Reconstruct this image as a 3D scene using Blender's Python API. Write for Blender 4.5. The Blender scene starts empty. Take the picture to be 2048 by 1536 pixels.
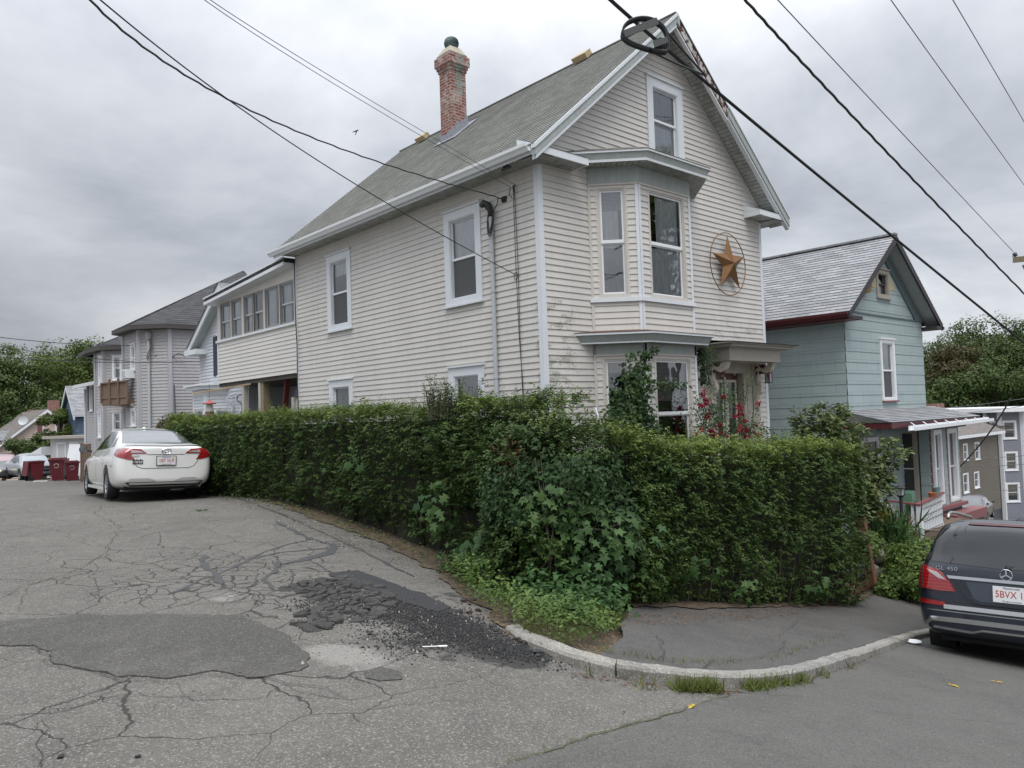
import bpy, bmesh, math, random
import numpy as np
from mathutils import Vector, Matrix, geometry
from mathutils.bvhtree import BVHTree
random.seed(7); rng = np.random.default_rng(7)
S = bpy.context.scene; COL = S.collection; R = math.radians

# ------------------------------------------------------------------ camera
YAW, PIT, ROL, FPX = R(41.8), R(2.36), R(-1.94), 1530.0
_f0 = Vector((math.sin(YAW), math.cos(YAW), 0)); _r0 = Vector((math.cos(YAW), -math.sin(YAW), 0)); UP = Vector((0, 0, 1))
CF = _f0*math.cos(PIT)+UP*math.sin(PIT); _u0 = _r0.cross(CF)
CR = _r0*math.cos(ROL)+_u0*math.sin(ROL); CU = _u0*math.cos(ROL)-_r0*math.sin(ROL)
CAM = Vector((-9.223, -9.460, 1.6))
cd = bpy.data.cameras.new('camera'); cam = bpy.data.objects.new('camera', cd); COL.objects.link(cam)
cd.sensor_width = 36; cd.lens = 36*FPX/2048; cd.clip_start = .05; cd.clip_end = 3000
cam.matrix_world = Matrix(((CR.x, CU.x, -CF.x, CAM.x), (CR.y, CU.y, -CF.y, CAM.y), (CR.z, CU.z, -CF.z, CAM.z), (0, 0, 0, 1)))
S.camera = cam
S.view_settings.view_transform = 'Standard'; S.view_settings.look = 'None'
S.view_settings.exposure = 0.0; S.view_settings.gamma = 1.0

# ------------------------------------------------------------------ overcast sky and soft sun
SUN_EL, SUN_AZ = R(58), R(215)
w = bpy.data.worlds.new('World'); S.world = w; w.use_nodes = True
nt = w.node_tree; N = nt.nodes; Lk = nt.links; N.clear()
out = N.new('ShaderNodeOutputWorld'); bg = N.new('ShaderNodeBackground'); Lk.new(bg.outputs[0], out.inputs[0])
sky = N.new('ShaderNodeTexSky'); sky.sky_type = 'NISHITA'; sky.sun_disc = False; sky.sun_elevation = SUN_EL; sky.sun_rotation = SUN_AZ
tc = N.new('ShaderNodeTexCoord'); sx = N.new('ShaderNodeSeparateXYZ'); Lk.new(tc.outputs['Generated'], sx.inputs[0])
def wm(op, a, b=None, clamp=False):
    n = N.new('ShaderNodeMath'); n.operation = op; n.use_clamp = clamp
    for i, v in enumerate((a, b)):
        if v is None: continue
        if isinstance(v, (int, float)): n.inputs[i].default_value = v
        else: Lk.new(v, n.inputs[i])
    return n.outputs[0]
zz = wm('ADD', wm('MAXIMUM', sx.outputs[2], 0.0), .26)
cx = wm('DIVIDE', sx.outputs[0], zz); cy = wm('DIVIDE', sx.outputs[1], zz)
cv = N.new('ShaderNodeCombineXYZ'); Lk.new(cx, cv.inputs[0]); Lk.new(cy, cv.inputs[1]); cv.inputs[2].default_value = 3.1
n1 = N.new('ShaderNodeTexNoise'); n1.inputs['Scale'].default_value = .95; n1.inputs['Detail'].default_value = 8; n1.inputs['Roughness'].default_value = .56
n1.inputs['Distortion'].default_value = .25; Lk.new(cv.outputs[0], n1.inputs['Vector'])
rp = N.new('ShaderNodeValToRGB'); Lk.new(n1.outputs[0], rp.inputs[0])
e = rp.color_ramp.elements; e[0].position = .34; e[0].color = (.37, .40, .45, 1); e[1].position = .62; e[1].color = (.77, .79, .83, 1)
m_ = rp.color_ramp.elements.new(.49); m_.color = (.58, .605, .65, 1)
# darker cloud bank low in the north-west, brighter cloud overhead
dvec = N.new('ShaderNodeVectorMath'); dvec.operation = 'DOT_PRODUCT'; Lk.new(tc.outputs['Generated'], dvec.inputs[0]); dvec.inputs[1].default_value = (-.13, .99, .12)
bank = wm('MULTIPLY', wm('POWER', wm('MAXIMUM', dvec.outputs['Value'], 0.0), 7.0), .42)
low = wm('SUBTRACT', 1.0, wm('MULTIPLY', wm('ABSOLUTE', wm('SUBTRACT', sx.outputs[2], .13)), 3.6), True)
g1 = wm('SUBTRACT', 1.0, wm('MULTIPLY', bank, low))
g2 = wm('ADD', 1.06, wm('MULTIPLY', wm('POWER', wm('MAXIMUM', sx.outputs[2], 0.0), 3.5), 5.2))
gain = wm('MULTIPLY', g1, g2)
mx = N.new('ShaderNodeVectorMath'); mx.operation = 'SCALE'; Lk.new(rp.outputs[0], mx.inputs[0]); Lk.new(gain, mx.inputs['Scale'])
sk = N.new('ShaderNodeVectorMath'); sk.operation = 'SCALE'; Lk.new(sky.outputs[0], sk.inputs[0]); sk.inputs['Scale'].default_value = .008
ad = N.new('ShaderNodeVectorMath'); ad.operation = 'ADD'; Lk.new(mx.outputs[0], ad.inputs[0]); Lk.new(sk.outputs[0], ad.inputs[1])
Lk.new(ad.outputs[0], bg.inputs[0]); bg.inputs[1].default_value = 1.0
sl = bpy.data.lights.new('sun', 'SUN'); sl.energy = 1.5; sl.angle = R(28); sl.color = (1, .955, .88)
so = bpy.data.objects.new('sun', sl); COL.objects.link(so)
so.rotation_euler = (math.pi/2-SUN_EL, 0, math.pi-SUN_AZ)

# ------------------------------------------------------------------ ground height
CP = np.array([(-9.2, -9.5, 0.0), (-12.0, -14.0, 0.0), (-14.0, -6.0, 0.1), (-9.0, -4.0, 0.02), (-5.0, -4.7, -0.2), (-7.0, 0.0, 0.08), (-5.05, 7.34, 0.175), (-3.5, 7.3, 0.1), (-5.2, 10.1, 0.1), (-4.0, 15.0, -0.1), (-2.0, 34.0, -0.8), (-1.0, 38.0, -0.95), (-10.0, 38.0, -0.95), (-5.0, 60.0, -1.8), (-5.0, 25.0, -0.45), (-12.0, 10.0, 0.1), (-3.7, -6.1, -0.58), (1.9, -6.2, -1.65), (1.9, -12.0, -1.75), (-3.0, -10.5, -0.75), (8.0, -6.0, -2.75), (15.0, -6.0, -3.9), (25.0, -6.0, -5.0), (48.0, 0.0, -7.5), (-1.0, -3.5, -0.9), (3.0, -3.0, -1.6), (0.0, 3.0, 0.0), (5.0, 2.0, -0.9), (9.0, 0.0, -1.6), (0.0, 10.0, 0.1), (6.0, 14.0, -0.8), (20.0, 20.0, -4.0), (60.0, 60.0, -8.0), (-30.0, 60.0, -2.0), (-40.0, 0.0, 1.0), (-20.0, -40.0, 0.0), (30.0, -30.0, -5.0), (80.0, -10.0, -9.0)], float)
def _tps(p, q):
    r = np.linalg.norm(p[:, None]-q[None], axis=2); return np.where(r > 0, r*r*np.log(np.maximum(r, 1e-9)), 0)
_n = len(CP); _A = np.zeros((_n+3, _n+3)); _A[:_n, :_n] = _tps(CP[:, :2], CP[:, :2])+np.eye(_n)*.3
_A[:_n, _n] = 1; _A[:_n, _n+1:] = CP[:, :2]; _A[_n:, :_n] = _A[:_n, _n:].T
_W = np.linalg.solve(_A, np.r_[CP[:, 2], 0, 0, 0])
def GA(x, y):
    x = np.asarray(x, float); y = np.asarray(y, float); P = np.c_[x.ravel(), y.ravel()]; o = np.empty(len(P))
    for i in range(0, len(P), 20000):
        Q = P[i:i+20000]; o[i:i+20000] = _tps(Q, CP[:, :2])@_W[:_n]+_W[_n]+Q@_W[_n+1:]
    return o.reshape(x.shape)
def G(x, y): return float(GA(x, y))
def ray(px, py): return CF+CR*((px-1024)/FPX)-CU*((py-768)/FPX)
def gp(px, py, off=0.0):                       # ground point seen at a pixel of the photograph
    q = ray(px, py); ts = np.linspace(2, 80, 3000); P = np.array(CAM)+np.outer(ts, np.array(q))
    d = P[:, 2]-GA(P[:, 0], P[:, 1])-off; i = int(np.argmax(d < 0)); t = ts[i-1]+(ts[i]-ts[i-1])*d[i-1]/(d[i-1]-d[i])
    return CAM+q*float(t)
def onX(px, py, X): q = ray(px, py); return CAM+q*((X-CAM.x)/q.x)
def onY(px, py, Y): q = ray(px, py); return CAM+q*((Y-CAM.y)/q.y)
def onD(px, py, d): q = ray(px, py); return CAM+q*(d/(q.x*_f0.x+q.y*_f0.y))

# ------------------------------------------------------------------ numpy value noise
def _h(i, j, k): 
    n = (i*374761393+j*668265263+k*1274126177) & 0xffffffff; n = ((n ^ (n >> 13))*1274126177) & 0xffffffff
    return ((n ^ (n >> 16)) & 0xffff)/65535.0
def vnoise(P, s):
    P = np.asarray(P, float)*s; i = np.floor(P).astype(np.int64); f = P-i; f = f*f*(3-2*f); o = 0
    for a in (0, 1):
        for b in (0, 1):
            for c in (0, 1):
                wt = (f[:, 0] if a else 1-f[:, 0])*(f[:, 1] if b else 1-f[:, 1])*(f[:, 2] if c else 1-f[:, 2])
                o = o+wt*_h(i[:, 0]+a, i[:, 1]+b, i[:, 2]+c)
    return o

# ------------------------------------------------------------------ materials
MATS = {}
def mat(name, col=(.5, .5, .5), rough=.6, metal=0, var=.0, vs=3.0, bump=0.0, bs=30.0, spec=.5, fn=None, coat=0, emit=None, islands=0):
    if name in MATS: return MATS[name]
    m = bpy.data.materials.new(name); m.use_nodes = True; t = m.node_tree; b = t.nodes['Principled BSDF']
    b.inputs['Roughness'].default_value = rough; b.inputs['Metallic'].default_value = metal
    b.inputs['Specular IOR Level'].default_value = spec; b.inputs['Coat Weight'].default_value = coat; b.inputs['Coat Roughness'].default_value = .04
    b.inputs['Base Color'].default_value = (*col, 1)
    T = NT(t); T.b = b
    c = None
    if var > 0:
        n = T.noise(vs, 5, .6); c = T.mix(n, [x*(1-var) for x in col], [min(1, x*(1+var)) for x in col])
    if islands:
        g = t.nodes.new('ShaderNodeNewGeometry'); r_ = T.ramp(g.outputs['Random Per Island'], [(0, [x*(1-islands) for x in col]), (1, [min(1, x*(1+islands)) for x in col])])
        c = r_ if c is None else T.mixc(.5, c, r_)
    if c is not None: t.links.new(c, b.inputs['Base Color'])
    if bump > 0:
        n = T.noise(bs, 4, .6); T.bump(n, bump)
    if fn: fn(T)
    MATS[name] = m; return m
class NT:
    def __init__(s, t): s.t = t; s.pos_ = None; s.nrm = None
    def N(s, k): return s.t.nodes.new(k)
    def L(s, a, b): s.t.links.new(a, b)
    def pos(s):
        if s.pos_ is None: s.pos_ = s.N('ShaderNodeNewGeometry').outputs['Position']
        return s.pos_
    def uv(s): return s.N('ShaderNodeUVMap').outputs[0]
    def scale(s, v, k):
        n = s.N('ShaderNodeVectorMath'); n.operation = 'MULTIPLY'; s.L(v, n.inputs[0]); n.inputs[1].default_value = k; return n.outputs[0]
    def noise(s, sc, det=4, ro=.5, vec=None, dist=0):
        n = s.N('ShaderNodeTexNoise'); n.inputs['Scale'].default_value = sc; n.inputs['Detail'].default_value = det; n.inputs['Roughness'].default_value = ro
        n.inputs['Distortion'].default_value = dist; s.L(vec if vec is not None else s.pos(), n.inputs['Vector']); return n.outputs[0]
    def vor(s, sc, feat='F1', vec=None, outp='Distance', rnd=1):
        n = s.N('ShaderNodeTexVoronoi'); n.feature = feat; n.inputs['Scale'].default_value = sc; n.inputs['Randomness'].default_value = rnd
        s.L(vec if vec is not None else s.pos(), n.inputs['Vector']); return n.outputs[outp]
    def math(s, op, a, b=None, c=None, clamp=False):
        n = s.N('ShaderNodeMath'); n.operation = op; n.use_clamp = clamp
        for i, v in enumerate((a, b, c)):
            if v is None: continue
            if isinstance(v, (int, float)): n.inputs[i].default_value = v
            else: s.L(v, n.inputs[i])
        return n.outputs[0]
    def ss(s, v, a, b):
        n = s.N('ShaderNodeMapRange'); n.interpolation_type = 'SMOOTHSTEP'; s.L(v, n.inputs[0]); n.inputs[1].default_value = a; n.inputs[2].default_value = b
        return n.outputs[0]
    def ramp(s, v, els):
        n = s.N('ShaderNodeValToRGB'); s.L(v, n.inputs[0]); r_ = n.color_ramp
        while len(r_.elements) < len(els): r_.elements.new(.5)
        for el, (p, c) in zip(r_.elements, els): el.position = p; el.color = (*c, 1)
        return n.outputs[0]
    def mix(s, f, a, b): return s.mixc(f, a, b)
    def mixc(s, f, a, b):
        n = s.N('ShaderNodeMix'); n.data_type = 'RGBA'
        for i, v in ((0, f), (6, a), (7, b)):
            if isinstance(v, (int, float)): n.inputs[i].default_value = v
            elif isinstance(v, (list, tuple)): n.inputs[i].default_value = (*v, 1)
            else: s.L(v, n.inputs[i])
        return n.outputs[2]
    def col(s, c): s.L(c, s.b.inputs['Base Color'])
    def bump(s, h, st, d=.02):
        n = s.N('ShaderNodeBump'); n.inputs['Strength'].default_value = st; n.inputs['Distance'].default_value = d; s.L(h, n.inputs['Height'])
        if s.nrm is not None: s.L(s.nrm, n.inputs['Normal'])
        s.nrm = n.outputs[0]; s.L(s.nrm, s.b.inputs['Normal'])
    def sep(s, v):
        n = s.N('ShaderNodeSeparateXYZ'); s.L(v, n.inputs[0]); return n.outputs
    def attr(s, nm):
        n = s.N('ShaderNodeAttribute'); n.attribute_name = nm; return n.outputs['Fac']

# ------------------------------------------------------------------ objects
def tag(o, label=None, cat=None, group=None, kind=None):
    if label: o['label'] = label
    if cat: o['category'] = cat
    if group: o['group'] = group
    if kind: o['kind'] = kind
    return o
def thing(name, label, cat, loc=(0, 0, 0), rz=0, group=None, world=True):
    o = bpy.data.objects.new(name, None); COL.objects.link(o); o.location = loc; o.rotation_euler = (0, 0, rz); o.empty_display_size = .2
    tag(o, label, cat, group); o['_w'] = 1 if world else 0; return o
def root_of(p):
    while p.parent: p = p.parent
    return p
def link(name, me, parent=None):
    o = bpy.data.objects.new(name, me)
    if parent is not None:
        r_ = root_of(parent)
        if r_.get('_w'): me.transform(Matrix.Translation(-r_.location))
        o.parent = parent
    COL.objects.link(o); return o
def recentre(o):
    me = o.data; n = len(me.vertices); a = np.empty(n*3); me.vertices.foreach_get('co', a); a = a.reshape(-1, 3)
    c = Vector(((a[:, 0].min()+a[:, 0].max())/2, (a[:, 1].min()+a[:, 1].max())/2, a[:, 2].min())); me.transform(Matrix.Translation(-c)); o.location = c; return o
class MB:
    def __init__(s): s.v = []; s.f = []; s.uv = []; s.m = []
    def V(s, p): s.v.append(tuple(p)); return len(s.v)-1
    def face(s, pts, m=0, uv=None):
        i = [s.V(p) for p in pts]; s.f.append(i); s.m.append(m); s.uv.append(uv or [(0, 0)]*len(i)); return s
    def idx(s, ids, m=0): s.f.append(list(ids)); s.m.append(m); s.uv.append([(0, 0)]*len(ids))
    def frame(s, O, U, V, N_, lo, hi, m=0):
        O, U, V, N_ = Vector(O), Vector(U), Vector(V), Vector(N_); P = []
        for k in (0, 1):
            for a, b in ((0, 0), (1, 0), (1, 1), (0, 1)):
                P.append(s.V(O+U*(hi[0] if a else lo[0])+V*(hi[1] if b else lo[1])+N_*(hi[2] if k else lo[2])))
        fl = U.cross(V).dot(N_) < 0; w_, h_, d_ = hi[0]-lo[0], hi[1]-lo[1], hi[2]-lo[2]
        for q, uvs in (((3, 2, 1, 0), None), ((4, 5, 6, 7), [(lo[0], lo[1]), (hi[0], lo[1]), (hi[0], hi[1]), (lo[0], hi[1])]), ((0, 1, 5, 4), None), ((1, 2, 6, 5), None), ((2, 3, 7, 6), None), ((3, 0, 4, 7), None)):
            ids = [P[i] for i in q]; uvs = uvs or [(0, 0), (w_, 0), (w_, d_), (0, d_)]
            if fl: ids = ids[::-1]; uvs = uvs[::-1]
            s.f.append(ids); s.m.append(m); s.uv.append(uvs)
        return s
    def box(s, lo, hi, m=0): return s.frame((0, 0, 0), (1, 0, 0), (0, 1, 0), (0, 0, 1), lo, hi, m)
    def beam(s, a, b, w_, h_, m=0, up=(0, 0, 1)):
        a, b = Vector(a), Vector(b); U = (b-a); L_ = U.length; U.normalize(); X = U.cross(Vector(up))
        if X.length < 1e-4: X = U.cross(Vector((1, 0, 0)))
        X.normalize(); Y = X.cross(U); return s.frame(a, X, Y, U, (-w_/2, -h_/2, 0), (w_/2, h_/2, L_), m)
    def tube(s, pts, r, n=6, m=0, caps=True):
        pts = [Vector(p) for p in pts]; rs = r if isinstance(r, (list, tuple)) else [r]*len(pts); rings = []; px = None
        for i, p in enumerate(pts):
            d = (pts[min(i+1, len(pts)-1)]-pts[max(i-1, 0)]).normalized()
            if px is None: px = d.orthogonal().normalized()
            px = (px-d*px.dot(d)).normalized(); py = d.cross(px)
            rings.append([s.V(p+(px*math.cos(2*math.pi*k/n)+py*math.sin(2*math.pi*k/n))*rs[i]) for k in range(n)])
        for a, b in zip(rings, rings[1:]):
            for k in range(n): s.idx((a[k], a[(k+1) % n], b[(k+1) % n], b[k]), m)
        if caps: s.idx(rings[0][::-1], m); s.idx(rings[-1], m)
        return s
    def lathe(s, prof, n=16, c=(0, 0, 0), ax=None, m=0):      # prof [(r, h)] about axis ax
        A = Vector(ax or (0, 0, 1)).normalized(); X = A.orthogonal().normalized(); Y = A.cross(X); c = Vector(c)
        rings = [[s.V(c+A*h+(X*math.cos(2*math.pi*k/n)+Y*math.sin(2*math.pi*k/n))*max(r_, 1e-4)) for k in range(n)] for r_, h in prof]
        for a, b in zip(rings, rings[1:]):
            for k in range(n): s.idx((a[k], a[(k+1) % n], b[(k+1) % n], b[k]), m)
        return s
    def prism(s, poly, O, U, V, N_, n0, n1, m=0):
        O, U, V, N_ = Vector(O), Vector(U), Vector(V), Vector(N_); A = [s.V(O+U*p[0]+V*p[1]+N_*n0) for p in poly]; B = [s.V(O+U*p[0]+V*p[1]+N_*n1) for p in poly]
        k = len(poly); uv = [(p[0], p[1]) for p in poly]
        s.f.append(A[::-1]); s.m.append(m); s.uv.append(uv[::-1]); s.f.append(B); s.m.append(m); s.uv.append(uv)
        for i in range(k): s.idx((A[i], A[(i+1) % k], B[(i+1) % k], B[i]), m)
        return s
    def build(s, name, mats, parent=None, smooth=False, sharp=None, fix=True):
        me = bpy.data.meshes.new(name); me.from_pydata(s.v, [], s.f)
        if not isinstance(mats, (list, tuple)): mats = [mats]
        for x in mats: me.materials.append(x)
        me.polygons.foreach_set('material_index', s.m)
        ul = me.uv_layers.new(name='UVMap'); flat = [c for f in s.uv for p in f for c in p]; ul.data.foreach_set('uv', flat)
        if smooth:
            b = bmesh.new(); b.from_mesh(me); bmesh.ops.remove_doubles(b, verts=b.verts, dist=1e-5); b.to_mesh(me); b.free()
            me.polygons.foreach_set('use_smooth', [True]*len(me.polygons))
            if sharp: me.set_sharp_from_angle(angle=R(sharp))
        if fix and not smooth:
            b = bmesh.new(); b.from_mesh(me); bmesh.ops.recalc_face_normals(b, faces=b.faces) if fix == 2 else None; b.to_mesh(me); b.free()
        me.update(); o = link(name, me, parent)
        return o if parent is not None else recentre(o)
def text(body, size, O, U, V, N_, material, parent, name='lettering', depth=.004, align='CENTER', sx_=1.0):
    cu = bpy.data.curves.new('t', 'FONT'); cu.body = body; cu.size = size; cu.align_x = align; cu.align_y = 'CENTER'; cu.extrude = depth/2; cu.resolution_u = 3
    o = bpy.data.objects.new('t', cu); COL.objects.link(o); dg = bpy.context.evaluated_depsgraph_get(); me = bpy.data.meshes.new_from_object(o.evaluated_get(dg))
    bpy.data.objects.remove(o); bpy.data.curves.remove(cu)
    U, V, N_, O = Vector(U).normalized(), Vector(V).normalized(), Vector(N_).normalized(), Vector(O)
    me.transform(Matrix(((U.x*sx_, V.x, N_.x, O.x), (U.y*sx_, V.y, N_.y, O.y), (U.z*sx_, V.z, N_.z, O.z), (0, 0, 0, 1))))
    me.materials.clear(); me.materials.append(material); return link(name, me, parent)
def npmesh(name, V, F, material, parent=None, attrs=None, smooth=False, re=True):
    V = np.asarray(V, np.float32); F = np.asarray(F, np.int32); me = bpy.data.meshes.new(name); m, k = F.shape
    me.vertices.add(len(V)); me.vertices.foreach_set('co', V.ravel()); me.loops.add(m*k); me.loops.foreach_set('vertex_index', F.ravel())
    me.polygons.add(m); me.polygons.foreach_set('loop_start', np.arange(m, dtype=np.int32)*k); me.polygons.foreach_set('loop_total', np.full(m, k, np.int32))
    if smooth: me.polygons.foreach_set('use_smooth', np.ones(m, bool))
    for nm, a in (attrs or {}).items():
        at = me.attributes.new(nm, 'FLOAT', 'POINT'); at.data.foreach_set('value', np.asarray(a, np.float32))
    me.materials.append(material); me.update(calc_edges=True); me.validate(); o = link(name, me, parent)
    return o if (parent is not None or not re) else recentre(o)
def courses(mb, O, U, V, N_, v0, v1, expo, prot, uL, uR, holes=(), m=0):
    O, U, V, N_ = Vector(O), Vector(U), Vector(V), Vector(N_)
    if not callable(uL): uL = (lambda c: (lambda v: c))(uL)
    if not callable(uR): uR = (lambda c: (lambda v: c))(uR)
    P = lambda u, v, n: O+U*u+V*v+N_*n
    fl = U.cross(V).dot(N_) < 0
    def q(pts, uv):
        if fl: pts = pts[::-1]; uv = uv[::-1]
        mb.face(pts, m, uv)
    k = 0; va = v0
    while va < v1-1e-4:
        vb = min(va+expo, v1); cuts = sorted({va, vb} | {h for H in holes for h in (H[2], H[3]) if va+1e-4 < h < vb-1e-4})
        for a, b in zip(cuts, cuts[1:]):
            la, lb, ra, rb = uL(a), uL(b), uR(a), uR(b)
            if ra <= la and rb <= lb: continue
            hs = sorted((H[0], H[1]) for H in holes if H[2] < (a+b)/2 < H[3]); segs = []; cl, cl2 = la, lb
            for h0, h1 in hs: segs.append((cl, cl2, h0, h0)); cl = cl2 = h1
            segs.append((cl, cl2, max(ra, la), max(rb, lb)))
            na = prot*(1-(a-va)/expo); nb = prot*(1-(b-va)/expo)
            for s0, s1, e0, e1 in segs:
                if e0-s0 < 1e-4 and e1-s1 < 1e-4: continue
                q([P(s0, a, na), P(e0, a, na), P(e1, b, nb), P(s1, b, nb)], [(s0, a), (e0, a), (e1, b), (s1, b)])
                if a == va: q([P(s0, a, 0), P(e0, a, 0), P(e0, a, na), P(s0, a, na)], [(s0, a), (e0, a), (e0, a), (s0, a)])
        va = vb
    return mb

# ------------------------------------------------------------------ material library
def f_siding(dirt=True):
    def f(T):
        u = T.uv(); p = T.pos(); s = T.sep(p)
        big = T.noise(.9, 4, .55); st = T.noise(1.0, 5, .7, T.scale(p, (7, 7, .7)))
        c = T.ramp(T.math('ADD', T.math('MULTIPLY', big, .5), T.math('MULTIPLY', st, .5)), [(.3, T.c0), (.7, T.c1)])
        if dirt:
            sp = T.noise(26, 7, .8, T.scale(p, (1, 1, 1.5))); cl = T.noise(2.2, 3, .6, T.scale(p, (1, 1, 2.2)))
            mz = T.math('MULTIPLY', T.ss(s[2], 1.2, 2.2), T.ss(s[2], 4.3, 3.2)); mx_ = T.math('MULTIPLY', T.ss(s[0], 1.5, .35), T.ss(s[1], .3, .1))
            m1 = T.math('MULTIPLY', mz, mx_)
            m2 = T.math('MULTIPLY', T.math('MULTIPLY', T.ss(s[0], 4.3, 5.6), T.ss(s[1], .2, .1)), T.math('MULTIPLY', T.ss(s[2], 4.2, 3.3), T.ss(s[2], 3.0, 3.2)))
            amt = T.math('MULTIPLY', T.math('ADD', m1, T.math('MULTIPLY', m2, .8)), T.ss(cl, .30, .62))
            th = T.math('SUBTRACT', .74, T.math('MULTIPLY', amt, .33)); k = T.ss(T.math('SUBTRACT', sp, th), -.02, .05)
            k = T.math('MULTIPLY', k, T.math('MINIMUM', T.math('MULTIPLY', amt, 1.6), .62)); c = T.mixc(k, c, (.16, .155, .10))
        T.col(c); T.bump(T.noise(60, 3, .6, T.scale(p, (1, 1, 6))), .06, .004)
    return f
def siding(name, c0, c1, dirt=False):
    def g(T): T.c0 = c0; T.c1 = c1; f_siding(dirt)(T)
    return mat(name, c1, .55, fn=g, spec=.35)
M_SID = siding('greige_vinyl_siding', (.505, .485, .458), (.605, .585, .555), True)
M_SIDP = siding('porch_vinyl_siding', (.56, .54, .50), (.63, .61, .57))
M_SIDG = siding('grey_vinyl_siding', (.36, .35, .355), (.43, .42, .43))
M_SIDW = siding('pale_grey_vinyl_siding', (.50, .52, .56), (.58, .60, .64))
M_SIDB = siding('brown_siding', (.115, .10, .078), (.15, .13, .105))
M_SID3 = siding('slate_grey_siding', (.19, .20, .235), (.24, .25, .29))
M_TRIM = mat('pale_blue_white_trim', (.64, .67, .70), .45, var=.07, vs=2.5, bump=.04)
M_WHITE = mat('white_vinyl', (.74, .76, .78), .4, var=.05, vs=4)
M_BEIGE = mat('beige_trim', (.53, .495, .455), .5, var=.06)
def f_grn(T):
    p = T.pos(); st = T.noise(2.5, 6, .75, T.scale(p, (5, 5, .6))); sp = T.noise(9, 5, .7)
    c = T.ramp(st, [(.36, (.30, .335, .32)), (.62, (.37, .405, .395))]); rs = T.noise(1.6, 4, .7, T.scale(p, (3.2, 3.2, .25)))
    c = T.mixc(T.math('MULTIPLY', T.ss(rs, .66, .72), T.ss(sp, .35, .7)), c, (.30, .17, .07)); T.col(c)
M_GRN = mat('grey_green_cornice_metal', (.34, .37, .36), .5, fn=f_grn)
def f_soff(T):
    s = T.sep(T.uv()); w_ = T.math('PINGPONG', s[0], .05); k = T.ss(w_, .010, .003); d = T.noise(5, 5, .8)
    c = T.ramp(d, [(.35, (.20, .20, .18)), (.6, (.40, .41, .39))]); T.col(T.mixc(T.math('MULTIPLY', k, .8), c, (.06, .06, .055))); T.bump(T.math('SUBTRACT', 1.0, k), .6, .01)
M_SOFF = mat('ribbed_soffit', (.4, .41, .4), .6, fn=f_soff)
def f_roof(c0, c1, c2, tab=.30, exp=.14, streak=.5):
    def f(T):
        u = T.uv(); b = T.N('ShaderNodeTexBrick'); T.L(u, b.inputs[0]); b.offset = .5; b.inputs['Scale'].default_value = 1; b.inputs['Mortar Size'].default_value = .004
        b.inputs['Brick Width'].default_value = tab; b.inputs['Row Height'].default_value = exp; b.inputs['Bias'].default_value = 0
        b.inputs[1].default_value = (*c0, 1); b.inputs[2].default_value = (*c1, 1); b.inputs[3].default_value = (*[x*.45 for x in c0], 1)
        n = T.noise(1.1, 5, .65, T.scale(T.pos(), (1, 1, 1))); s_ = T.noise(.9, 5, .7, T.scale(u, (1.4, .16, 1))); g = T.noise(220, 2, .6)
        c = T.mixc(T.math('MULTIPLY', T.ss(T.math('ADD', T.math('MULTIPLY', n, .5), T.math('MULTIPLY', s_, .5)), .42, .62), streak), b.outputs[0], c2)
        c = T.mixc(T.math('MULTIPLY', T.ss(g, .45, .7), .12), c, (.40, .41, .40)); T.col(c); T.bump(g, .5, .004)
    return f
M_ROOF = mat('green_grey_asphalt_shingles', (.2, .2, .19), .9, fn=f_roof((.135, .138, .122), (.190, .190, .172), (.080, .080, .073)), spec=.25)
M_ROOFL = mat('light_grey_asphalt_shingles', (.3, .3, .32), .9, fn=f_roof((.20, .205, .215), (.33, .33, .345), (.25, .255, .265), .33, .14, .35), spec=.25)
M_ROOFD = mat('charcoal_asphalt_shingles', (.06, .06, .06), .9, fn=f_roof((.045, .045, .05), (.085, .083, .088), (.06, .06, .062), .33, .14, .3), spec=.25)
M_ROOFB = mat('brown_grey_asphalt_shingles', (.16, .14, .13), .9, fn=f_roof((.13, .115, .105), (.19, .17, .155), (.15, .13, .12), .33, .14, .3), spec=.25)
def f_rot(T):
    n = T.noise(6, 8, .72, T.scale(T.pos(), (1.2, 1, 1))); n2 = T.noise(40, 4, .7)
    a = T.ramp(n2, [(.35, (.03, .022, .018)), (.65, (.13, .045, .03))]); T.col(T.mixc(T.ss(n, .47, .53), a, (.50, .49, .46))); T.bump(n, .8, .02)
M_ROT = mat('rotten_board_with_peeling_paint', (.2, .15, .1), .85, fn=f_rot)
def f_glass(T):
    t = T.t; o = t.nodes['Material Output']; g = T.N('ShaderNodeBsdfGlossy'); g.inputs['Roughness'].default_value = .015; g.inputs['Color'].default_value = (.9, .93, .96, 1)
    tr = T.N('ShaderNodeBsdfTransparent'); tr.inputs[0].default_value = (.95, .96, .96, 1); fr = T.N('ShaderNodeFresnel'); fr.inputs[0].default_value = 1.75
    n = T.noise(1.6, 2, .5); bp = T.N('ShaderNodeBump'); bp.inputs['Strength'].default_value = .12; bp.inputs['Distance'].default_value = .03; T.L(n, bp.inputs['Height'])
    T.L(bp.outputs[0], g.inputs['Normal']); T.L(bp.outputs[0], fr.inputs['Normal'])
    f_ = T.math('ADD', T.math('MULTIPLY', fr.outputs[0], 1.0), .12, clamp=True); m = T.N('ShaderNodeMixShader'); T.L(f_, m.inputs[0]); T.L(tr.outputs[0], m.inputs[1]); T.L(g.outputs[0], m.inputs[2]); T.L(m.outputs[0], o.inputs[0])
M_GLASS = mat('window_glass', fn=f_glass)
M_SCREEN = mat('insect_screen', (.075, .078, .082), .7, var=.15, vs=8)
M_ROOM = mat('dark_room', (.025, .025, .028), .9)
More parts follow.
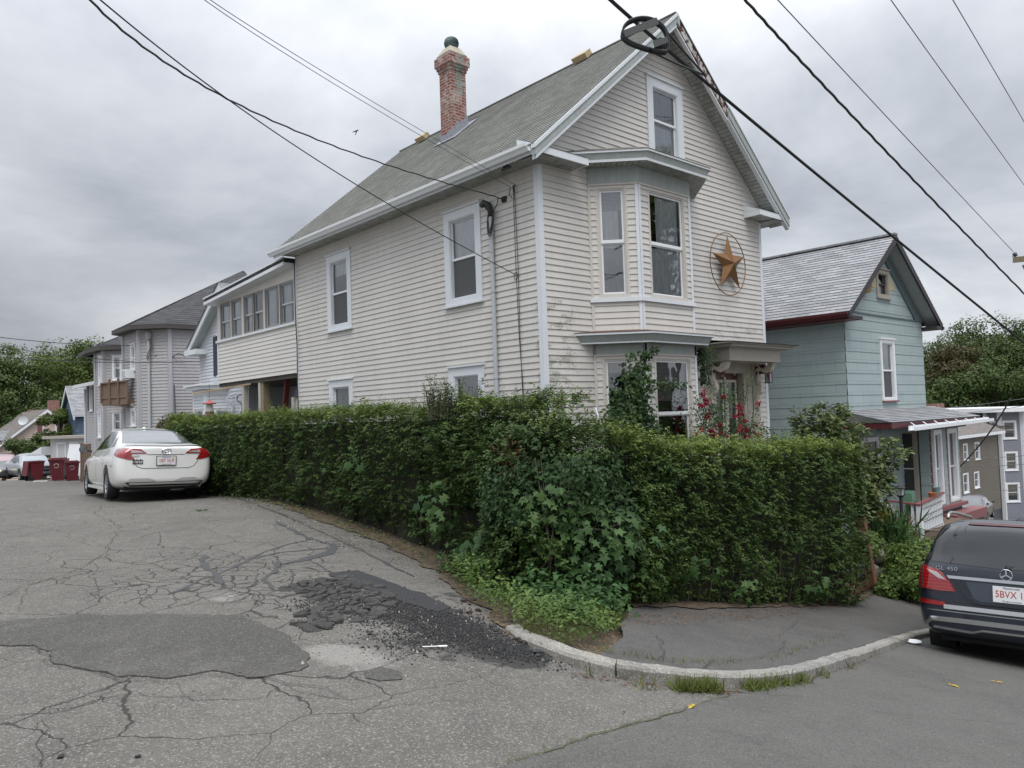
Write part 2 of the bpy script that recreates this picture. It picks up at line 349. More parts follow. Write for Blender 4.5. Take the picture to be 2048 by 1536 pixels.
def f_curt(c0, c1):
    def f(T):
        s = T.sep(T.uv()); n = T.noise(6, 3, .6, T.scale(T.uv(), (5, .5, 1))); wv = T.math('SINE', T.math('ADD', T.math('MULTIPLY', s[0], 62), T.math('MULTIPLY', n, 14)))
        T.col(T.ramp(T.math('ADD', T.math('MULTIPLY', wv, .5), .5), [(0, c0), (1, c1)])); T.bump(wv, .5, .02)
    return f
M_CURT = mat('white_curtain', (.6, .6, .62), .9, fn=f_curt((.66, .68, .70), (.80, .82, .84)))
M_CURTG = mat('grey_curtain', (.2, .2, .2), .9, fn=f_curt((.14, .14, .14), (.22, .215, .21)))
M_CURTP = mat('pink_curtain', (.4, .25, .22), .9, fn=f_curt((.34, .22, .20), (.55, .40, .36)))
M_SHADE = mat('cream_roller_shade', (.5, .48, .40), .8, var=.06)
def f_blind(T):
    s = T.sep(T.uv()); w_ = T.math('PINGPONG', s[1], .0125); T.col(T.ramp(T.math('MULTIPLY', w_, 80), [(0, (.07, .07, .07)), (.6, (.34, .34, .34))]))
M_BLIND = mat('slatted_blind', (.3, .3, .3), .6, fn=f_blind)
def f_brick(T):
    u = T.uv(); b = T.N('ShaderNodeTexBrick'); T.L(u, b.inputs[0]); b.offset = .5; b.inputs['Scale'].default_value = 1; b.inputs['Mortar Size'].default_value = .009; b.inputs['Mortar Smooth'].default_value = .2
    b.inputs['Brick Width'].default_value = .215; b.inputs['Row Height'].default_value = .075
    b.inputs[1].default_value = (.145, .040, .028, 1); b.inputs[2].default_value = (.225, .075, .05, 1); b.inputs[3].default_value = (.36, .30, .27, 1)
    p = T.pos(); s = T.sep(p); n = T.noise(3.2, 6, .7); n2 = T.noise(14, 5, .7); c = b.outputs[0]
    wh = T.math('MULTIPLY', T.ss(n, .44, .56), T.ss(s[2], T.z0, T.z0+1.3)); c = T.mixc(T.math('MULTIPLY', wh, T.math('MULTIPLY', T.ss(n2, .35, .6), .75)), c, (.46, .43, .40))
    if T.grn:
        k = T.math('MULTIPLY', T.math('MULTIPLY', T.ss(T.math('ABSOLUTE', T.math('SUBTRACT', s[0], T.gx)), .17, .06), T.ss(s[1], T.gy+.04, T.gy)), T.ss(s[2], T.z0+1.05, T.z0+1.4))
        c = T.mixc(T.math('MULTIPLY', k, T.ss(n2, .42, .60)), c, (.15, .25, .225))
    T.col(c); T.bump(b.outputs['Fac'], -.6, .01)
def brick(nm, z0, grn=False, gx=0, gy=0):
    def g(T): T.z0 = z0; T.grn = grn; T.gx = gx; T.gy = gy; f_brick(T)
    return mat(nm, (.3, .1, .07), .85, fn=g)
M_BRICK = brick('chimney_brick', 8.5, True, 2.58, 5.42)
M_BRICKF = brick('far_brick', 99)
M_CONC = mat('concrete', (.40, .36, .28), .85, var=.2, vs=6, bump=.3)
M_LEAD = mat('lead_flashing', (.24, .25, .28), .6, var=.25, vs=9, bump=.9, bs=14)
M_COPPER = mat('weathered_copper', (.06, .10, .095), .5, metal=.3, var=.4, vs=7)
M_DK = mat('dark_metal', (.035, .037, .04), .5, metal=.2)
M_GALV = mat('grey_conduit', (.42, .45, .47), .45, var=.08)
M_BLACK = mat('black_cable', (.018, .018, .02), .6)
M_CABG = mat('grey_cable', (.09, .09, .095), .6)
def f_wood(c0, c1, s_=(2, 2, 18), k=6):
    def f(T): n = T.noise(k, 6, .7, T.scale(T.pos(), s_)); T.col(T.ramp(n, [(.3, c0), (.7, c1)])); T.bump(n, .4, .01)
    return f
M_WOOD = mat('weathered_deck_wood', (.2, .13, .09), .85, fn=f_wood((.10, .068, .048), (.23, .155, .11), (12, 12, 1.5)))
M_TIMB = mat('red_brown_timber', (.2, .1, .06), .8, fn=f_wood((.075, .032, .018), (.19, .085, .045), (9, 9, 1.2)))
M_PALEW = mat('raw_plywood', (.45, .34, .2), .8, fn=f_wood((.34, .25, .15), (.50, .40, .26), (3, 20, 3)))
M_POLE = mat('old_post_wood', (.25, .2, .12), .85, fn=f_wood((.10, .08, .05), (.32, .26, .16), (14, 14, 1)))
M_GREY = mat('taupe_paint', (.36, .33, .29), .55, var=.1, vs=4, bump=.1)
M_CREAM = mat('cream_paint', (.52, .48, .42), .55, var=.08)
M_MAROON = mat('maroon_paint', (.09, .014, .018), .45, var=.15, vs=6)
M_MAR2 = mat('faded_maroon_paint', (.22, .085, .085), .6, var=.2, vs=7)
M_STAIR = mat('stair_paint', (.42, .40, .355), .6, var=.08)
M_REDP = mat('dark_red_steel', (.11, .012, .010), .5, var=.2)
def f_shgl(T):
    u = T.uv(); s = T.sep(u); b = T.N('ShaderNodeTexBrick'); T.L(u, b.inputs[0]); b.offset = .5; b.inputs['Scale'].default_value = 1; b.inputs['Mortar Size'].default_value = .004
    b.inputs['Brick Width'].default_value = .61; b.inputs['Row Height'].default_value = .27
    b.inputs[1].default_value = (.315, .385, .392, 1); b.inputs[2].default_value = (.345, .415, .42, 1); b.inputs[3].default_value = (.175, .21, .215, 1)
    g = T.noise(40, 3, .6, T.scale(u, (3, .12, 1))); st = T.noise(3, 5, .7, T.scale(u, (3, .3, 1)))
    c = T.mixc(T.math('MULTIPLY', T.ss(g, .4, .7), .25), b.outputs[0], (.33, .42, .42)); c = T.mixc(T.math('MULTIPLY', T.ss(st, .52, .7), .3), c, (.20, .25, .25)); T.col(c); T.bump(g, .3, .004)
M_SHG = mat('pale_teal_asbestos_shingles', (.26, .35, .34), .7, fn=f_shgl)
M_YEL = mat('unpainted_buff_shingles', (.45, .40, .27), .7, var=.1)
M_TEAL = mat('teal_painted_board', (.11, .15, .155), .6, var=.12)

# asphalt
def f_asph(base, hi, crack, speck=1.0, right=False):
    def f(T):
        p = T.pos(); g1_ = T.vor(115, 'F1', p, 'Color'); sg = T.sep(g1_); g2_ = T.noise(260, 2, .6); b1 = T.noise(.7, 7, .68); b2 = T.noise(3.5, 5, .65)
        c = T.ramp(T.math('ADD', T.math('MULTIPLY', b1, .6), T.math('MULTIPLY', b2, .4)), [(.33, [x*.70 for x in base]), (.5, base), (.68, hi)])
        lt = T.math('MULTIPLY', T.ss(sg[0], .75, .96), .62*speck); c = T.mixc(lt, c, [min(1, x*2.1) for x in hi])
        dk = T.math('MULTIPLY', T.ss(sg[1], .70, .95), .6); c = T.mixc(dk, c, [x*.40 for x in base])
        c = T.mixc(T.math('MULTIPLY', T.ss(g2_, .42, .62), .30), c, [min(1, x*1.45) for x in hi])
        h = T.math('ADD', T.math('MULTIPLY', T.vor(75), .5), T.math('MULTIPLY', g2_, .6))
        T.bump(h, .75, .006)
        if crack:
            a = T.attr('crack'); wv = T.N('ShaderNodeVectorMath'); wv.operation = 'ADD'; nz = T.N('ShaderNodeTexNoise'); nz.inputs['Scale'].default_value = 2.2; nz.inputs['Detail'].default_value = 5; T.L(p, nz.inputs[0])
            T.L(T.scale(nz.outputs['Color'], (.42, .42, 0)), wv.inputs[0]); T.L(T.scale(p, (1, 1, 0)), wv.inputs[1])
            e1 = T.vor(1.25, 'DISTANCE_TO_EDGE', wv.outputs[0]); e2 = T.vor(4.2, 'DISTANCE_TO_EDGE', wv.outputs[0])
            w1 = T.math('MULTIPLY', T.ss(a, .05, .5), .007); k1 = T.ss(T.math('SUBTRACT', e1, w1), .006, -.004)
            w2 = T.math('MULTIPLY', T.ss(a, .45, .95), .030); k2 = T.math('MULTIPLY', T.ss(T.math('SUBTRACT', e2, w2), .006, -.004), T.ss(a, .40, .52))
            k = T.math('MAXIMUM', T.math('MULTIPLY', k1, T.ss(a, .04, .16)), k2, None); k = T.math('MULTIPLY', k, .85)
            c = T.mixc(k, c, (.036, .033, .029)); d = T.attr('dirt'); dn = T.noise(7, 6, .75); bl = T.noise(30, 4, .7)
            kd = T.ss(T.math('SUBTRACT', T.math('ADD', d, T.math('MULTIPLY', T.math('SUBTRACT', dn, .5), 1.3)), .5), -.06, .22); c = T.mixc(T.math('MULTIPLY', kd, T.math('ADD', .62, T.math('MULTIPLY', bl, .4))), c, (.026, .025, .025))
            T.bump(T.math('SUBTRACT', 1.0, k), .9, .012)
            lg = T.attr('light'); c = T.mixc(T.math('MULTIPLY', T.ss(T.math('ADD', lg, T.math('MULTIPLY', T.math('SUBTRACT', dn, .5), .8)), .35, .7), .4), c, (.34, .325, .30))
        T.col(c)
    return f
M_ASPH = mat('old_grey_asphalt', (.15, .146, .14), .95, fn=f_asph((.106, .100, .090), (.142, .134, .121), True, 1.0), spec=.2)
M_ASPR = mat('newer_smooth_asphalt', (.12, .12, .12), .92, fn=f_asph((.092, .089, .083), (.108, .104, .097), False, .5), spec=.25)
M_PATCH = mat('dark_asphalt_patch', (.06, .06, .06), .9, fn=f_asph((.060, .057, .052), (.110, .105, .096), False, .75), spec=.3)
M_WALK = mat('old_sidewalk_asphalt', (.1, .098, .095), .95, fn=f_asph((.078, .074, .070), (.100, .095, .089), False, .5), spec=.2)
M_SEAL = mat('tar_crack_sealant', (.042, .042, .043), .7, var=.2, vs=14)
M_CRK = mat('open_crack', (.034, .031, .026), .95)
M_CRKG = mat('mossy_crack', (.05, .058, .018), .95, var=.4, vs=12)
M_COLD = mat('black_cold_patch', (.022, .022, .023), .75, var=.5, vs=30, bump=.9, bs=50)
def f_dirt(T):
    p = T.pos(); n = T.noise(9, 7, .75); v_ = T.sep(T.vor(48, 'F1', p, 'Color'))
    c = T.ramp(n, [(.3, (.035, .027, .018)), (.55, (.075, .058, .038)), (.75, (.13, .10, .062))]); T.col(T.mixc(T.ss(v_[0], .82, .95), c, (.22, .13, .06))); T.bump(n, .8, .03)
M_DIRT = mat('leaf_strewn_soil', (.07, .055, .035), .95, fn=f_dirt)
def f_kerb(T):
    v_ = T.sep(T.vor(110, 'F1', None, 'Color')); n = T.noise(5, 5, .7); c = T.ramp(n, [(.3, (.15, .148, .138)), (.7, (.29, .285, .27))])
    oi = T.N('ShaderNodeObjectInfo'); c = T.mixc(T.math('MULTIPLY', oi.outputs['Random'], .45), c, (.30, .27, .215)); st_ = T.noise(2.2, 6, .75); c = T.mixc(T.math('MULTIPLY', T.ss(st_, .52, .66), .6), c, (.085, .08, .06)); c = T.mixc(T.math('MULTIPLY', T.ss(v_[0], .75, .9), .5), c, (.08, .08, .08)); T.col(T.mixc(T.math('MULTIPLY', T.ss(v_[1], .85, .95), .5), c, (.45, .44, .42))); T.bump(T.noise(24, 6, .7), .8, .02)
M_KERB = mat('granite_kerb', (.33, .33, .31), .85, fn=f_kerb)
M_LAWN = mat('rough_grass_ground', (.05, .065, .025), .95, var=.35, vs=2, bump=.5)

# ------------------------------------------------------------------ ground sheet
def seg(a, b, st): return list(np.arange(a, b, st))
xs = np.array(seg(-300, -60, 40)+seg(-60, -16, 4)+seg(-16, -10, .5)+seg(-10, 1, .06)+seg(1, 16, .5)+seg(16, 60, 4)+seg(60, 641, 40))
ys = np.array(seg(-300, -60, 40)+seg(-60, -14, 4)+seg(-14, -8, .5)+seg(-8, 3, .06)+seg(3, 14, .35)+seg(14, 60, 3)+seg(60, 641, 40))
X_, Y_ = np.meshgrid(xs, ys); Rr = np.hypot(X_, Y_); Z_ = GA(np.clip(X_, -60, 90), np.clip(Y_, -50, 80)); Z_ = np.maximum(Z_, -9.5)
xw = np.clip((X_+2.5)/.5, 0, 1)*np.clip((Y_+3.1)/.5, 0, 1)*np.clip((6-X_)/2, 0, 1)*np.clip((16-Y_)/3, 0, 1)      # the garden is held back above street level
Z_ = Z_+xw*.10
def pip(X, Y, poly):
    c = np.zeros(X.shape, bool); n = len(poly)
    for i in range(n):
        (x1, y1), (x2, y2) = poly[i][:2], poly[(i+1) % n][:2]
        k = ((y1 > Y) != (y2 > Y)) & (X < (x2-x1)*(Y-y1)/((y2-y1) or 1e-9)+x1); c ^= k
    return c
def blob(px, py, r, s=1.0, pw=2):
    p = gp(px, py); return s*np.exp(-(((X_-p.x)**2+(Y_-p.y)**2)/(r*r))**(pw/2))
crack = .17+.0*X_; crack = crack*(X_ < -3.3)
for a in [(330, 1110, .9, .45), (480, 1170, .9, .6), (620, 1130, .7, .42), (650, 1190, .55, .75), (730, 1200, .5, .6), (560, 1190, .5, .55), (430, 1140, .7, .45), (250, 1180, .8, .4), (700, 1090, .6, .3), (330, 1390, .6, .30), (120, 1400, .5, .25), (640, 1370, .5, .25)]: crack = crack+blob(*a)
crack = np.clip(crack, 0, 1)*(1-.9*np.clip((-5.2-Y_)/1.0, 0, 1))
dirt = 0*X_
for a in [(760, 1215, .5, .7), (860, 1230, .5, .75), (930, 1270, .42, .7), (1010, 1310, .3, .65), (820, 1290, .4, .45), (700, 1280, .3, .35), (660, 1180, .28, .45), (900, 1190, .4, .6), (900, 1330, .3, .35), (620, 1250, .25, .5), (770, 1345, .12, .5), (480, 1140, .3, .22), (1060, 1330, .22, .5)]: dirt = dirt+blob(*a)
light = 0*X_
for a in [(450, 1195, .3, .8), (700, 1310, .35, .7), (640, 1300, .2, .7), (760, 1330, .3, .5), (300, 1385, .3, .4)]: light = light+blob(*a)*.75
idx = np.arange(X_.size).reshape(X_.shape); F_ = np.stack([idx[:-1, :-1].ravel(), idx[:-1, 1:].ravel(), idx[1:, 1:].ravel(), idx[1:, :-1].ravel()], 1)
gnd = npmesh('street', np.stack([X_.ravel(), Y_.ravel(), Z_.ravel()], 1), F_, M_ASPH, attrs=dict(crack=crack.ravel(), dirt=np.clip(dirt, 0, 1).ravel(), light=np.clip(light, 0, 1).ravel()), smooth=True, re=False)
tag(gnd, kind='structure')

def resample(pts, st, closed=False):
    pts = [Vector((p[0], p[1])) for p in pts]; o = []; n = len(pts)
    for i in range(n if closed else n-1):
        a, b = pts[i], pts[(i+1) % n]; k = max(1, int((b-a).length/st)); o += [a.lerp(b, j/k) for j in range(k)]
    if not closed: o.append(pts[-1])
    return o
def jag(pts, amp, seed=0, sc=6):
    P = np.array([(p[0], p[1], seed) for p in pts]); a = vnoise(P, sc)-.5; b = vnoise(P+7.7, sc)-.5; c = vnoise(P+3.1, sc*3)-.5; d = vnoise(P+13.3, sc*3)-.5
    return [Vector((p[0]+amp*(2*a[i]+c[i]), p[1]+amp*(2*b[i]+d[i]))) for i, p in enumerate(pts)]
def drape(name, poly, st, dz, material, parent=None, skirt=0.0, dome=0.0):
    poly = [Vector((p[0], p[1])) for p in poly]; x0, x1 = min(p.x for p in poly), max(p.x for p in poly); y0, y1 = min(p.y for p in poly), max(p.y for p in poly)
    gx, gy = np.meshgrid(np.arange(x0, x1, st), np.arange(y0, y1, st)); gx = gx+.21*st*np.sin(gy*9); ins = pip(gx, gy, poly)
    pts = poly+[Vector((a, b)) for a, b in zip(gx[ins], gy[ins])]; n = len(poly)
    V, E, F, *_ = geometry.delaunay_2d_cdt(pts, [(i, (i+1) % n) for i in range(n)], [], 1, 1e-5)
    Z = GA([v.x for v in V], [v.y for v in V])+dz
    if dome:
        pa = np.array([tuple(p) for p in poly]); va = np.array([tuple(v) for v in V]); dd = np.min(np.linalg.norm(va[:, None]-pa[None], axis=2), axis=1); Z = Z+dome*np.clip(dd/.25, 0, 1)
    b = bmesh.new(); vs = [b.verts.new((v.x, v.y, z)) for v, z in zip(V, Z)]
    for f in F:
        try: b.faces.new([vs[i] for i in f])
        except ValueError: pass
    bmesh.ops.recalc_face_normals(b, faces=b.faces)
    if b.faces and sum(f.normal.z for f in b.faces) < 0: bmesh.ops.reverse_faces(b, faces=b.faces)
    if skirt:
        be = [e for e in b.edges if len(e.link_faces) == 1]; r_ = bmesh.ops.extrude_edge_only(b, edges=be)
        for v in [g for g in r_['geom'] if isinstance(g, bmesh.types.BMVert)]: v.co.z -= skirt
    me = bpy.data.meshes.new(name); b.to_mesh(me); b.free(); me.polygons.foreach_set('use_smooth', [not skirt]*len(me.polygons)); me.materials.append(material)
    return link(name, me, parent)
def pxl(l, off=0.0): return [gp(a, b, off) for a, b in l]
def ribbon(name, pts, wd, dz, material, amp=.02, seed=0, st=.05):
    P = jag(resample(pts, st), amp, seed); n = len(P); wn = vnoise(np.array([(p.x, p.y, seed+5) for p in P]), 5); L_, R_ = [], []
    for i, p in enumerate(P):
        d = (P[min(i+1, n-1)]-P[max(i-1, 0)]); d = d.normalized() if d.length > 1e-6 else Vector((1, 0)); nn = Vector((-d.y, d.x)); w_ = wd*(.25+1.1*wn[i])*(.27 if wd < .05 else .6)*min(1, i/3+.15, (n-1-i)/3+.15)/2
        L_.append(p+nn*w_); R_.append(p-nn*w_)
    zL = GA([p.x for p in L_], [p.y for p in L_])+dz; zR = GA([p.x for p in R_], [p.y for p in R_])+dz
    V = [(p.x, p.y, z) for p, z in zip(L_, zL)]+[(p.x, p.y, z) for p, z in zip(R_, zR)]; F = [(i, i+n, i+n+1, i+1) for i in range(n-1)]
    return V, F, material
# the smoother cross street that runs down to the right
edge = pxl([(1010, 1530), (1150, 1490), (1300, 1442), (1400, 1410), (1470, 1388)])
kb = pxl([(1485, 1378), (1560, 1371), (1640, 1352), (1720, 1320), (1800, 1292), (1855, 1274)])
e0 = edge[0]+(edge[0]-edge[1])*2.2
road = [(e0.x, e0.y)]+jag(resample(edge, .08), .03, 3)+[(k.x, k.y) for k in kb]+[(6, -4.95), (14, -4.75), (25, -4.4), (40, -3), (58, -1), (58, -9), (25, -13), (0, -13.5), (-4, -13)]
r2 = drape('side_street', road, .45, .006, M_ASPR); tag(r2, kind='structure')
# dark patch in the foreground and the smaller ones, each a thin overlay with a real edge
def patch_sheet(px, dz, material, amp, seed, nm='asphalt_patch', dome=0, skirt=.03):
    P = pxl(px); P = jag(resample(P, .05, True), amp, seed); o = drape(nm, P, .22, dz, material, None, skirt, dome); tag(o, kind='structure'); return o
patch_sheet([(-60, 1270), (0, 1243), (150, 1232), (300, 1230), (480, 1231), (545, 1258), (585, 1275), (600, 1300), (628, 1318), (598, 1345), (500, 1358), (420, 1345), (320, 1360), (240, 1352), (190, 1340), (110, 1330), (95, 1305), (60, 1293), (0, 1290), (-60, 1300)], .010, M_PATCH, .035, 1)
patch_sheet([(725, 1345), (760, 1335), (800, 1345), (805, 1358), (760, 1362), (730, 1358)], .008, M_PATCH, .02, 2)
patch_sheet([(655, 1148), (720, 1142), (790, 1170), (850, 1190), (900, 1215), (870, 1225), (790, 1200), (740, 1180), (690, 1168)], .010, M_COLD, .03, 4)
patch_sheet([(560, 1130), (600, 1118), (650, 1105), (668, 1085), (676, 1092), (668, 1108), (610, 1122)], .006, M_SEAL, .012, 5)
# cracks and sealant lines gathered in two draped sheets
def lines(name, L_, kindn='structure'):
    V, F, MM, mi, mats = [], [], [], [], []
    for (px, wd, dz, material, amp) in L_:
        v, f, m = ribbon('', pxl(px), wd, dz, material, amp, len(V) % 97); o = len(V); V += v; F += [tuple(i+o for i in q) for q in f]
        if m not in mats: mats.append(m)
        mi += [mats.index(m)]*len(f)
    me = bpy.data.meshes.new(name); me.from_pydata(V, [], F)
    for m in mats: me.materials.append(m)
    me.polygons.foreach_set('material_index', mi); o = link(name, me); tag(o, kind=kindn); return o
C_, K_, S_ = M_CRK, M_CRKG, M_SEAL
lines('crack_sealant', [
 ([(425, 985), (520, 1012), (600, 1045), (700, 1090), (790, 1135), (830, 1155)], .10, .004, S_, .02), ([(550, 1042), (575, 1055), (620, 1078), (690, 1095)], .14, .005, S_, .02),
 ([(625, 1078), (570, 1090), (510, 1112), (460, 1140), (400, 1160), (340, 1190)], .09, .004, S_, .03), ([(690, 1098), (640, 1098), (560, 1105), (500, 1120)], .07, .004, S_, .03),
 ([(410, 1110), (405, 1125), (430, 1150), (445, 1170)], .14, .005, S_, .03), ([(560, 1120), (550, 1140), (530, 1160), (550, 1180)], .09, .005, S_, .02), ([(600, 1115), (640, 1130), (665, 1145)], .05, .004, S_, .02)])
lines('road_cracks', [
 ([(205, 1010), (190, 1030), (230, 1045), (240, 1060), (225, 1085), (215, 1100), (190, 1120), (130, 1150), (60, 1170), (0, 1190)], .035, .0045, K_, .05), ([(190, 1120), (185, 1150), (190, 1185), (185, 1205)], .02, .0045, C_, .05),
 ([(60, 1170), (40, 1200), (35, 1225)], .02, .0045, C_, .04), ([(0, 1305), (60, 1296), (110, 1330), (190, 1348), (250, 1362), (330, 1368), (420, 1352), (540, 1360), (640, 1380), (700, 1405)], .03, .0125, C_, .05),
 ([(0, 1440), (60, 1430), (140, 1420), (200, 1400), (280, 1385), (370, 1400), (470, 1400), (540, 1390), (570, 1365)], .022, .0045, C_, .05), ([(570, 1365), (640, 1390), (700, 1400), (760, 1385), (820, 1380)], .02, .0045, C_, .05),
 ([(480, 1130), (520, 1150), (500, 1185), (530, 1215)], .03, .0045, C_, .05), ([(280, 1215), (300, 1190), (330, 1175), (350, 1200), (330, 1225)], .03, .0045, C_, .06), ([(380, 1130), (470, 1108), (520, 1090), (600, 1075)], .02, .0045, C_, .05),
 ([(300, 1080), (360, 1062), (390, 1050), (430, 1045)], .018, .0045, C_, .04), ([(430, 1140), (420, 1170), (330, 1190), (270, 1200)], .03, .0045, C_, .05), ([(250, 1130), (330, 1110), (390, 1120)], .02, .0045, C_, .05),
 ([(0, 1490), (60, 1470), (90, 1445), (130, 1425)], .02, .0045, C_, .04), ([(80, 1440), (90, 1470), (70, 1500), (80, 1536)], .018, .0045, C_, .04),
 ([(1010, 1530), (1150, 1490), (1300, 1442), (1400, 1410), (1480, 1385)], .045, .010, K_, .03), ([(1470, 1340), (1540, 1390), (1640, 1400), (1750, 1425), (1900, 1440), (2040, 1450)], .012, .010, C_, .04),
 ([(1500, 1388), (1440, 1382), (1380, 1372)], .05, .010, C_, .03), ([(950, 1375), (1100, 1380), (1200, 1390)], .012, .0045, C_, .04)])

# ------------------------------------------------------------------ verge, sidewalk, kerb
KP = pxl([(1010, 1258), (1030, 1278), (1065, 1296), (1110, 1317), (1170, 1340), (1240, 1358), (1320, 1370), (1400, 1376), (1470, 1378), (1540, 1374), (1600, 1364), (1660, 1346), (1720, 1324), (1790, 1296), (1855, 1274)])
KP = [Vector((p.x, p.y)) for p in KP]+[Vector((5, -4.98)), Vector((12, -4.8)), Vector((24, -4.4))]
def smooth_path(P, it=3):
    for _ in range(it): P = [P[0]]+[q for a, b in zip(P, P[1:]) for q in (a.lerp(b, .25), a.lerp(b, .75))]+[P[-1]]
    return P
KS = smooth_path(KP, 2); KH = .09; KW = .12
def off_path(P, d):
    o = []
    for i, p in enumerate(P):
        t = (P[min(i+1, len(P)-1)]-P[max(i-1, 0)]).normalized(); o.append(p+Vector((-t.y, t.x))*d)
    return o
mb = MB(); Lk_ = 0; nextj = 0; stones = []; cur = []
for p in KS:
    if cur: Lk_ += (p-cur[-1]).length
    cur.append(p)
    if Lk_ > nextj+random.uniform(1.3, 2.1): stones.append(cur); cur = [p]; nextj = Lk_
if len(cur) > 1: stones.append(cur)
kerbroot = thing('kerb', None, None, (KP[6].x, KP[6].y, G(KP[6].x, KP[6].y))); tag(kerbroot, kind='structure')
for si, st_ in enumerate(stones):
    P = resample(st_, .06); 
    if len(P) < 3: continue
    P = P[:]; P[0] = P[0].lerp(P[1], .12); P[-1] = P[-1].lerp(P[-2], .12); In = off_path(P, KW); n = len(P); jz = random.uniform(-.012, .012)
    ch = KH; nz = vnoise(np.array([(p.x, p.y, 1.) for p in P]), 9); zs = GA([p.x for p in P], [p.y for p in P]); mb = MB(); rows = []
    for i, (a, b) in enumerate(zip(P, In)):
        h = zs[i]+ch*min(1, .30+.7*max(0, (a-KS[0]).length/1.4))+jz+.016*(nz[i]-.5); t = (b-a).normalized(); jj = .014*(nz[i]-.5)
        rows.append([mb.V((a.x-jj*t.x*2, a.y-jj*t.y*2, zs[i]-.1)), mb.V((a.x-jj*t.x, a.y-jj*t.y, h-.022)), mb.V((a.x+t.x*.02, a.y+t.y*.02, h)), mb.V((b.x, b.y, h+.004)), mb.V((b.x+t.x*.02, b.y+t.y*.02, zs[i]-.1))])
    for a, b in zip(rows, rows[1:]):
        for k in range(4): mb.idx((a[k], b[k], b[k+1], a[k+1]))
    mb.idx(rows[0]); mb.idx(rows[-1][::-1]); mb.build('kerb_stone', M_KERB, kerbroot)
inn = off_path(KS, KW+.005)
wc = gp(1240, 1265)
wst = gp(1150, 1318, .1); wi0 = min(range(len(inn)), key=lambda i: (inn[i]-Vector((wst.x, wst.y))).length if i < len(inn)-3 else 99); walk = inn[wi0::2]
wk = jag(walk, .0)+[Vector((24, -2.9)), Vector((9, -3.1)), Vector((4.6, -3.25)), Vector((3.0, -3.55)), Vector((-.5, -3.85)), Vector((-2.6, -3.95)), Vector((wc.x, wc.y)), Vector((wc.x-.25, wc.y-.25)), Vector((wc.x-.45, wc.y-.42))]
sw = drape('sidewalk', wk, .3, KH-.012, M_WALK, None, .14); tag(sw, kind='structure')
inl = [p for i, p in enumerate(inn) if i % 2 == 0 and p.x <= -4.3 or p.y > -5.2 and p.x < -4.9]
def walkpts(px): return pxl(px, .08)
def wl(name, L_):
    V, F, mi, mats = [], [], [], []
    for (px, wd, material, amp) in L_:
        P = walkpts(px); v, f, m = ribbon('', P, wd, KH+.003, material, amp, len(V) % 31); o = len(V); V += v; F += [tuple(i+o for i in q) for q in f]
        if m not in mats: mats.append(m)
        mi += [mats.index(m)]*len(f)
    me = bpy.data.meshes.new(name); me.from_pydata(V, [], F); [me.materials.append(m) for m in mats]; me.polygons.foreach_set('material_index', mi); tag(link(name, me), kind='structure')
wl('sidewalk_cracks', [([(1230, 1290), (1290, 1305), (1340, 1322), (1400, 1330)], .02, C_, .04), ([(1430, 1320), (1520, 1318), (1570, 1295), (1620, 1300), (1680, 1288)], .02, C_, .04), ([(1500, 1322), (1540, 1310), (1610, 1322)], .018, C_, .04), ([(1540, 1240), (1600, 1260), (1700, 1275)], .02, C_, .03), ([(1300, 1262), (1330, 1290), (1320, 1330)], .03, C_, .04), ([(1570, 1295), (1560, 1270), (1600, 1240)], .02, C_, .04), ([(1390, 1345), (1440, 1320), (1500, 1322)], .03, C_, .03)])
# soil verge under the hedge along the first street and round the corner
vg = [Vector((p.x, p.y)) for p in pxl([(430, 983), (520, 1000), (620, 1036), (720, 1074), (800, 1104), (870, 1142), (905, 1172), (950, 1208), (1010, 1254)])]
vg = jag(resample(vg, .12), .10, 9, 4)+[p for i, p in enumerate(inn) if i % 2 == 0 and p.x < -2.9][1:]+[Vector((-2.4, -4.2)), Vector((-2.0, -3.0)), Vector((-2.0, 9.5)), Vector((-3.1, 9.5))]
vo = drape('verge', vg, .25, .014, M_DIRT); tag(vo, kind='structure')
hs = drape('hedge_strip_soil', jag(resample([(-2.7, -4.05), (-.5, -3.98), (3.0, -3.70), (4.6, -3.45), (4.6, -2.2), (-2.4, -2.2)], .2, True), .08, 4), .3, KH+.003, M_DIRT); tag(hs, kind='structure')

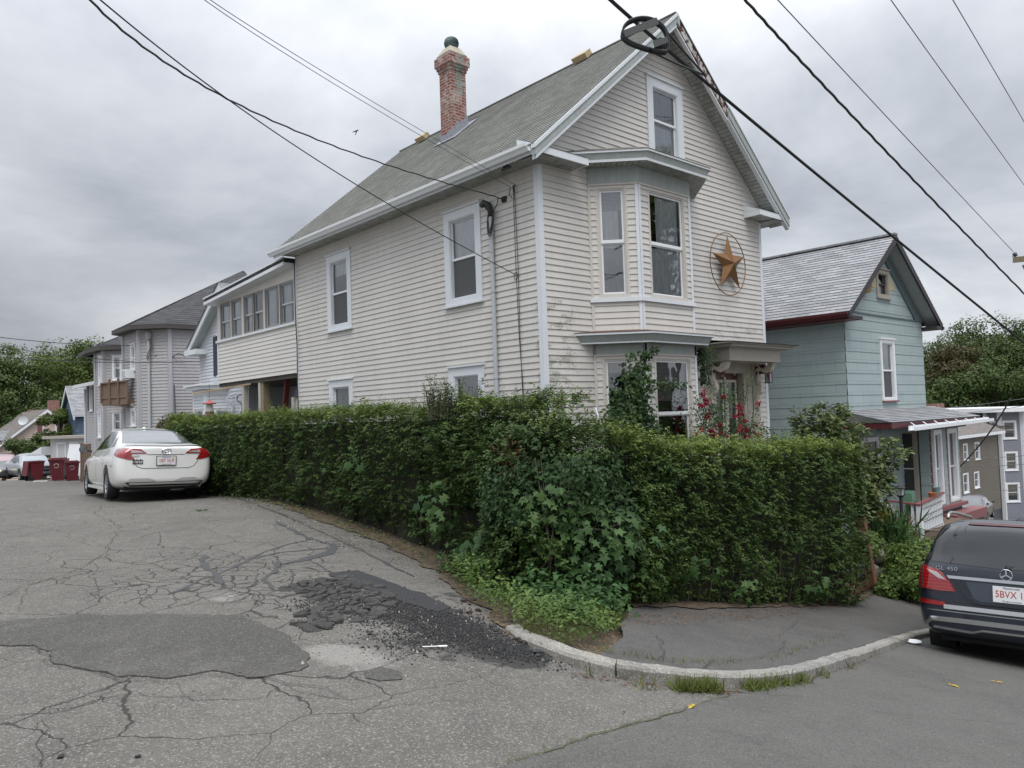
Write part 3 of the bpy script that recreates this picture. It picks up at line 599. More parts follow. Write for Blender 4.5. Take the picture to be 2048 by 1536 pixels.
# ------------------------------------------------------------------ windows
def ring(mb, O, U, V, N_, x0, x1, y0, y1, t, n0, n1, m=0, tb=None):
    tb = t if tb is None else tb
    mb.frame(O, U, V, N_, (x0, y0, n0), (x0+t, y1, n1), m); mb.frame(O, U, V, N_, (x1-t, y0, n0), (x1, y1, n1), m)
    mb.frame(O, U, V, N_, (x0+t, y1-t, n0), (x1-t, y1, n1), m); mb.frame(O, U, V, N_, (x0+t, y0, n0), (x1-t, y0+tb, n1), m)
def window(parent, O, U, N_, x0, x1, z0, z1, t=.15, proud=.035, trim=None, sash=None, curtain=None, split=.5, sill=True, screen=True, inner=None, cut=0, blind=0, label=None, deep=.5, ledge=None, head=True, sq=.045):
    """Casing with two sashes, glass, something behind it and a dark reveal; O is a wall point, U the run, N_ outward."""
    trim = trim or M_TRIM; sash = sash or M_WHITE; O, U, N_ = Vector(O), Vector(U), Vector(N_); V = UP
    mb = MB(); ring(mb, O, U, V, N_, x0, x1, z0, z1, t, -.02, proud, 0, t*.75)
    ring(mb, O, U, V, N_, x0+t*.94, x1-t*.94, z0+t*.7, z1-t*.94, .03, -.05, proud-.014, 0)
    if head: mb.frame(O, U, V, N_, (x0-.02, z1, 0), (x1+.02, z1+.03, proud+.035))
    f = mb.build('window', trim, parent)
    if label: f['label'] = label
    if sill: s = MB(); s.frame(O, U, V, N_, (x0-.02, z0-.035, 0), (x1+.02, z0, proud+.045)); s.build('sill', ledge or trim, f)
    a0, a1, b0, b1 = x0+t, x1-t, z0+t*.75, z1-t; zm = b0+(b1-b0)*split; q = sq
    for (c0, c1, n) in ((b0, zm+.02, -.055), (zm-.02, b1, -.028)):
        mb = MB(); ring(mb, O, U, V, N_, a0, a1, c0, c1, q, n-.03, n); mb.build('sash', sash, f)
        g = MB(); P = [O+U*u+V*v+N_*(n-.012) for u, v in ((a0+q, c0+q), (a1-q, c0+q), (a1-q, c1-q), (a0+q, c1-q))]; g.face(P, 0, [(0, 0), (1, 0), (1, 1), (0, 1)]); g.build('pane', M_GLASS, f)
    if screen:
        g = MB(); g.frame(O, U, V, N_, (a0+q*.6, b0+q*.6, -.052), (a1-q*.6, zm-.03, -.05)); g.build('insect_screen', M_SCREEN, f) if screen == 2 else None
    g = MB(); g.face([O+U*u+V*v-N_*deep for u, v in ((a0-.2, b0-.2), (a1+.2, b0-.2), (a1+.2, b1+.2), (a0-.2, b1+.2))])
    for (u0, v0), (u1, v1) in (((a0, b0), (a1, b0)), ((a1, b0), (a1, b1)), ((a1, b1), (a0, b1)), ((a0, b1), (a0, b0))):
        g.face([O+U*u0+V*v0-N_*.09, O+U*u1+V*v1-N_*.09, O+U*u1+V*v1-N_*deep, O+U*u0+V*v0-N_*deep])
    g.build('reveal', inner or M_ROOM, f)
    for c in (curtain or []):
        m_, u0, u1, v0, v1 = c[:5]; W_, H_ = a1-a0, b1-b0; g = MB(); x, y, X, Y = a0+u0*W_, b0+v0*H_, a0+u1*W_, b0+v1*H_; sk = (c[5] if len(c) > 5 else 0)*W_
        k = 18; pts = [(x+(X-x)*i/k, .012*math.sin(i*1.9)) for i in range(k+1)]
        for i in range(k):
            (p, d), (p2, d2) = pts[i], pts[i+1]; g.face([O+U*(p+sk)+V*y-N_*(.108+d), O+U*(p2+sk)+V*y-N_*(.108+d2), O+U*p2+V*Y-N_*(.108+d2), O+U*p+V*Y-N_*(.108+d)], 0, [(p, y), (p2, y), (p2, Y), (p, Y)])
        g.build('blind' if m_ in (M_BLIND, M_SHADE) else 'curtain', m_, f)
    return f

# ------------------------------------------------------------------ main house (gable to the side street, long wall to the hill street)
E_ = .1143; WX, LY = 7.3, 9.3
house = thing('corner_house', 'greige clapboard corner house with bay window, brick chimney and steep green-grey roof', 'house', (0, 0, 0))
RS = (9.70-6.14)/(3.67+.47)
def zroof(x): return 6.14+RS*((x+.47) if x < 3.67 else (7.81-x))
W_L = [(LY-2.722, LY-1.575, 3.80, 5.67), (LY-7.575, LY-6.425, 3.81, 5.67), (LY-2.708, LY-1.608, .74, 2.575), (LY-7.59, LY-6.46, .76, 2.60)]   # u = LY - y
hl = [(a+.12, b-.12, c+.1, d-.12) for a, b, c, d in W_L]
mb = MB(); courses(mb, (0, LY, 0), (0, -1, 0), UP, (-1, 0, 0), .12, 5.98, E_, .017, .02, LY-.03, hl); mb.frame((0, LY, 0), (0, -1, 0), UP, (-1, 0, 0), (0, 5.80, 0), (LY, 5.99, .018)); mb.build('side_wall', M_SID, house)
wt = lambda z: 6.14+RS*.47-.22
zw0 = 6.14+RS*.47-.20
uL = lambda z: max(.02, (z-zw0)/RS+0.0) if z > zw0 else .02
uR = lambda z: WX-.02-max(0, (z-zw0)/RS)
ATT = (3.15, 4.36, 6.62, 8.43)
BX0, BX1, BF0, BF1, BD = 1.27, 4.185, 1.925, 3.53, -.655
DOOR = (5.18, 6.30, -.9, 2.38)
mb = MB(); courses(mb, (0, 0, 0), (1, 0, 0), UP, (0, -1, 0), .12, 9.4, E_, .017, uL, uR, [(ATT[0]+.12, ATT[1]-.12, ATT[2]+.1, ATT[3]-.12), (BX0+.05, BX1-.05, -.2, 6.28), (4.86, 6.92, -.2, 2.72)])
mb.build('gable_wall', M_SID, house)
mb = MB(); mb.box((.03, .03, -1.3), (WX-.03, LY-.03, .12)); mb.build('foundation', M_CONC, house)
mb = MB(); mb.face([(WX, 0, -1.2), (WX, LY, -1.2), (WX, LY, 6.0), (WX, 0, 6.0)]); mb.face([(0, LY, 0), (WX, LY, 0), (WX, LY, 6), (3.67, LY, 9.3), (0, LY, 6)]); mb.build('rear_wall', M_SID, house)
mb = MB()
for x0, x1, y0, y1, z0, z1 in ((-.022, .09, -.022, 0, -.1, 5.97), (-.022, 0, 0, .09, -.1, 5.97), (7.22, 7.325, -.022, 0, -1.2, 5.97), (7.3, 7.325, 0, .09, -1.2, 5.97), (-.02, .0, 9.22, 9.3, 0, 5.9)): mb.box((x0, y0, z0), (x1, y1, z1)); (mb.build('corner_board', M_TRIM, house), globals().update(mb=MB())) if (y1-y0 > .05) else None
# roof
ry0, ry1 = -.47, 9.66; SL = math.hypot(3.67+.47, 9.70-6.14); ux, uz = (3.67+.47)/SL, (9.70-6.14)/SL
mb = MB(); courses(mb, (-.52, ry1, 6.14-.05*RS), (0, -1, 0), (ux, 0, uz), (-uz, 0, ux), 0, SL+.06, .127, .008, 0, ry1-ry0); courses(mb, (7.86, ry0, 6.14-.05*RS), (0, 1, 0), (-ux, 0, uz), (uz, 0, ux), 0, SL+.06, .127, .008, 0, ry1-ry0)
roof = mb.build('roof', M_ROOF, house)
mb = MB(); mb.beam((3.67, ry0, 9.695), (3.67, ry1, 9.695), .10, .03); mb.build('ridge_cap', M_ROOF, roof)
mb = MB()
for x, sg in ((-.47, 1), (7.81, -1)): mb.frame((x, ry0+.03, 6.14), (0, 1, 0), (sg*ux, 0, uz), (-sg*uz, 0, ux), (0, 0, -.03), (ry1-ry0-.06, SL, -.012))
mb.build('roof_deck', M_PALEW, roof)
# eaves: soffit, fascia, gutter
mb = MB()
for s_, xw, xe in ((1, 0, -.45), (-1, WX, 7.75)): mb = MB(); mb.face([(xw, 9.3, 5.985), (xw, -.42, 5.985), (xe, -.42, 5.985), (xe, 9.3, 5.985)], 0, [(9.3, 0), (-.42, 0), (-.42, .45), (9.3, .45)]); mb.build('eave_soffit', M_SOFF, house)
for xa in (-.475, 7.75): mb = MB(); mb.box((xa, -.43, 5.955), (xa+.025, 9.62, 6.13)); mb.build('fascia', M_TRIM, house)
def gutter(parent, x, sg, y0, y1, zt, mt, s_=1.0):
    mb = MB(); pr = [(0, 0), (0, -.10), (.02, -.115), (.06, -.115), (.085, -.075), (.115, -.045), (.12, 0), (.105, .0), (.10, -.04), (.075, -.065), (.055, -.10), (.02, -.10), (.012, 0)]
    mb.prism([(a*s_, b*s_) for a, b in pr], (x, y0, zt), (sg, 0, 0), UP, (0, 1, 0), 0, y1-y0); return mb.build('gutter', mt, parent)
gutter(house, -.478, -1, -.36, 9.72, 6.125, M_WHITE, 1.1); gutter(house, 7.778, 1, -.40, 9.6, 6.125, M_WHITE, 1.1)
mb = MB()
for i in range(9): y = .3+i*1.1; mb.tube([(-.60, y, 6.12), (-.56, y, 6.16), (-.47, y, 6.17)], .006, 4)
mb.build('gutter_hanger', M_DK, house)
# gable rakes: outer board, second moulding, soffit, wall frieze
def rake(x0, x1, mt, nm, w0, w1, y0, y1):
    z = lambda x: 6.14+RS*((x+.47) if x <= 3.67 else (7.81-x)); c = 1/ux; mb = MB()
    mb.prism([(x0, z(x0)-w0*c), (x1, z(x1)-w0*c), (x1, z(x1)-w1*c), (x0, z(x0)-w1*c)], (0, 0, 0), (1, 0, 0), UP, (0, -1, 0), -y1, -y0); return mb.build(nm, mt, house)
for a, b, sd in ((-.52, 3.67, 0), (3.67, 7.86, 1)):
    d0 = 3.74; d1 = 5.42
    if sd == 0: rake(a, b, M_TRIM, 'rake_board', .0, .055, -.50, -.40); rake(a+.02, b, M_GRN, 'rake_fascia', .055, .15, -.475, -.40); rake(a+.06, b, M_TRIM, 'rake_moulding', .15, .22, -.455, -.36)
    else:
        rake(d1, b, M_TRIM, 'rake_board', .0, .03, -.50, -.40); rake(d1, b, M_GRN, 'rake_fascia', .03, .17, -.478, -.40); rake(d1, b, M_TRIM, 'rake_moulding', .17, .22, -.455, -.36)
        r_ = rake(d0, d1, M_ROT, 'rotten_rake', .035, .19, -.455, -.40); r_['label'] = 'bare rotten rake with peeling white paint'
        rake(d0-.07, d1, M_WHITE, 'rake_moulding', .205, .235, -.44, -.36); rake(d0-.07, d1+.05, M_ROOF, 'shingle_edge', .0, .03, -.475, -.40); rake(3.67, d0, M_GRN, 'rake_fascia', .0, .17, -.485, -.40)
mb = MB()
for x0, x1, sg in ((-.45, 3.67, 1), (7.79, 3.67, -1)):
    L0 = math.hypot(x1-x0, RS*(x1-x0)); za, zb = 6.14+RS*.02-.235, 9.70-.26
    mb.face([(x0, -.42, za), (x1, -.42, zb), (x1, 0, zb), (x0, 0, za)], 0, [(0, 0), (L0, 0), (L0, .42), (0, .42)])
mb.build('rake_soffit', M_SOFF, house)
mb = MB()
for x0, x1 in ((0.0, 3.67), (7.3, 3.67)): mb.beam((x0, -.012, zw0+RS*0-.05), (x1, -.012, zw0+RS*3.65-.04), .03, .05, 0, (0, 1, 0))
mb.build('gable_frieze', M_BEIGE, house)
# cornice returns
def creturn(x0, x1, name='cornice_return'):
    mb = MB(); mb.box((x0, -.43, 6.0), (x1, -.40, 6.125)); mb.box((x0 if x0 > 3 else x1-.03, -.40, 6.0), ((x0+.03) if x0 > 3 else x1, 0, 6.125))
    mb.face([(x0, -.44, 6.13), (x1, -.44, 6.13), (x1, 0, 6.30), (x0, 0, 6.30)]); mb.face([(x1, -.43, 6.12), (x1, 0, 6.12), (x1, 0, 6.30)]); mb.face([(x0, -.43, 6.12), (x0, 0, 6.12), (x0, 0, 6.30)]); o = mb.build(name, M_TRIM, house)
    mb = MB(); mb.face([(x0, -.42, 6.003), (x1, -.42, 6.003), (x1, 0, 6.003), (x0, 0, 6.003)], 0, [(x0, 0), (x1, 0), (x1, .4), (x0, .4)]); mb.build('return_soffit', M_SOFF, o)
creturn(-.47, .86); creturn(6.62, 7.80)
# windows of the long wall and the attic
LU, LN = (0, -1, 0), (-1, 0, 0)
cW1 = [(M_CURT, 0, 1, .5, 1), (M_CURTG, 0, 1, 0, .5)]
for i, ((a, b, c, d), cu) in enumerate(zip(W_L, (cW1, [(M_CURT, 0, 1, .78, 1), (M_CURTG, .0, .25, 0, .5)], [(M_CURTG, 0, 1, .55, 1)], [(M_CURTG, 0, .25, 0, 1), (M_CURT, .75, 1, 0, .9)]))):
    window(house, (0, LY, 0), LU, LN, a, b, c, d, t=.17, curtain=cu, screen=2 if i < 2 else 1)
window(house, (0, 0, 0), (1, 0, 0), (0, -1, 0), *ATT, t=.19, curtain=[(M_CURT, 0, 1, 0, .5), (M_CURTG, 0, 1, .5, 1)], split=.55)

# ------------------------------------------------------------------ two storey bay
S2 = math.sqrt(.5); LBL = .655*math.sqrt(2)
faces = [((BX0, 0, 0), (S2, -S2, 0), (-S2, -S2, 0), LBL), ((BF0, BD, 0), (1, 0, 0), (0, -1, 0), BF1-BF0), ((BF1, BD, 0), (S2, S2, 0), (S2, -S2, 0), LBL)]
wins = {0: (.143, .727), 1: (.27, 1.435), 2: (.2, .78)}
bay = MB(); trimb = MB(); fr = MB(); fr2 = MB(); sillm = MB()
for k, (O, U, N_, L_) in enumerate(faces):
    wu = (wins[k][0]+.03, wins[k][1]-.03)
    courses(bay, O, U, UP, N_, -.9, 5.83, E_, .016, .03, L_-.03, [(*wu, 3.74, 5.76), (*wu, .50, 2.60)])
    fr.frame(O, U, UP, N_, (-.008 if k else 0, 5.83, 0), (L_+.008, 6.14, .02)); fr2.frame(O, U, UP, N_, (-.008 if k else 0, 2.66, 0), (L_+.008, 2.90, .022))
    sillm.frame(O, U, UP, N_, (-.02, 3.625, 0), (L_+.02, 3.70, .055)); trimb.frame(O, U, UP, N_, (0, 5.80, 0), (L_, 5.83, .03), 1); trimb.frame(O, U, UP, N_, (0, 2.63, 0), (L_, 2.66, .03), 1)
    trimb.frame(O, U, UP, N_, (0, -.9, 0), (.05 if k != 1 else .055, 5.80, .022), 1 if k == 0 else 0); trimb.frame(O, U, UP, N_, (L_-(.055 if k < 2 else .05), -.9, 0), (L_, 5.80, .022), 0)
bayo = bay.build('bay', M_SID, house); fr.build('bay_frieze', M_GRN, bayo); fr2.build('bay_frieze', M_GRN, bayo); sillm.build('sill_band', M_TRIM, bayo); trimb.build('bay_corner_board', [M_TRIM, M_BEIGE], bayo)
cu = {0: [(M_CURT, .0, .75, .45, .8, .0), (M_BLIND, 0, 1, .8, 1), (M_CURTG, 0, 1, 0, .45)], 1: [(M_CURT, .30, 1, .40, 1), (M_CURT, 0, 1, 0, .47)], 2: [(M_CURT, 0, 1, 0, 1)]}
cl = {0: [(M_SHADE, 0, 1, .88, 1)], 1: [(M_BLIND, 0, 1, .62, 1)], 2: [(M_CURTG, 0, 1, 0, 1)]}
for k, (O, U, N_, L_) in enumerate(faces):
    window(house, O, U, N_, *wins[k], 3.715, 5.79, t=.05, proud=.012, trim=M_BEIGE, curtain=cu[k], sq=.062, sill=False, head=False, screen=1)
    window(house, O, U, N_, *wins[k], .46, 2.62, t=.05, proud=.012, trim=M_BEIGE, curtain=cl[k], sq=.062, sill=False, head=False, screen=1)
def bayroof(zb, zt, e0, e1, zw, top_mat, nm, flare):
    def outl(e, z): k = e*math.tan(R(22.5)); q = e*math.sqrt(2); return [(BX0-q, 0, z), (BF0-k, BD-e, z), (BF1+k, BD-e, z), (BX1+q, 0, z)]
    A, B = outl(e0, zb), outl(e1, zt); A2 = outl(e0+.012, zb-.002); A3 = outl(e0+.014, zb+.045); B2 = outl(e1+.01, zt-.035); B3 = outl(e1+.012, zt+.004); W = [(BX0, 0, zw), (BF0, BD, zw), (BF1, BD, zw), (BX1, 0, zw)]; I = outl(.0, zb)
    mb = MB(); so_ = MB(); rf = MB(); tr = MB()
    for i in range(3):
        mb.face([A[i], A[i+1], B[i+1], B[i]]); tr.face([A2[i], A2[i+1], A3[i+1], A3[i]]); tr.face([B2[i], B2[i+1], B3[i+1], B3[i]]); tr.face([A2[i], A2[i+1], A[i+1], A[i]])
        ln = (Vector(A[i+1])-Vector(A[i])).length; so_.face([A[i], A[i+1], I[i+1], I[i]], 0, [(0, 0), (ln, 0), (ln-.1, e0), (.1, e0)])
        T0 = outl(e1+.02, zt+.012); T1 = outl(e1+.02, zt+.004); ln2 = (Vector(T0[i+1])-Vector(T0[i])).length; rf.face([T0[i], T0[i+1], W[i+1], W[i]], 0, [(0, 0), (ln2, 0), (ln2-.2, .4), (.2, .4)]); rf.face([T1[i], T1[i+1], T0[i+1], T0[i]], 1)
    mb.face([A[0], B[0], (B[0][0]+.1, 0, zt), (A[0][0]+.1, 0, zb)]); o = mb.build(nm, M_GRN, house); tr.build('cornice_edge', M_TRIM, o); so_.build('bay_soffit', M_SOFF, o); rf.build('bay_roof_covering', [top_mat, mat('rusty_drip_edge', (.10, .04, .03), .9, var=.6, vs=9)], o); return o
bayroof(6.13, 6.32, .34, .40, 6.50, M_ROOF, 'bay_roof', 1); bayroof(2.845, 3.03, .235, .34, 3.10, mat('flaking_brown_roofing', (.12, .06, .045), .9, var=.6, vs=10), 'lower_bay_roof', 1)

# ------------------------------------------------------------------ chimney with corbelled head and turbine cowl
cx0, cx1, cy0, cy1 = 2.32, 2.80, 5.36, 5.82; zb_ = 8.2
mb = MB()
def cbox(d, z0, z1): 
    for (O, U, N_, w_) in (((cx0-d, cy0-d, 0), (1, 0, 0), (0, -1, 0), cx1-cx0+2*d), ((cx0-d, cy1+d, 0), (0, -1, 0), (-1, 0, 0), cy1-cy0+2*d), ((cx1+d, cy0-d, 0), (0, 1, 0), (1, 0, 0), cy1-cy0+2*d), ((cx1+d, cy1+d, 0), (-1, 0, 0), (0, 1, 0), cx1-cx0+2*d)):
        O, U = Vector(O), Vector(U); mb.face([O+UP*z0, O+U*w_+UP*z0, O+U*w_+UP*z1, O+UP*z1], 0, [(0, z0), (w_, z0), (w_, z1), (0, z1)])
    mb.face([(cx0-d, cy0-d, z1), (cx1+d, cy0-d, z1), (cx1+d, cy1+d, z1), (cx0-d, cy1+d, z1)]); mb.face([(cx0-d, cy0-d, z0), (cx1+d, cy0-d, z0), (cx1+d, cy1+d, z0), (cx0-d, cy1+d, z0)])
CT = 10.72
cbox(0, zb_, CT-.42); cbox(.025, CT-.42, CT-.345); cbox(.05, CT-.345, CT-.27); cbox(.085, CT-.27, CT-.04); cbox(.04, CT-.04, CT+.03)
ch = mb.build('chimney', M_BRICK, roof)
mb = MB(); z = CT+.03; a0 = (cx0-.02, cy0-.02, z); mb.v = []; P0 = [(cx0-.03, cy0-.03, z), (cx1+.03, cy0-.03, z), (cx1+.03, cy1+.03, z), (cx0-.03, cy1+.03, z)]; P1 = [(cx0+.08, cy0+.08, z+.20), (cx1-.08, cy0+.08, z+.20), (cx1-.08, cy1-.08, z+.20), (cx0+.08, cy1-.08, z+.20)]
for i in range(4): mb.face([P0[i], P0[(i+1) % 4], P1[(i+1) % 4], P1[i]])
mb.face(P1); mb.build('cap', M_CONC, ch)
mb = MB(); cc = Vector(((cx0+cx1)/2, (cy0+cy1)/2, CT+.37)); rr = .19
mb.lathe([(.13, -.17), (.14, -.12), (.16, -.10)], 16, cc); mb.lathe([(.165, -.1), (.17, 0), (.16, .1), (.08, .16), (0, .17)], 16, cc, m=0)
for k in range(20):
    a = 2*math.pi*k/20; L_ = [];
    for j in range(9):
        t = math.pi*(.14+.80*j/8); rad = rr*math.sin(t)**.75; z = -rr*.86*math.cos(t); L_.append((Vector((math.cos(a)*rad, math.sin(a)*rad, z)), Vector((math.cos(a+.36)*rad*.86, math.sin(a+.36)*rad*.86, z))))
    for (p, q), (p2, q2) in zip(L_, L_[1:]): mb.face([cc+p, cc+q, cc+q2, cc+p2], 0)
mb.build('turbine_cowl', M_COPPER, ch)
mb = MB(); jz = lambda i: .06*math.sin(i*2.3)+.04*math.sin(i*5.1)
rz = lambda x: zroof(x)
top = [(cx0-.02+(cx1-cx0+.04)*i/10, rz(cx0+(cx1-cx0)*i/10)+.26+jz(i)) for i in range(11)]
mb.prism([(cx0-.02, rz(cx0)-.1), (cx1+.02, rz(cx1)-.1)]+top[::-1], (0, cy0, 0), (1, 0, 0), UP, (0, -1, 0), 0, .022)
mb.prism([(cy0-.02, rz(cx0)-.15), (cy1+.02, rz(cx0)-.15), (cy1+.02, rz(cx0)+.22), (cy0+.3, rz(cx0)+.14), (cy0-.02, rz(cx0)+.25)], (cx0, 0, 0), (0, 1, 0), UP, (-1, 0, 0), 0, .022)
mb.frame((cx0-.02, cy0-.25, rz(cx0-.02)+.02), (0, 1, 0), (ux, 0, uz), (-uz, 0, ux), (0, -.12, 0), (.9, .85, .015))
mb.build('flashing', M_LEAD, ch)
for (px, py) in ((4.0, 2.06), (3.95, 8.35)):      # low box vents beyond the ridge
    mb = MB(); zc = 9.80; mb.frame((3.52, py-.2, 9.60), (0, 1, 0), (ux, 0, uz), (-uz, 0, ux), (0, -.02, 0), (.42, .22, .13)); mb.build('roof_vent', M_PALEW, roof)

# ------------------------------------------------------------------ front door hood, door, pilasters
hd = MB(); hx0, hx1, hy = 4.80, 6.86, -.62
hd.box((hx0, hy, 2.60), (hx1, -.001, 2.86)); hood = hd.build('door_hood', M_GREY, house)
mb = MB()
for e, z0, z1 in ((.05, 2.86, 2.885), (.15, 2.885, 2.935), (.20, 2.935, 2.955), (.235, 2.955, 2.975)):
    mb.box((hx0-e, hy-e, z0), (hx1+e+.12, 0, z1))
mb.build('hood_cornice', M_GREY, hood)
mb = MB(); mb.face([(hx0-.26, hy-.26, 2.978), (hx1+.40, hy-.26, 2.978), (hx1+.30, 0, 3.06), (hx0-.2, 0, 3.06)], 0, [(0, 0), (2, 0), (2, .9), (0, .9)]); mb.face([(hx0-.26, hy-.26, 2.962), (hx1+.40, hy-.26, 2.962), (hx1+.40, hy-.26, 2.978), (hx0-.26, hy-.26, 2.978)]); mb.build('hood_roof', M_ROOFD, hood)
def arc(cx_, cz_, r, a0, a1, n=10): return [(cx_+r*math.cos(R(a0+(a1-a0)*i/n)), cz_+r*math.sin(R(a0+(a1-a0)*i/n))) for i in range(n+1)]
def ribbon2(mb, path, wd, x, th, m=0):      # flat scroll in the y-z plane, path of (outward distance, z)
    L_, R_ = [], []
    for i, p in enumerate(path):
        a = path[max(i-1, 0)]; b = path[min(i+1, len(path)-1)]; d = Vector((b[0]-a[0], b[1]-a[1])).normalized(); w_ = wd/2 if not callable(wd) else wd(i/(len(path)-1))/2; L_.append((p[0]-d.y*w_, p[1]+d.x*w_)); R_.append((p[0]+d.y*w_, p[1]-d.x*w_))
    for i in range(len(path)-1): mb.prism([L_[i], R_[i], R_[i+1], L_[i+1]], (x, 0, 0), (0, -1, 0), UP, (1, 0, 0), 0, th, m)
for x in (hx0+.05, hx1-.17):
    mb = MB(); sp = arc(.19, 2.37, .10, 200, 60, 8)+[(.30, 2.42), (.36, 2.40), (.44, 2.46), (.50, 2.56)]
    ribbon2(mb, sp, .075, x, .12); s2_ = [(.09, 2.34)]+arc(.20, 2.12, .115, 110, -60, 10)+[(.20, 1.98)]; ribbon2(mb, [(.12, 2.42), (.10, 2.30), (.13, 2.18), (.19, 2.08), (.17, 1.96), (.10, 1.90), (.07, 1.80), (.10, 1.70), (.05, 1.62)], .07, x, .12)
    ribbon2(mb, arc(.10, 2.50, .07, -90, 120, 8), .04, x+.02, .08); ribbon2(mb, arc(.13, 2.16, .055, -150, 120, 8), .03, x+.03, .06); ribbon2(mb, arc(.08, 1.83, .05, -90, 90, 6), .03, x+.03, .06)
    for i in range(4): mb.box((x-.01, -.52+.045*i, 2.585-.04*(i+1)), (x+.13, -.40+.045*i, 2.585-.04*i))
    mb.box((x, -.05, 1.6), (x+.12, 0, 2.6)); b_ = mb.build('bracket', M_CREAM, hood)
    mb = MB(); mb.box((x+.03, -.30, 2.36), (x+.09, -.05, 2.58)); mb.build('bracket_web', M_MAROON, b_)
    mb = MB(); mb.lathe([(.01, 0), (.05, .01), (.055, .04), (.03, .05), (.03, .10), (.0, .2)][::-1], 10, (x+.06, -.37, 2.40), (0, 0, -1)); mb.build('pendant', M_MAROON, b_)
mb = MB()
for x0, x1, y0 in ((4.86, 5.06, -.03), (6.62, 6.92, -.03), (5.06, 5.18, -.015), (6.42, 6.62, -.015)): mb.box((x0, y0, -1.0), (x1, .0, 2.60))
mb.box((5.18, -.015, 2.38), (6.42, 0, 2.60)); mb.box((5.06, 0, -1), (5.18, .22, 2.5)); mb.box((6.30, 0, -1), (6.42, .22, 2.5)); mb.box((5.06, 0, 2.38), (6.42, .22, 2.5)); mb.build('door_surround', M_GREY, house)
dd = MB(); dd.box((5.18, .16, -.6), (6.30, .20, 2.38)); door = dd.build('door', M_MAROON, house)
for x0 in (5.26, 5.80):
    mb = MB(); ring(mb, (0, .16, 0), (1, 0, 0), UP, (0, -1, 0), x0, x0+.42, .75, 2.24, .06, 0, .025); ring(mb, (0, .16, 0), (1, 0, 0), UP, (0, -1, 0), x0, x0+.42, -.4, .62, .06, 0, .02); mb.build('panel_moulding', M_CREAM, door)
    mb = MB(); mb.face([(x0+.06, .158, .81), (x0+.36, .158, .81), (x0+.36, .158, 2.18), (x0+.06, .158, 2.18)], 0, [(0, 0), (1, 0), (1, 1), (0, 1)]); mb.build('door_glass', mat('dark_door_glass', (.03, .035, .03), .06, spec=.8), door)
mb = MB(); mb.box((5.71, .12, -.5), (5.77, .16, 2.3)); mb.build('astragal', M_CREAM, door)
text('15', .15, (6.77, -.034, 1.56), (1, 0, 0), UP, (0, -1, 0), M_DK, house, 'house_number')
mb = MB(); mb.box((4.9, -1.3, -1.2), (6.9, -.0, -.65)); mb.box((4.9, -1.6, -1.4), (6.9, -1.3, -.85)); mb.build('front_step', M_CONC, house)

# ------------------------------------------------------------------ rear sun porch wing on posts
pw0, pw1 = 9.32, 14.80
PWN = [(9.42, 10.28, 1), (10.34, 11.24, 0), (11.36, 12.02, 1), (12.06, 12.72, 1), (12.92, 13.66, 1), (13.74, 14.56, 1)]
mb = MB(); L_ = pw1; hl = [(L_-b, L_-a, 4.30, 5.42) for a, b, _ in PWN]
courses(mb, (0, L_, 0), (0, -1, 0), UP, (-1, 0, 0), 2.92, 4.22, E_, .017, .06, L_-pw0); mb.frame((0, L_, 0), (0, -1, 0), UP, (-1, 0, 0), (0, 5.43, -.02), (L_-pw0, 5.80, .012)); mb.box((0, pw1-.02, 2.92), (2.8, pw1, 5.7)); mb.box((2.78, pw0, 2.92), (2.8, pw1, 5.7))
porch = mb.build('sun_porch', M_SIDP, house)
mb = MB(); mb.frame((0, L_, 0), (0, -1, 0), UP, (-1, 0, 0), (-.05, 4.21, 0), (L_-pw0, 4.275, .06)); mb.box((-.024, pw1-.06, 2.88), (0, pw1+.02, 4.22)); mb.box((-.02, pw0-.03, 2.9), (.0, pw0+.02, 4.2)); mb.build('porch_sill', M_TRIM, porch)
for a, b, sp in PWN:
    window(porch.parent, (0, L_, 0), (0, -1, 0), (-1, 0, 0), L_-b, L_-a, 4.285, 5.425, t=.03, proud=.012, trim=mat('aluminium_frame', (.30, .29, .28), .4, metal=.5), sash=M_GALV, curtain=[(M_CURT if a != 11.36 else M_CURTG, 0, .55, 0, .98), (M_CURT if a < 12 else M_CURTG, .78, 1, 0, .9)], sill=False, head=False, split=.48 if sp else .02, deep=.9, screen=1)
for a0_, a1_ in ((9.28, 9.42), (14.56, 14.8), (12.74, 12.9), (10.26, 10.36), (11.25, 11.35), (11.99, 12.09), (13.65, 13.75)): mb = MB(); mb.box((-.012, a0_, 4.28), (.0, a1_, 5.43)); mb.build('mullion', M_BEIGE, porch)

zr = lambda y: 5.95-.055*(y-9.3)
mb = MB(); mb.prism([(pw0-.02, zr(pw0)-.12), (pw1+.25, zr(pw1+.25)-.12), (pw1+.25, zr(pw1+.25)), (pw0-.02, zr(pw0))], (-.32, 0, 0), (0, 1, 0), UP, (1, 0, 0), 0, 3.3, 0); mb.build('porch_roof', M_ROOFD, porch)
mb = MB(); mb.prism([(pw0, zr(pw0)-.20), (pw1+.27, zr(pw1+.25)-.20), (pw1+.27, zr(pw1+.25)-.11), (pw0, zr(pw0)-.11)], (-.34, 0, 0), (0, 1, 0), UP, (1, 0, 0), 0, .36); mb.prism([(pw0, zr(pw0)-.02), (pw1+.27, zr(pw1+.25)-.02), (pw1+.27, zr(pw1+.25)+.02), (pw0, zr(pw0)+.02)], (-.36, 0, 0), (0, 1, 0), UP, (1, 0, 0), 0, .05); mb.build('porch_fascia', M_TRIM, porch)
mb = MB(); mb.box((.05, pw0, 2.84), (2.75, pw1, 2.92)); mb.box((0.02, pw0, 2.80), (.12, pw1, 2.92)); mb.build('porch_floor', mat('dark_boarding', (.06, .052, .045), .9, var=.3), porch)
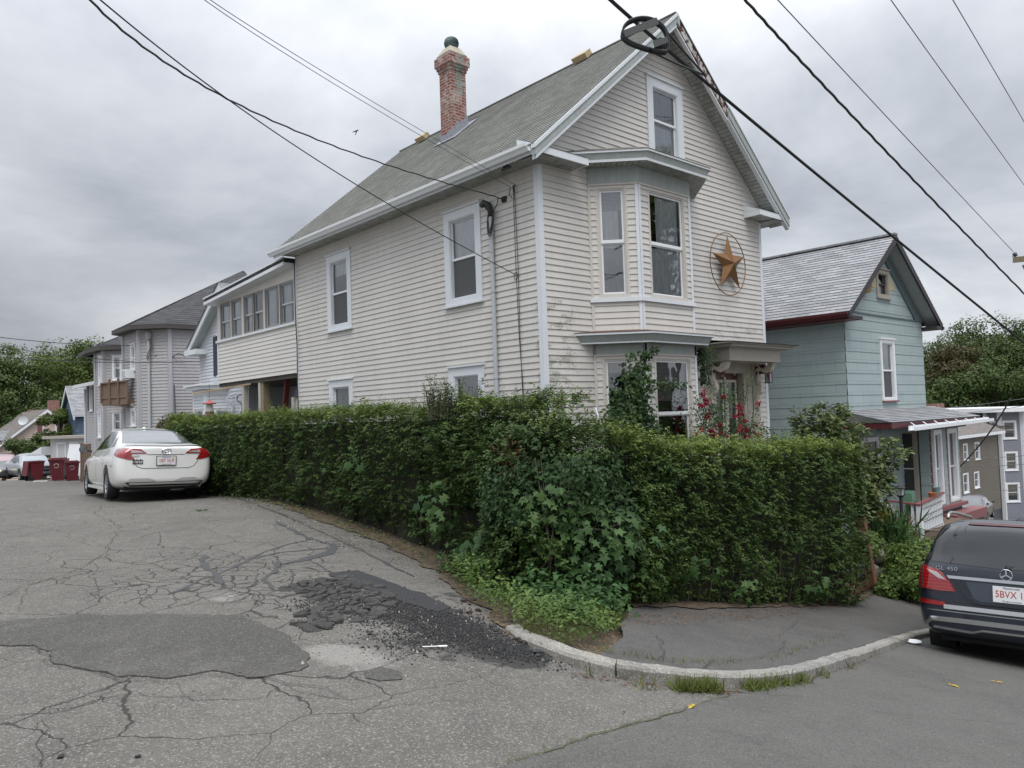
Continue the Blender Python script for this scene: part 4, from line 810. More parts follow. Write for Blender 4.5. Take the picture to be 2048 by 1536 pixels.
for x, y, r_, m_, nm in ((.12, 13.05, .07, M_STAIR, 'post'), (.14, 11.68, .09, M_POLE, 'post'), (.10, 11.83, .07, M_STAIR, 'post')):
    mb = MB(); mb.box((x-r_, y-r_, -.1), (x+r_, y+r_, 2.85)); mb.build(nm, m_, porch)
mb = MB(); mb.beam((.55, 11.55, .9), (.35, 10.65, 2.86), .13, .13); mb.build('steel_brace', M_REDP, porch)
mb = MB()
for i in range(9):
    y = 10.95-.235*i; z = 1.35+.22*i-.22
    mb.box((.25, y-.26, z), (1.25, y, z+.035)); mb.box((.27, y-.25, z-.19), (1.22, y-.235, z))
mb.beam((.27, 11.0, .93), (.27, 9.4, 2.6), .035, .26); mb.beam((1.23, 11.0, .93), (1.23, 9.4, 2.6), .035, .26); mb.box((.2, 10.0, 0), (.34, 10.14, 2.3)); mb.build('staircase', M_STAIR, porch)
mb = MB(); mb.box((.0, 9.30, 0), (.04, 9.36, 2.9)); mb.build('porch_corner_trim', M_WHITE, porch)
mb = MB(); mb.box((1.6, 9.31, 0), (1.64, 10.2, 2.9)); mb.box((2.72, 9.31, -.1), (2.76, 14.7, 2.82)); mb.build('under_porch_wall', mat('dark_boarding', (.06, .052, .045), .9, var=.3), porch)

# ------------------------------------------------------------------ service entrance, conduit and house-side cabling
mb = MB(); mb.tube([(-.06, 1.22, -.2), (-.06, 1.22, 5.32)], .042, 10); cdt = mb.build('service_conduit', M_GALV, house, True, 60)
mb = MB()
for z in (2.3, 3.9, 4.65): mb.lathe([(.042, -.015), (.05, -.015), (.05, .015), (.042, .015)], 10, (-.06, 1.22, z)); mb.box((-.05, 1.20, z-.01), (0, 1.30, z+.01))
mb.build('conduit_strap', M_GALV, cdt)
mb = MB(); mb.tube([(-.06, 1.22, 5.3), (-.07, 1.22, 5.42), (-.09, 1.26, 5.52), (-.15, 1.31, 5.56), (-.20, 1.33, 5.50)], [.045, .055, .075, .075, .05], 8); mb.build('weatherhead', M_DK, cdt, True)

# ------------------------------------------------------------------ pale teal house next door
teal = thing('teal_house', 'pale teal shingled house with steep light grey roof and maroon gutter', 'house', (9.2, -1.04, -1.7))
tx0, tx1, ty, tyb = 9.2, 14.1, -1.04, 9.0; tze = 3.86; txc = 11.57; tzp = 5.98; tw = txc-8.62; ts = (tzp-3.78)/tw; tl = math.hypot(tw, tzp-3.78); tux, tuz = tw/tl, (tzp-3.78)/tl
TW = (11.17, 12.05, 1.66, 3.27); TA = (11.15, 11.95, 4.37, 5.12)
mb = MB(); tzl = lambda z: tx0+.01 if z < tze else tx0+.01+(z-tze)/ts; tzr = lambda z: (tx1-.01) if z < tze else tx1-.01-(z-tze)/ts
mb2 = MB(); courses(mb, (0, ty, 0), (1, 0, 0), UP, (0, -1, 0), -1.69, 5.7, .27, .012, tzl, tzr, [(TW[0]+.05, TW[1]-.05, TW[2]+.05, TW[3]-.05), (TA[0]+.05, TA[1]-.05, TA[2]+.05, TA[3]-.05)]); mb.build('gable_wall', M_SHG, teal)
mb = MB(); courses(mb, (tx0, tyb, 0), (0, -1, 0), UP, (-1, 0, 0), -1.69, 3.85, .27, .012, 0, tyb-ty-.002); mb.build('side_wall', M_SHG, teal)
mb = MB(); mb.face([(tx1, ty, -2), (tx1, tyb, -2), (tx1, tyb, 3.9), (tx1, ty, 3.9)]); mb.box((tx0+.03, ty+.03, -3.2), (tx1-.03, tyb, -1.6)); mb.build('foundation', M_CONC, teal)
mb = MB(); mb.prism([(11.02, 4.88), (11.17, 4.88), (11.17, 5.35)][::-1], (0, ty, 0), (1, 0, 0), UP, (0, -1, 0), .0, .016); mb.prism([(10.86, 4.60), (11.17, 4.60), (11.17, 4.88), (11.0, 4.88)], (0, ty, 0), (1, 0, 0), UP, (0, -1, 0), 0, .016); mb.prism([(11.93, 4.62), (12.42, 4.62), (12.0, 5.08), (11.93, 5.08)], (0, ty, 0), (1, 0, 0), UP, (0, -1, 0), 0, .016); mb.build('bare_shingle_patch', M_YEL, teal)
mb = MB(); mb.frame((0, ty, 0), (1, 0, 0), UP, (0, -1, 0), (tx0-.2, 3.86, 0), (tx1+.2, 3.90, .035)); mb.build('water_table', M_TEAL, teal)
mb = MB(); y0, y1 = ty-.42, tyb+.3; courses(mb, (8.62, y1, 3.78), (0, -1, 0), (tux, 0, tuz), (-tuz, 0, tux), 0, tl, .14, .012, 0, y1-y0); courses(mb, (14.52, y0, 3.78), (0, 1, 0), (-tux, 0, tuz), (tuz, 0, tux), 0, tl, .14, .012, 0, y1-y0); troof = mb.build('roof', M_ROOFL, teal)
mb = MB(); mb.beam((txc, y0, tzp+.02), (txc, y1, tzp+.02), .2, .05); mb.build('ridge_cap', M_ROOFL, troof)
for (xa, za), (xb, zb) in (((8.62, 3.78), (txc, tzp)), ((14.52, 3.78), (txc, tzp))):
    mb = MB(); mb.prism([(xa, za-.01), (xb, zb-.01), (xb, zb-.20), (xa, za-.17)], (0, 0, 0), (1, 0, 0), UP, (0, -1, 0), -y0-.05, -y0); mb.build('rake_board', mat('near_black_trim', (.035, .03, .035), .6), teal)
    mb = MB(); mb.prism([(xa, za-.03), (xb, zb-.03), (xb, zb-.08), (xa, za-.08)], (0, 0, 0), (1, 0, 0), UP, (0, -1, 0), -ty-.02, -y0-.05); mb.build('rake_soffit', mat('pale_soffit_paint', (.33, .36, .36), .7, var=.15), teal)
mb = MB(); mb.prism([(14.06, 3.9), (11.6, 3.9+2.46*ts), (11.6, 3.75+2.46*ts-.12), (13.6, 3.86)], (0, ty, 0), (1, 0, 0), UP, (0, -1, 0), 0, .05); mb.build('gable_trim', M_TEAL, teal)
mb = MB(); mb.box((8.66, y0+.05, 3.62), (8.70, y1, 3.76)); mb.box((8.66, y0+.05, 3.60), (9.2, y1, 3.63)); mb.build('eave_board', M_MAROON, teal); gutter(teal, 8.66, -1, y0+.02, y1, 3.77, M_MAROON, 1.1)
for l_, h_ in (((14.05, y0, 3.64), (14.62, -.6, 3.72)), ((8.75, y0+.02, 3.62), (9.35, ty, 3.70))): mb = MB(); mb.box(l_, h_); mb.build('eave_return', mat('near_black_trim'), teal)
window(teal, (0, ty, 0), (1, 0, 0), (0, -1, 0), *TW, t=.085, curtain=[(M_CURT, .3, 1, .5, 1), (M_CURTG, .0, 1, 0, .5)], split=.5, trim=M_WHITE, ledge=M_MAR2, screen=2)
window(teal, (0, ty, 0), (1, 0, 0), (0, -1, 0), *TA, t=.10, trim=M_GREY, sash=mat('near_black_trim'), curtain=[(M_CURT, .1, .35, .1, .95), (M_CURTG, .5, .9, 0, .8)], screen=1)
mb = MB(); mb.frame((10.45, ty-.03, 4.50), Vector((.7, -.7, .1)).normalized(), Vector((.1, .0, 1)).normalized(), Vector((-.7, -.7, 0)).normalized(), (-.1, -.1, 0), (.1, .1, .12)); mb.build('old_lamp_box', mat('ochre_box', (.35, .24, .08), .6), teal)
# front porch
prch = MB(); zr0, zr1 = 1.46, 1.15; yf = -2.25
L_ = math.hypot(ty-yf, zr0-zr1); courses(prch, (8.7, yf, zr1), (1, 0, 0), Vector((0, ty-yf, zr0-zr1)).normalized(), Vector((0, -(zr0-zr1), ty-yf)).normalized(), 0, L_, .14, .01, 0, 5.95); prch.face([(14.65, yf, zr1), (14.65, ty, zr1), (14.65, ty, zr0)]); prch.face([(8.7, yf, zr1), (8.7, ty, zr0), (8.7, ty, zr1)]); pr_ = prch.build('porch_roof', M_ROOFL, teal)
mb = MB(); mb.box((8.72, yf+.02, zr1-.14), (14.63, yf+.06, zr1-.005)); mb.box((8.72, yf+.06, zr1-.14), (8.76, ty, zr1-.01)); mb.build('porch_fascia', M_MAROON, pr_)
mb = MB(); mb.box((8.8, yf+.28, .88), (14.3, yf+.40, 1.03)); mb.box((8.8, yf+.1, 1.005), (14.6, ty, 1.03)); mb.build('porch_beam', M_TEAL, pr_)
mb = MB(); mb.beam((9.35, yf-.10, zr1-.16), (14.85, yf-.12, zr1-.10), .02, .12); mb.beam((9.35, yf-.16, zr1-.20), (14.85, yf-.18, zr1-.14), .14, .015)
for i in range(8): mb.beam((9.5+i*.72, yf-.22, zr1-.12), (9.62+i*.72, yf-.05, zr1-.03), .02, .02)
mb.beam((9.35, yf-.23, zr1-.17), (14.85, yf-.25, zr1-.11), .015, .08); mb.build('loose_gutter', M_WHITE, pr_)
vy = -1.75; vx0, vx1 = 12.3, 14.32; vw = [(12.44, 13.02, -1.14, .84), (13.42, 14.14, -1.14, .84)]
mb = MB(); courses(mb, (0, vy, 0), (1, 0, 0), UP, (0, -1, 0), -1.2, .93, .27, .012, vx0, vx1, [(a+.05, b-.05, c+.05, d-.05) for a, b, c, d in vw]); mb.face([(vx1, vy, -2.3), (vx1, ty, -2.3), (vx1, ty, 1), (vx1, vy, 1)]); vs = mb.build('enclosed_porch', M_SHG, teal)
mb = MB(); courses(mb, (vx0, ty, 0), (0, -1, 0), UP, (-1, 0, 0), -1.4, .93, .27, .012, .42, ty-vy); mb.build('enclosed_porch_side', M_SHG, vs)
mb = MB(); mb.box((vx0, vy+.02, -2.3), (vx1, ty, -1.2)); mb.build('enclosed_porch_base', M_TEAL, vs)
for q in vw: window(teal, (0, vy, 0), (1, 0, 0), (0, -1, 0), *q, t=.10, trim=M_WHITE, curtain=[(M_CURTG, 0, 1, .1, .9)], sill=False, head=False, split=.48, screen=1)
mb = MB()
for x in (13.06, 13.38, 14.17): mb.box((x, vy-.02, -1.2), (x+.03, vy, .93))
mb.box((vx0-.01, vy-.01, -1.2), (vx0+.03, vy+.03, .93)); mb.build('maroon_trim', M_MAR2, vs)
mb = MB(); mb.box((vx0+.05, vy-.13, -1.28), (vx1+.1, vy, -1.19)); mb.build('window_ledge', M_MAR2, vs)
mb = MB(); mb.box((vx0+.25, vy-.45, -1.62), (vx1+.55, vy-.03, -1.38)); mb.build('planter_box', M_MAR2, vs)
mb = MB(); mb.box((vx0-.005, -1.42, -1.35), (vx0+.05, -1.36, .88)); mb.box((vx0-.02, -1.40, -1.3), (vx0+.04, -1.30, .86)); mb.box((vx0-.02, -.98, -1.3), (vx0+.04, -.88, .86)); mb.box((vx0-.02, -1.30, .76), (vx0+.04, -.98, .86)); dr = mb.build('door_frame', M_GREY, vs)
mb = MB(); mb.box((vx0+.0, -1.30, -1.3), (vx0+.03, -.98, .76)); mb.build('storm_door', mat('dark_screen_door', (.05, .048, .045), .5), dr); mb = MB(); mb.box((vx0-.012, -1.30, -.19), (vx0-.0, -.98, -.16)); mb.build('door_rail', M_WHITE, dr)
mb = MB(); mb.box((9.35, -2.45, -1.50), (12.3, ty-.02, -1.40)); mb.box((9.35, -2.45, -1.75), (12.3, -2.41, -1.5)); mb.build('porch_deck', M_WOOD, teal)
mb = MB(); ring(mb, (0, ty-.02, 0), (1, 0, 0), UP, (0, -1, 0), 9.7, 10.7, -1.0, .75, .11, 0, .04); wi = mb.build('window', M_WHITE, teal); mb = MB(); mb.face([(9.81, ty-.03, -.9), (10.59, ty-.03, -.9), (10.59, ty-.03, .64), (9.81, ty-.03, .64)]); mb.build('pane', mat('dark_door_glass'), wi)
rail = thing('porch_railing', 'white slatted porch railing with faded maroon top rail and wire lights, before the teal house', 'railing', (9.5, -2.43, -1.5))
mb = MB(); mb.beam((9.42, -2.43, -.76), (10.95, -2.43, -.62), .12, .04); mb.beam((9.5, -2.45, -.76), (9.5, -1.75, -.72), .12, .04); mb.build('top_rail', M_MAR2, rail)
mb = MB(); mb.beam((9.5, -2.43, -1.42), (10.9, -2.43, -1.36), .04, .06); mb.beam((9.5, -2.43, -1.42), (9.5, -1.75, -1.42), .04, .06); mb.build('bottom_rail', M_WHITE, rail)
for x, y in ((9.5, -2.43), (9.5, -1.78)): mb = MB(); mb.box((x-.055, y-.055, -1.5), (x+.055, y+.055, -.78)); mb.build('post', M_WHITE, rail)
for i in range(13): x = 9.62+i*.1; mb = MB(); mb.box((x-.028, -2.45, -1.43+i*.005), (x+.028, -2.41, -.78+i*.009)); mb.build('baluster', M_WHITE, rail)
for i in range(2): y = -2.28+i*.25; mb = MB(); mb.box((9.48, y-.03, -1.43), (9.52, y+.03, -.78)); mb.build('baluster', M_WHITE, rail)
mb = MB()
for r0 in (-.88, -1.05, -1.18): mb.tube([(9.5+i*.035, -2.47+.012*math.sin(i*2.7), r0+.02*math.sin(i*1.3+r0*9)+i*.002) for i in range(40)], .006, 4)
mb.build('string_lights', M_BLACK, rail)
def pot(loc, r_, h, m_, nm, label, cat):
    mb = MB(); mb.lathe([(r_*.7, 0), (r_, h*.85), (r_*1.12, h*.85), (r_*1.12, h), (r_*.95, h), (r_*.9, h*.8), (0, h*.78)], 14, loc); o = mb.build(nm, m_, None, True, 40); tag(o, label, cat); return o
pot((10.30, -2.43, -.66), .09, .10, mat('terracotta', (.40, .13, .05), .8, var=.1), 'flower_pot', 'terracotta flower pot standing on the porch railing', 'flower pot')
pot((10.62, -2.43, -.63), .08, .17, mat('teal_ceramic', (.18, .26, .27), .5), 'flower_pot', 'blue-green planter at the right end of the porch railing', 'flower pot')
mb = MB(); mb.frame((9.75, -2.2, -.78), (1, .25, 0), (0, .1, 1), (-.2, 1, 0), (0, 0, 0), (.62, .24, .25)); tag(mb.build('storage_box', mat('green_plastic', (.09, .19, .13), .6)), 'green plastic tub on the porch behind the railing', 'tub')
lp = thing('lamp_post', 'black lantern on a thin post in front of the porch railing', 'lamp post', (8.95, -2.75, -2.6))
lb = onD(1800, 968, 17.3); lx, ly, lz = lb.x, lb.y, lb.z; lp.location = (lx, ly, -2.4)
mb = MB(); mb.tube([(lx, ly, -2.4), (lx, ly, lz-.30)], [.045, .035], 10); mb.build('post', M_BLACK, lp, True, 60)
mb = MB(); mb.lathe([(.0, .0), (.02, -.02), (.12, -.08), (.12, -.09), (.10, -.10)], 8, (lx, ly, lz)); mb.lathe([(.045, -.30), (.08, -.26), (.085, -.25)], 8, (lx, ly, lz))
for k in range(4): a = k*math.pi/2+.5; mb.tube([(lx+.075*math.cos(a), ly+.075*math.sin(a), lz-.26), (lx+.095*math.cos(a), ly+.095*math.sin(a), lz-.09)], .007, 4)
mb.build('lantern', M_BLACK, lp); mb = MB(); mb.lathe([(.065, -.25), (.08, -.10)], 8, (lx, ly, lz)); mb.build('lantern_glass', mat('lamp_glass', (.35, .37, .37), .15), lp)
# things along the neighbour's front garden
mb = MB(); P = [(0, 0, 0)]; tag(mb.beam(onD(1723, 1036, 13.6)[:], onD(1746, 1166, 13.6)[:], .11, .11, 0, (0, 1, 0)).build('timber_post', M_TIMB), 'leaning red-brown timber post at the end of the hedge', 'post')
a_, b_ = gp(1694, 1203), gp(1757, 1176); mb = MB(); mb.beam((a_.x, a_.y, a_.z+.16), (b_.x, b_.y, b_.z+.20), .16, .14); mb.beam((a_.x+.05, a_.y+.02, a_.z+.04), (b_.x+.05, b_.y+.02, b_.z+.05), .14, .12); tag(mb.build('timber_step', M_TIMB), 'sloping red-brown timber sleeper step beside the sidewalk', 'step')
sw_ = thing('stone_wall', 'low rough concrete and fieldstone wall half covered by shrubs', 'wall', (6.5, -2.9, -2.4))
for i in range(14):
    x = 5.55+(i % 7)*.38+(.15 if i > 6 else 0); z = G(x, -2.9)+.08+(.36 if i > 6 else 0); mb = MB(); c = Vector((x, -2.95+random.uniform(-.05, .05), z+.17)); pts = []
    for a in range(8):
        for b in range(5): t = math.pi*(b+.5)/5; p = 2*math.pi*a/8; rr_ = random.uniform(.88, 1.1); pts.append((c.x+.24*rr_*math.sin(t)*math.cos(p), c.y+.2*rr_*math.sin(t)*math.sin(p), c.z+.21*rr_*math.cos(t)))
    bm = bmesh.new(); [bm.verts.new(p) for p in pts]; bmesh.ops.convex_hull(bm, input=bm.verts); me = bpy.data.meshes.new('stone'); bm.to_mesh(me); bm.free(); me.materials.append(mat('fieldstone', (.20, .19, .165), .9, var=.35, vs=8, bump=.6, bs=18)); link('stone', me, sw_)
fen = thing('chain_link_fence', 'rusty chain link fence on galvanised posts in front of the porch', 'fence', (8.6, -3.0, -2.6))
for i in range(3): x = 7.9+i*1.9; z = G(x, -3.05); mb = MB(); mb.tube([(x, -3.05, z-.1), (x, -3.05, z+1.12)], .03, 8); mb.build('post', M_GALV, fen, True, 60)
mb = MB(); mb.tube([(7.9, -3.05, G(7.9, -3.05)+1.08), (9.8, -3.05, G(9.8, -3.05)+1.08), (11.7, -3.05, G(11.7, -3.05)+1.08)], .018, 6)
for i in range(38):
    x = 7.9+i*.1; z = G(x, -3.05); dz_ = -.05
    mb.beam((x, -3.055, z+.02), (min(x+1.0, 11.7), -3.055, z+.02+min(1.0, 11.7-x)*1.0), .005, .005, 0, (0, 1, 0)); mb.beam((x, -3.045, z+1.05), (min(x+1.0, 11.7), -3.045, z+1.05-min(1.0, 11.7-x)*1.0), .005, .005, 0, (0, 1, 0))
mb.build('mesh', mat('rusty_wire', (.17, .14, .11), .7, var=.3), fen)

# ------------------------------------------------------------------ small gabled house behind the sun porch
B = thing('cottage', 'pale grey sided gabled cottage with dark shutters behind the sun porch', 'house', (.5, 15.6, 0)); bx = 1.0
cy = onX(437, 566, bx-.35).y; pkz = onX(437, 566, bx-.35).z; ey = onX(375, 697, bx-.35).y; ez = onX(375, 697, bx-.35).z; hw = ey-cy; bs_ = (pkz-ez)/hw
cw = onX(400, 720, bx).y; whw = cw-cy
mb = MB(); f1 = lambda v: 0 if v < ez+.1 else (v-ez-.1)/bs_; courses(mb, (bx, cw, 0), (0, -1, 0), UP, (-1, 0, 0), 0, pkz-.15, .1143, .022, f1, lambda v: min(cw-14.86, 2*whw-(0 if v < ez+.1 else (v-ez-.1)/bs_))); mb.build('gable_wall', M_SIDW, B)
mb = MB(); courses(mb, (bx, 14.86, 0), (1, 0, 0), UP, (0, -1, 0), 0, ez, .1143, .022, 0, 7); mb.build('side_wall', M_SIDW, B); mb = MB(); mb.face([(bx, cw, 0), (bx+7, cw, 0), (bx+7, cw, ez), (bx, cw, ez)]); mb.build('side_wall', M_SIDW, B)
sl_ = math.hypot(hw, pkz-ez); mb = MB(); vy_, vz_ = hw/sl_, (pkz-ez)/sl_
kn = max(0, 14.9-(cy-hw))/hw; courses(mb, (bx-.38, cy-hw+kn*hw, ez+kn*(pkz-ez)), (1, 0, 0), (0, vy_, vz_), (0, -vz_, vy_), 0, sl_*(1-kn), .14, .012, 0, 7.4); courses(mb, (bx+7, cy+hw, ez), (-1, 0, 0), (0, -vy_, vz_), (0, vz_, vy_), 0, sl_, .14, .012, 0, 7.4); mb.build('roof', M_ROOFL, B)
for sg in (-1, 1):
    ye_, ze_ = (cy+hw, ez) if sg > 0 else (cy-hw*(1-kn), ez+kn*(pkz-ez))
    mb = MB(); mb.prism([(ye_, ze_-.01), (cy, pkz-.01), (cy, pkz-.24), (ye_, ze_-.20)], (0, 0, 0), (0, 1, 0), UP, (-1, 0, 0), -bx+.31, -bx+.36); mb.build('rake_board', M_TRIM, B)
    mb = MB(); mb.prism([(ye_, ze_-.16), (cy, pkz-.20), (cy, pkz-.23), (ye_, ze_-.19)], (0, 0, 0), (0, 1, 0), UP, (-1, 0, 0), -bx, -bx+.31); mb.build('rake_soffit', M_GRN, B)
mb = MB(); mb.box((bx-.42, cw-.75, ez-.28), (bx+.3, cw+.42, ez-.10)); mb.build('cornice_return', M_TRIM, B)
mb = MB(); mb.box((bx-.02, cw-.08, 0), (bx+.02, cw+.02, ez)); mb.build('corner_board', M_TRIM, B)
wy = onX(436, 670, bx).y; window(B, (bx, cw, 0), (0, -1, 0), (-1, 0, 0), cw-wy+.02, cw-wy+.75, 3.35, 4.75, t=.09, trim=M_WHITE, curtain=[(M_CURTG, 0, 1, .4, 1)], screen=1)
mb = MB(); mb.frame((bx, cw, 0), (0, -1, 0), UP, (-1, 0, 0), (cw-wy-.36, 3.35, .01), (cw-wy, 4.75, .05)); mb.build('shutter', mat('navy_shutter', (.02, .026, .045), .6), B)
# its corner bay at ground level and the porch door beyond
ax = bx-.55; pA, pB, pC = onX(387, 800, ax), onX(410, 800, ax), None
y1_, y2_ = pA.y, pB.y; bw = .95; M_B45 = [((ax, y1_, 0), (0, -1, 0), (-1, 0, 0), y1_-y2_), ((ax, y2_, 0), (S2, -S2, 0), (-S2, -S2, 0), 1.55)]
mb = MB(); ft = MB(); cr_ = MB()
for k, (O, U, N_, L_) in enumerate(M_B45):
    ww = (.12, L_-.08) if k == 0 else (.32, L_-.06); courses(mb, O, U, UP, N_, 0, 2.75, .1143, .022, 0, L_, [(ww[0]+.04, ww[1]-.04, .84, 2.16)]); ft.frame(O, U, UP, N_, (-.02, 0, 0), (.09, 2.9, .02)); ft.frame(O, U, UP, N_, (L_-.09 if k == 0 else L_-.05, 0, 0), (L_, 2.9, .02))
    cr_.frame(O, U, UP, N_, (-.15, 2.86, -.02), (L_+.1, 2.98, .20+.02*k)); cr_.frame(O, U, UP, N_, (-.2, 2.98, -.02), (L_+.12, 3.04, .28+.02*k)); ft.frame(O, U, UP, N_, (0, 2.68, .0), (L_, 2.86, .025))
bb = mb.build('bay', M_SIDW, B); ft.build('bay_trim', M_TRIM, bb); cr_.build('bay_cornice', M_TRIM, bb)
for k, (O, U, N_, L_) in enumerate(M_B45): window(B, O, U, N_, *((.12, L_-.08) if k == 0 else (.32, L_-.06)), .8, 2.2, t=.07, trim=M_WHITE, sill=False, screen=1)
mb = MB(); mb.box((ax+.1, y2_-.2, 2.98), (bx+.6, y1_, 3.1)); mb.face([(bx+.9, y2_-1.0, 0), (bx+4.5, y2_-1.0, 0), (bx+4.5, y2_-1.0, 3.0), (bx+.9, y2_-1.0, 3.0)]) ; mb.build('bay_top', M_TRIM, bb)
q0 = onX(452, 800, bx+.62).y
mb = MB(); mb.box((bx+.7, q0-.02, 0), (bx+.78, q0+.0, 2.4)); mb.build('shutter', mat('navy_shutter'), B)
pd = MB(); pd.box((1.05, 15.25, .2), (1.12, 16.3, 2.7)); pd.box((1.04, 15.30, 2.35), (1.14, 16.2, 2.75)); pdo = pd.build('porch_surround', M_WHITE, B)
mb = MB(); mb.box((1.0, 15.42, .2), (1.03, 15.85, 2.2)); mb.build('door', mat('dark_screen_door'), pdo)
for yy in (15.28, 16.05):
    mb = MB()
    for i in range(3): mb.v = mb.v
    pth = [(0.0, 2.55), (.12, 2.60), (.25, 2.52), (.22, 2.38), (.10, 2.30), (.06, 2.15), (.12, 2.0), (.05, 1.88)]
    for a, b in zip(pth, pth[1:]): mb.beam((1.0-a[0], yy, a[1]), (1.0-b[0], yy, b[1]), .06, .06)
    mb.build('scroll_bracket', M_WHITE, pdo)
mb = MB(); courses(mb, (2.4, 16.9, 0), (1, 0, 0), UP, (0, -1, 0), 0, 2.9, .1143, .022, -1.3, 4.5); mb.build('entry_wall', M_SIDW, B)

# ------------------------------------------------------------------ grey house with two faceted towers and a balcony
Cg = thing('grey_towered_house', 'light grey sided house with two faceted towers, wooden balcony and charcoal roof', 'house', (.5, 24, -.4))
def onplane45(px, py, P): # vertical plane through P with normal (1,1)
    q = ray(px, py); t = ((P.x-CAM.x)+(P.y-CAM.y))/(q.x+q.y); return CAM+q*t
g1 = onD(247, 665, 31.5); gA = onX(277, 655, g1.x); gB = onplane45(338, 652, gA); gC = onY(412, 655, gB.y); zc = g1.z-.02
g0 = onD(191, 690, 33.5); gD = onX(207, 680, g0.x); gE = onplane45(254, 690, gD); zs = zc-.50
def wallp(mb, a, b, z0, z1, holes=()):
    U = Vector((b.x-a.x, b.y-a.y, 0)); L_ = U.length; U.normalize(); N_ = Vector((U.y, -U.x, 0)); courses(mb, (a.x, a.y, 0), U, UP, N_, z0, z1, .127, .022, 0, L_, holes); return Vector((a.x, a.y, 0)), U, N_, L_
def cwin(a, b, u0, u1, z0, z1, **k):
    U = Vector((b.x-a.x, b.y-a.y, 0)); U.normalize(); N_ = Vector((U.y, -U.x, 0)); return window(Cg, (a.x, a.y, 0), U, N_, u0, u1, z0, z1, t=.07, trim=M_WHITE, screen=1, **k)
mb = MB(); La = (gA-g1).length; Le = math.hypot(gE.x-gD.x, gE.y-gD.y); Ls = (gD-g0).length
hA = [(.62*1, .62+.55, 3.95, 5.05), (.62, 1.2, .9, 2.1)]
def zat(px, py, P, Q):  # height on the vertical plane through P, Q
    n = Vector((Q.y-P.y, P.x-Q.x, 0)); q = ray(px, py); t = (Vector((P.x, P.y, 0))-CAM).dot(n)/q.dot(n); return CAM+q*t
def rect(a, b, px0, px1, py0, py1):
    p, q = zat(px0, (py0+py1)/2, a, b), zat(px1, (py0+py1)/2, a, b); u0 = math.hypot(p.x-a.x, p.y-a.y); u1 = math.hypot(q.x-a.x, q.y-a.y); return (u0, u1, zat((px0+px1)/2, py1, a, b).z, zat((px0+px1)/2, py0, a, b).z)
wA = [rect(g1, gA, 262, 271, 689, 741), rect(g1, gA, 263, 272, 818, 852)]; wE = [rect(gD, gE, 225, 244, 711, 760), rect(gD, gE, 225, 244, 823, 862)]; wS = [rect(g0, gD, 198, 204, 712, 770), rect(g0, gD, 197, 203, 824, 875)]
sh_ = lambda r_: (r_[0]+.05, r_[1]-.05, r_[2]+.05, r_[3]-.05)
wallp(mb, g1, gA, -.5, zc, [sh_(r_) for r_ in wA]); wallp(mb, gA, gB, -.5, zc); wallp(mb, gB, gC, -.5, zc); wallp(mb, gC, gC+Vector((3, 0, 0)), -.5, zc)
wallp(mb, g0, gD, -.5, zs, [sh_(r_) for r_ in wS]); wallp(mb, gD, gE, -.5, zs, [sh_(r_) for r_ in wE]); wallp(mb, gE, g1+Vector((0, .01, 0)), -.5, zs)
g00 = onX(172, 760, g0.x+.5); wallp(mb, Vector((g0.x+.5, g00.y, 0)), Vector((g0.x+.5, g0.y-.3, 0)), -.6, zs-1.35); mb.build('tower_wall', M_SIDG, Cg)
for r_ in wA: cwin(g1, gA, *r_, curtain=[(M_SHADE, 0, 1, .6, 1)])
for r_ in wE: cwin(gD, gE, *r_, curtain=[(M_SHADE, 0, 1, .45, 1)] if r_[2] > 2 else [])
for r_ in wS: cwin(g0, gD, *r_, curtain=[(M_CURTG, 0, 1, .5, 1)])
mb = MB()
for p, z in ((g1, zc), (gA, zc), (gB, zc), (g0, zs), (gD, zs), (gE, zs)): mb.box((p.x-.07, p.y-.09, -.5), (p.x+.07, p.y+.07, z)); 
mb.build('corner_board', mat('grey_corner_board', (.42, .42, .44), .5), Cg)
def hiproof(pts, apex, z, ov, nm):
    c = Vector((sum(p.x for p in pts)/len(pts), sum(p.y for p in pts)/len(pts))); mb = MB(); md = MB(); O = []
    for p in pts: d = (Vector((p.x, p.y))-c).normalized(); O.append(Vector((p.x+d.x*ov, p.y+d.y*ov, z)))
    for i in range(len(O)):
        a, b = O[i], O[(i+1) % len(O)]; U = (b-a); L_ = U.length
        if L_ < .05: continue
        U.normalize(); m_ = (a+b)/2; V = Vector(apex)-m_; V -= U*V.dot(U); H = V.length; V.normalize(); ap = (Vector(apex)-a); ua = ap.dot(U); N_ = U.cross(V)
        if N_.z < 0: N_ = -N_
        courses(mb, a, U, V, N_, 0, H-.03, .15, .012, lambda v, ua=ua, H=H: ua*v/H, lambda v, ua=ua, H=H, L_=L_: L_+(ua-L_)*v/H); md.face([a, b, b-UP*.16, a-UP*.16]); md.face([b-UP*.16, a-UP*.16, pts_in(a, c, ov), pts_in(b, c, ov)])
    o = mb.build(nm, M_ROOFD, Cg); md.build('eave', mat('dark_eave', (.06, .055, .05), .7), o)
def pts_in(a, c, ov): d = (Vector((a.x, a.y))-c).normalized(); return Vector((a.x-d.x*ov*1.1, a.y-d.y*ov*1.1, a.z-.16))
ap = onD(487, 541, 35.5); far = [Vector((gC.x+6, gB.y, 0)), Vector((gC.x+7, gB.y+8, 0)), Vector((g1.x+2.8, g1.y+2.0, 0))]
hiproof([g1, gA, gB, gC+Vector((3.5, 0, 0)), far[1], far[2]], (ap.x, ap.y, ap.z), zc+.05, .45, 'roof')
ap2 = onD(262, 628, 34.5); hiproof([g0, gD, gE, gE+Vector((1.5, .2, 0)), Vector((gE.x+2, g0.y+2, 0)), Vector((g0.x, g0.y+2, 0))], (gE.x+1.6, gE.y+1.0, zs+1.35), zs+.05, .4, 'small_tower_roof')
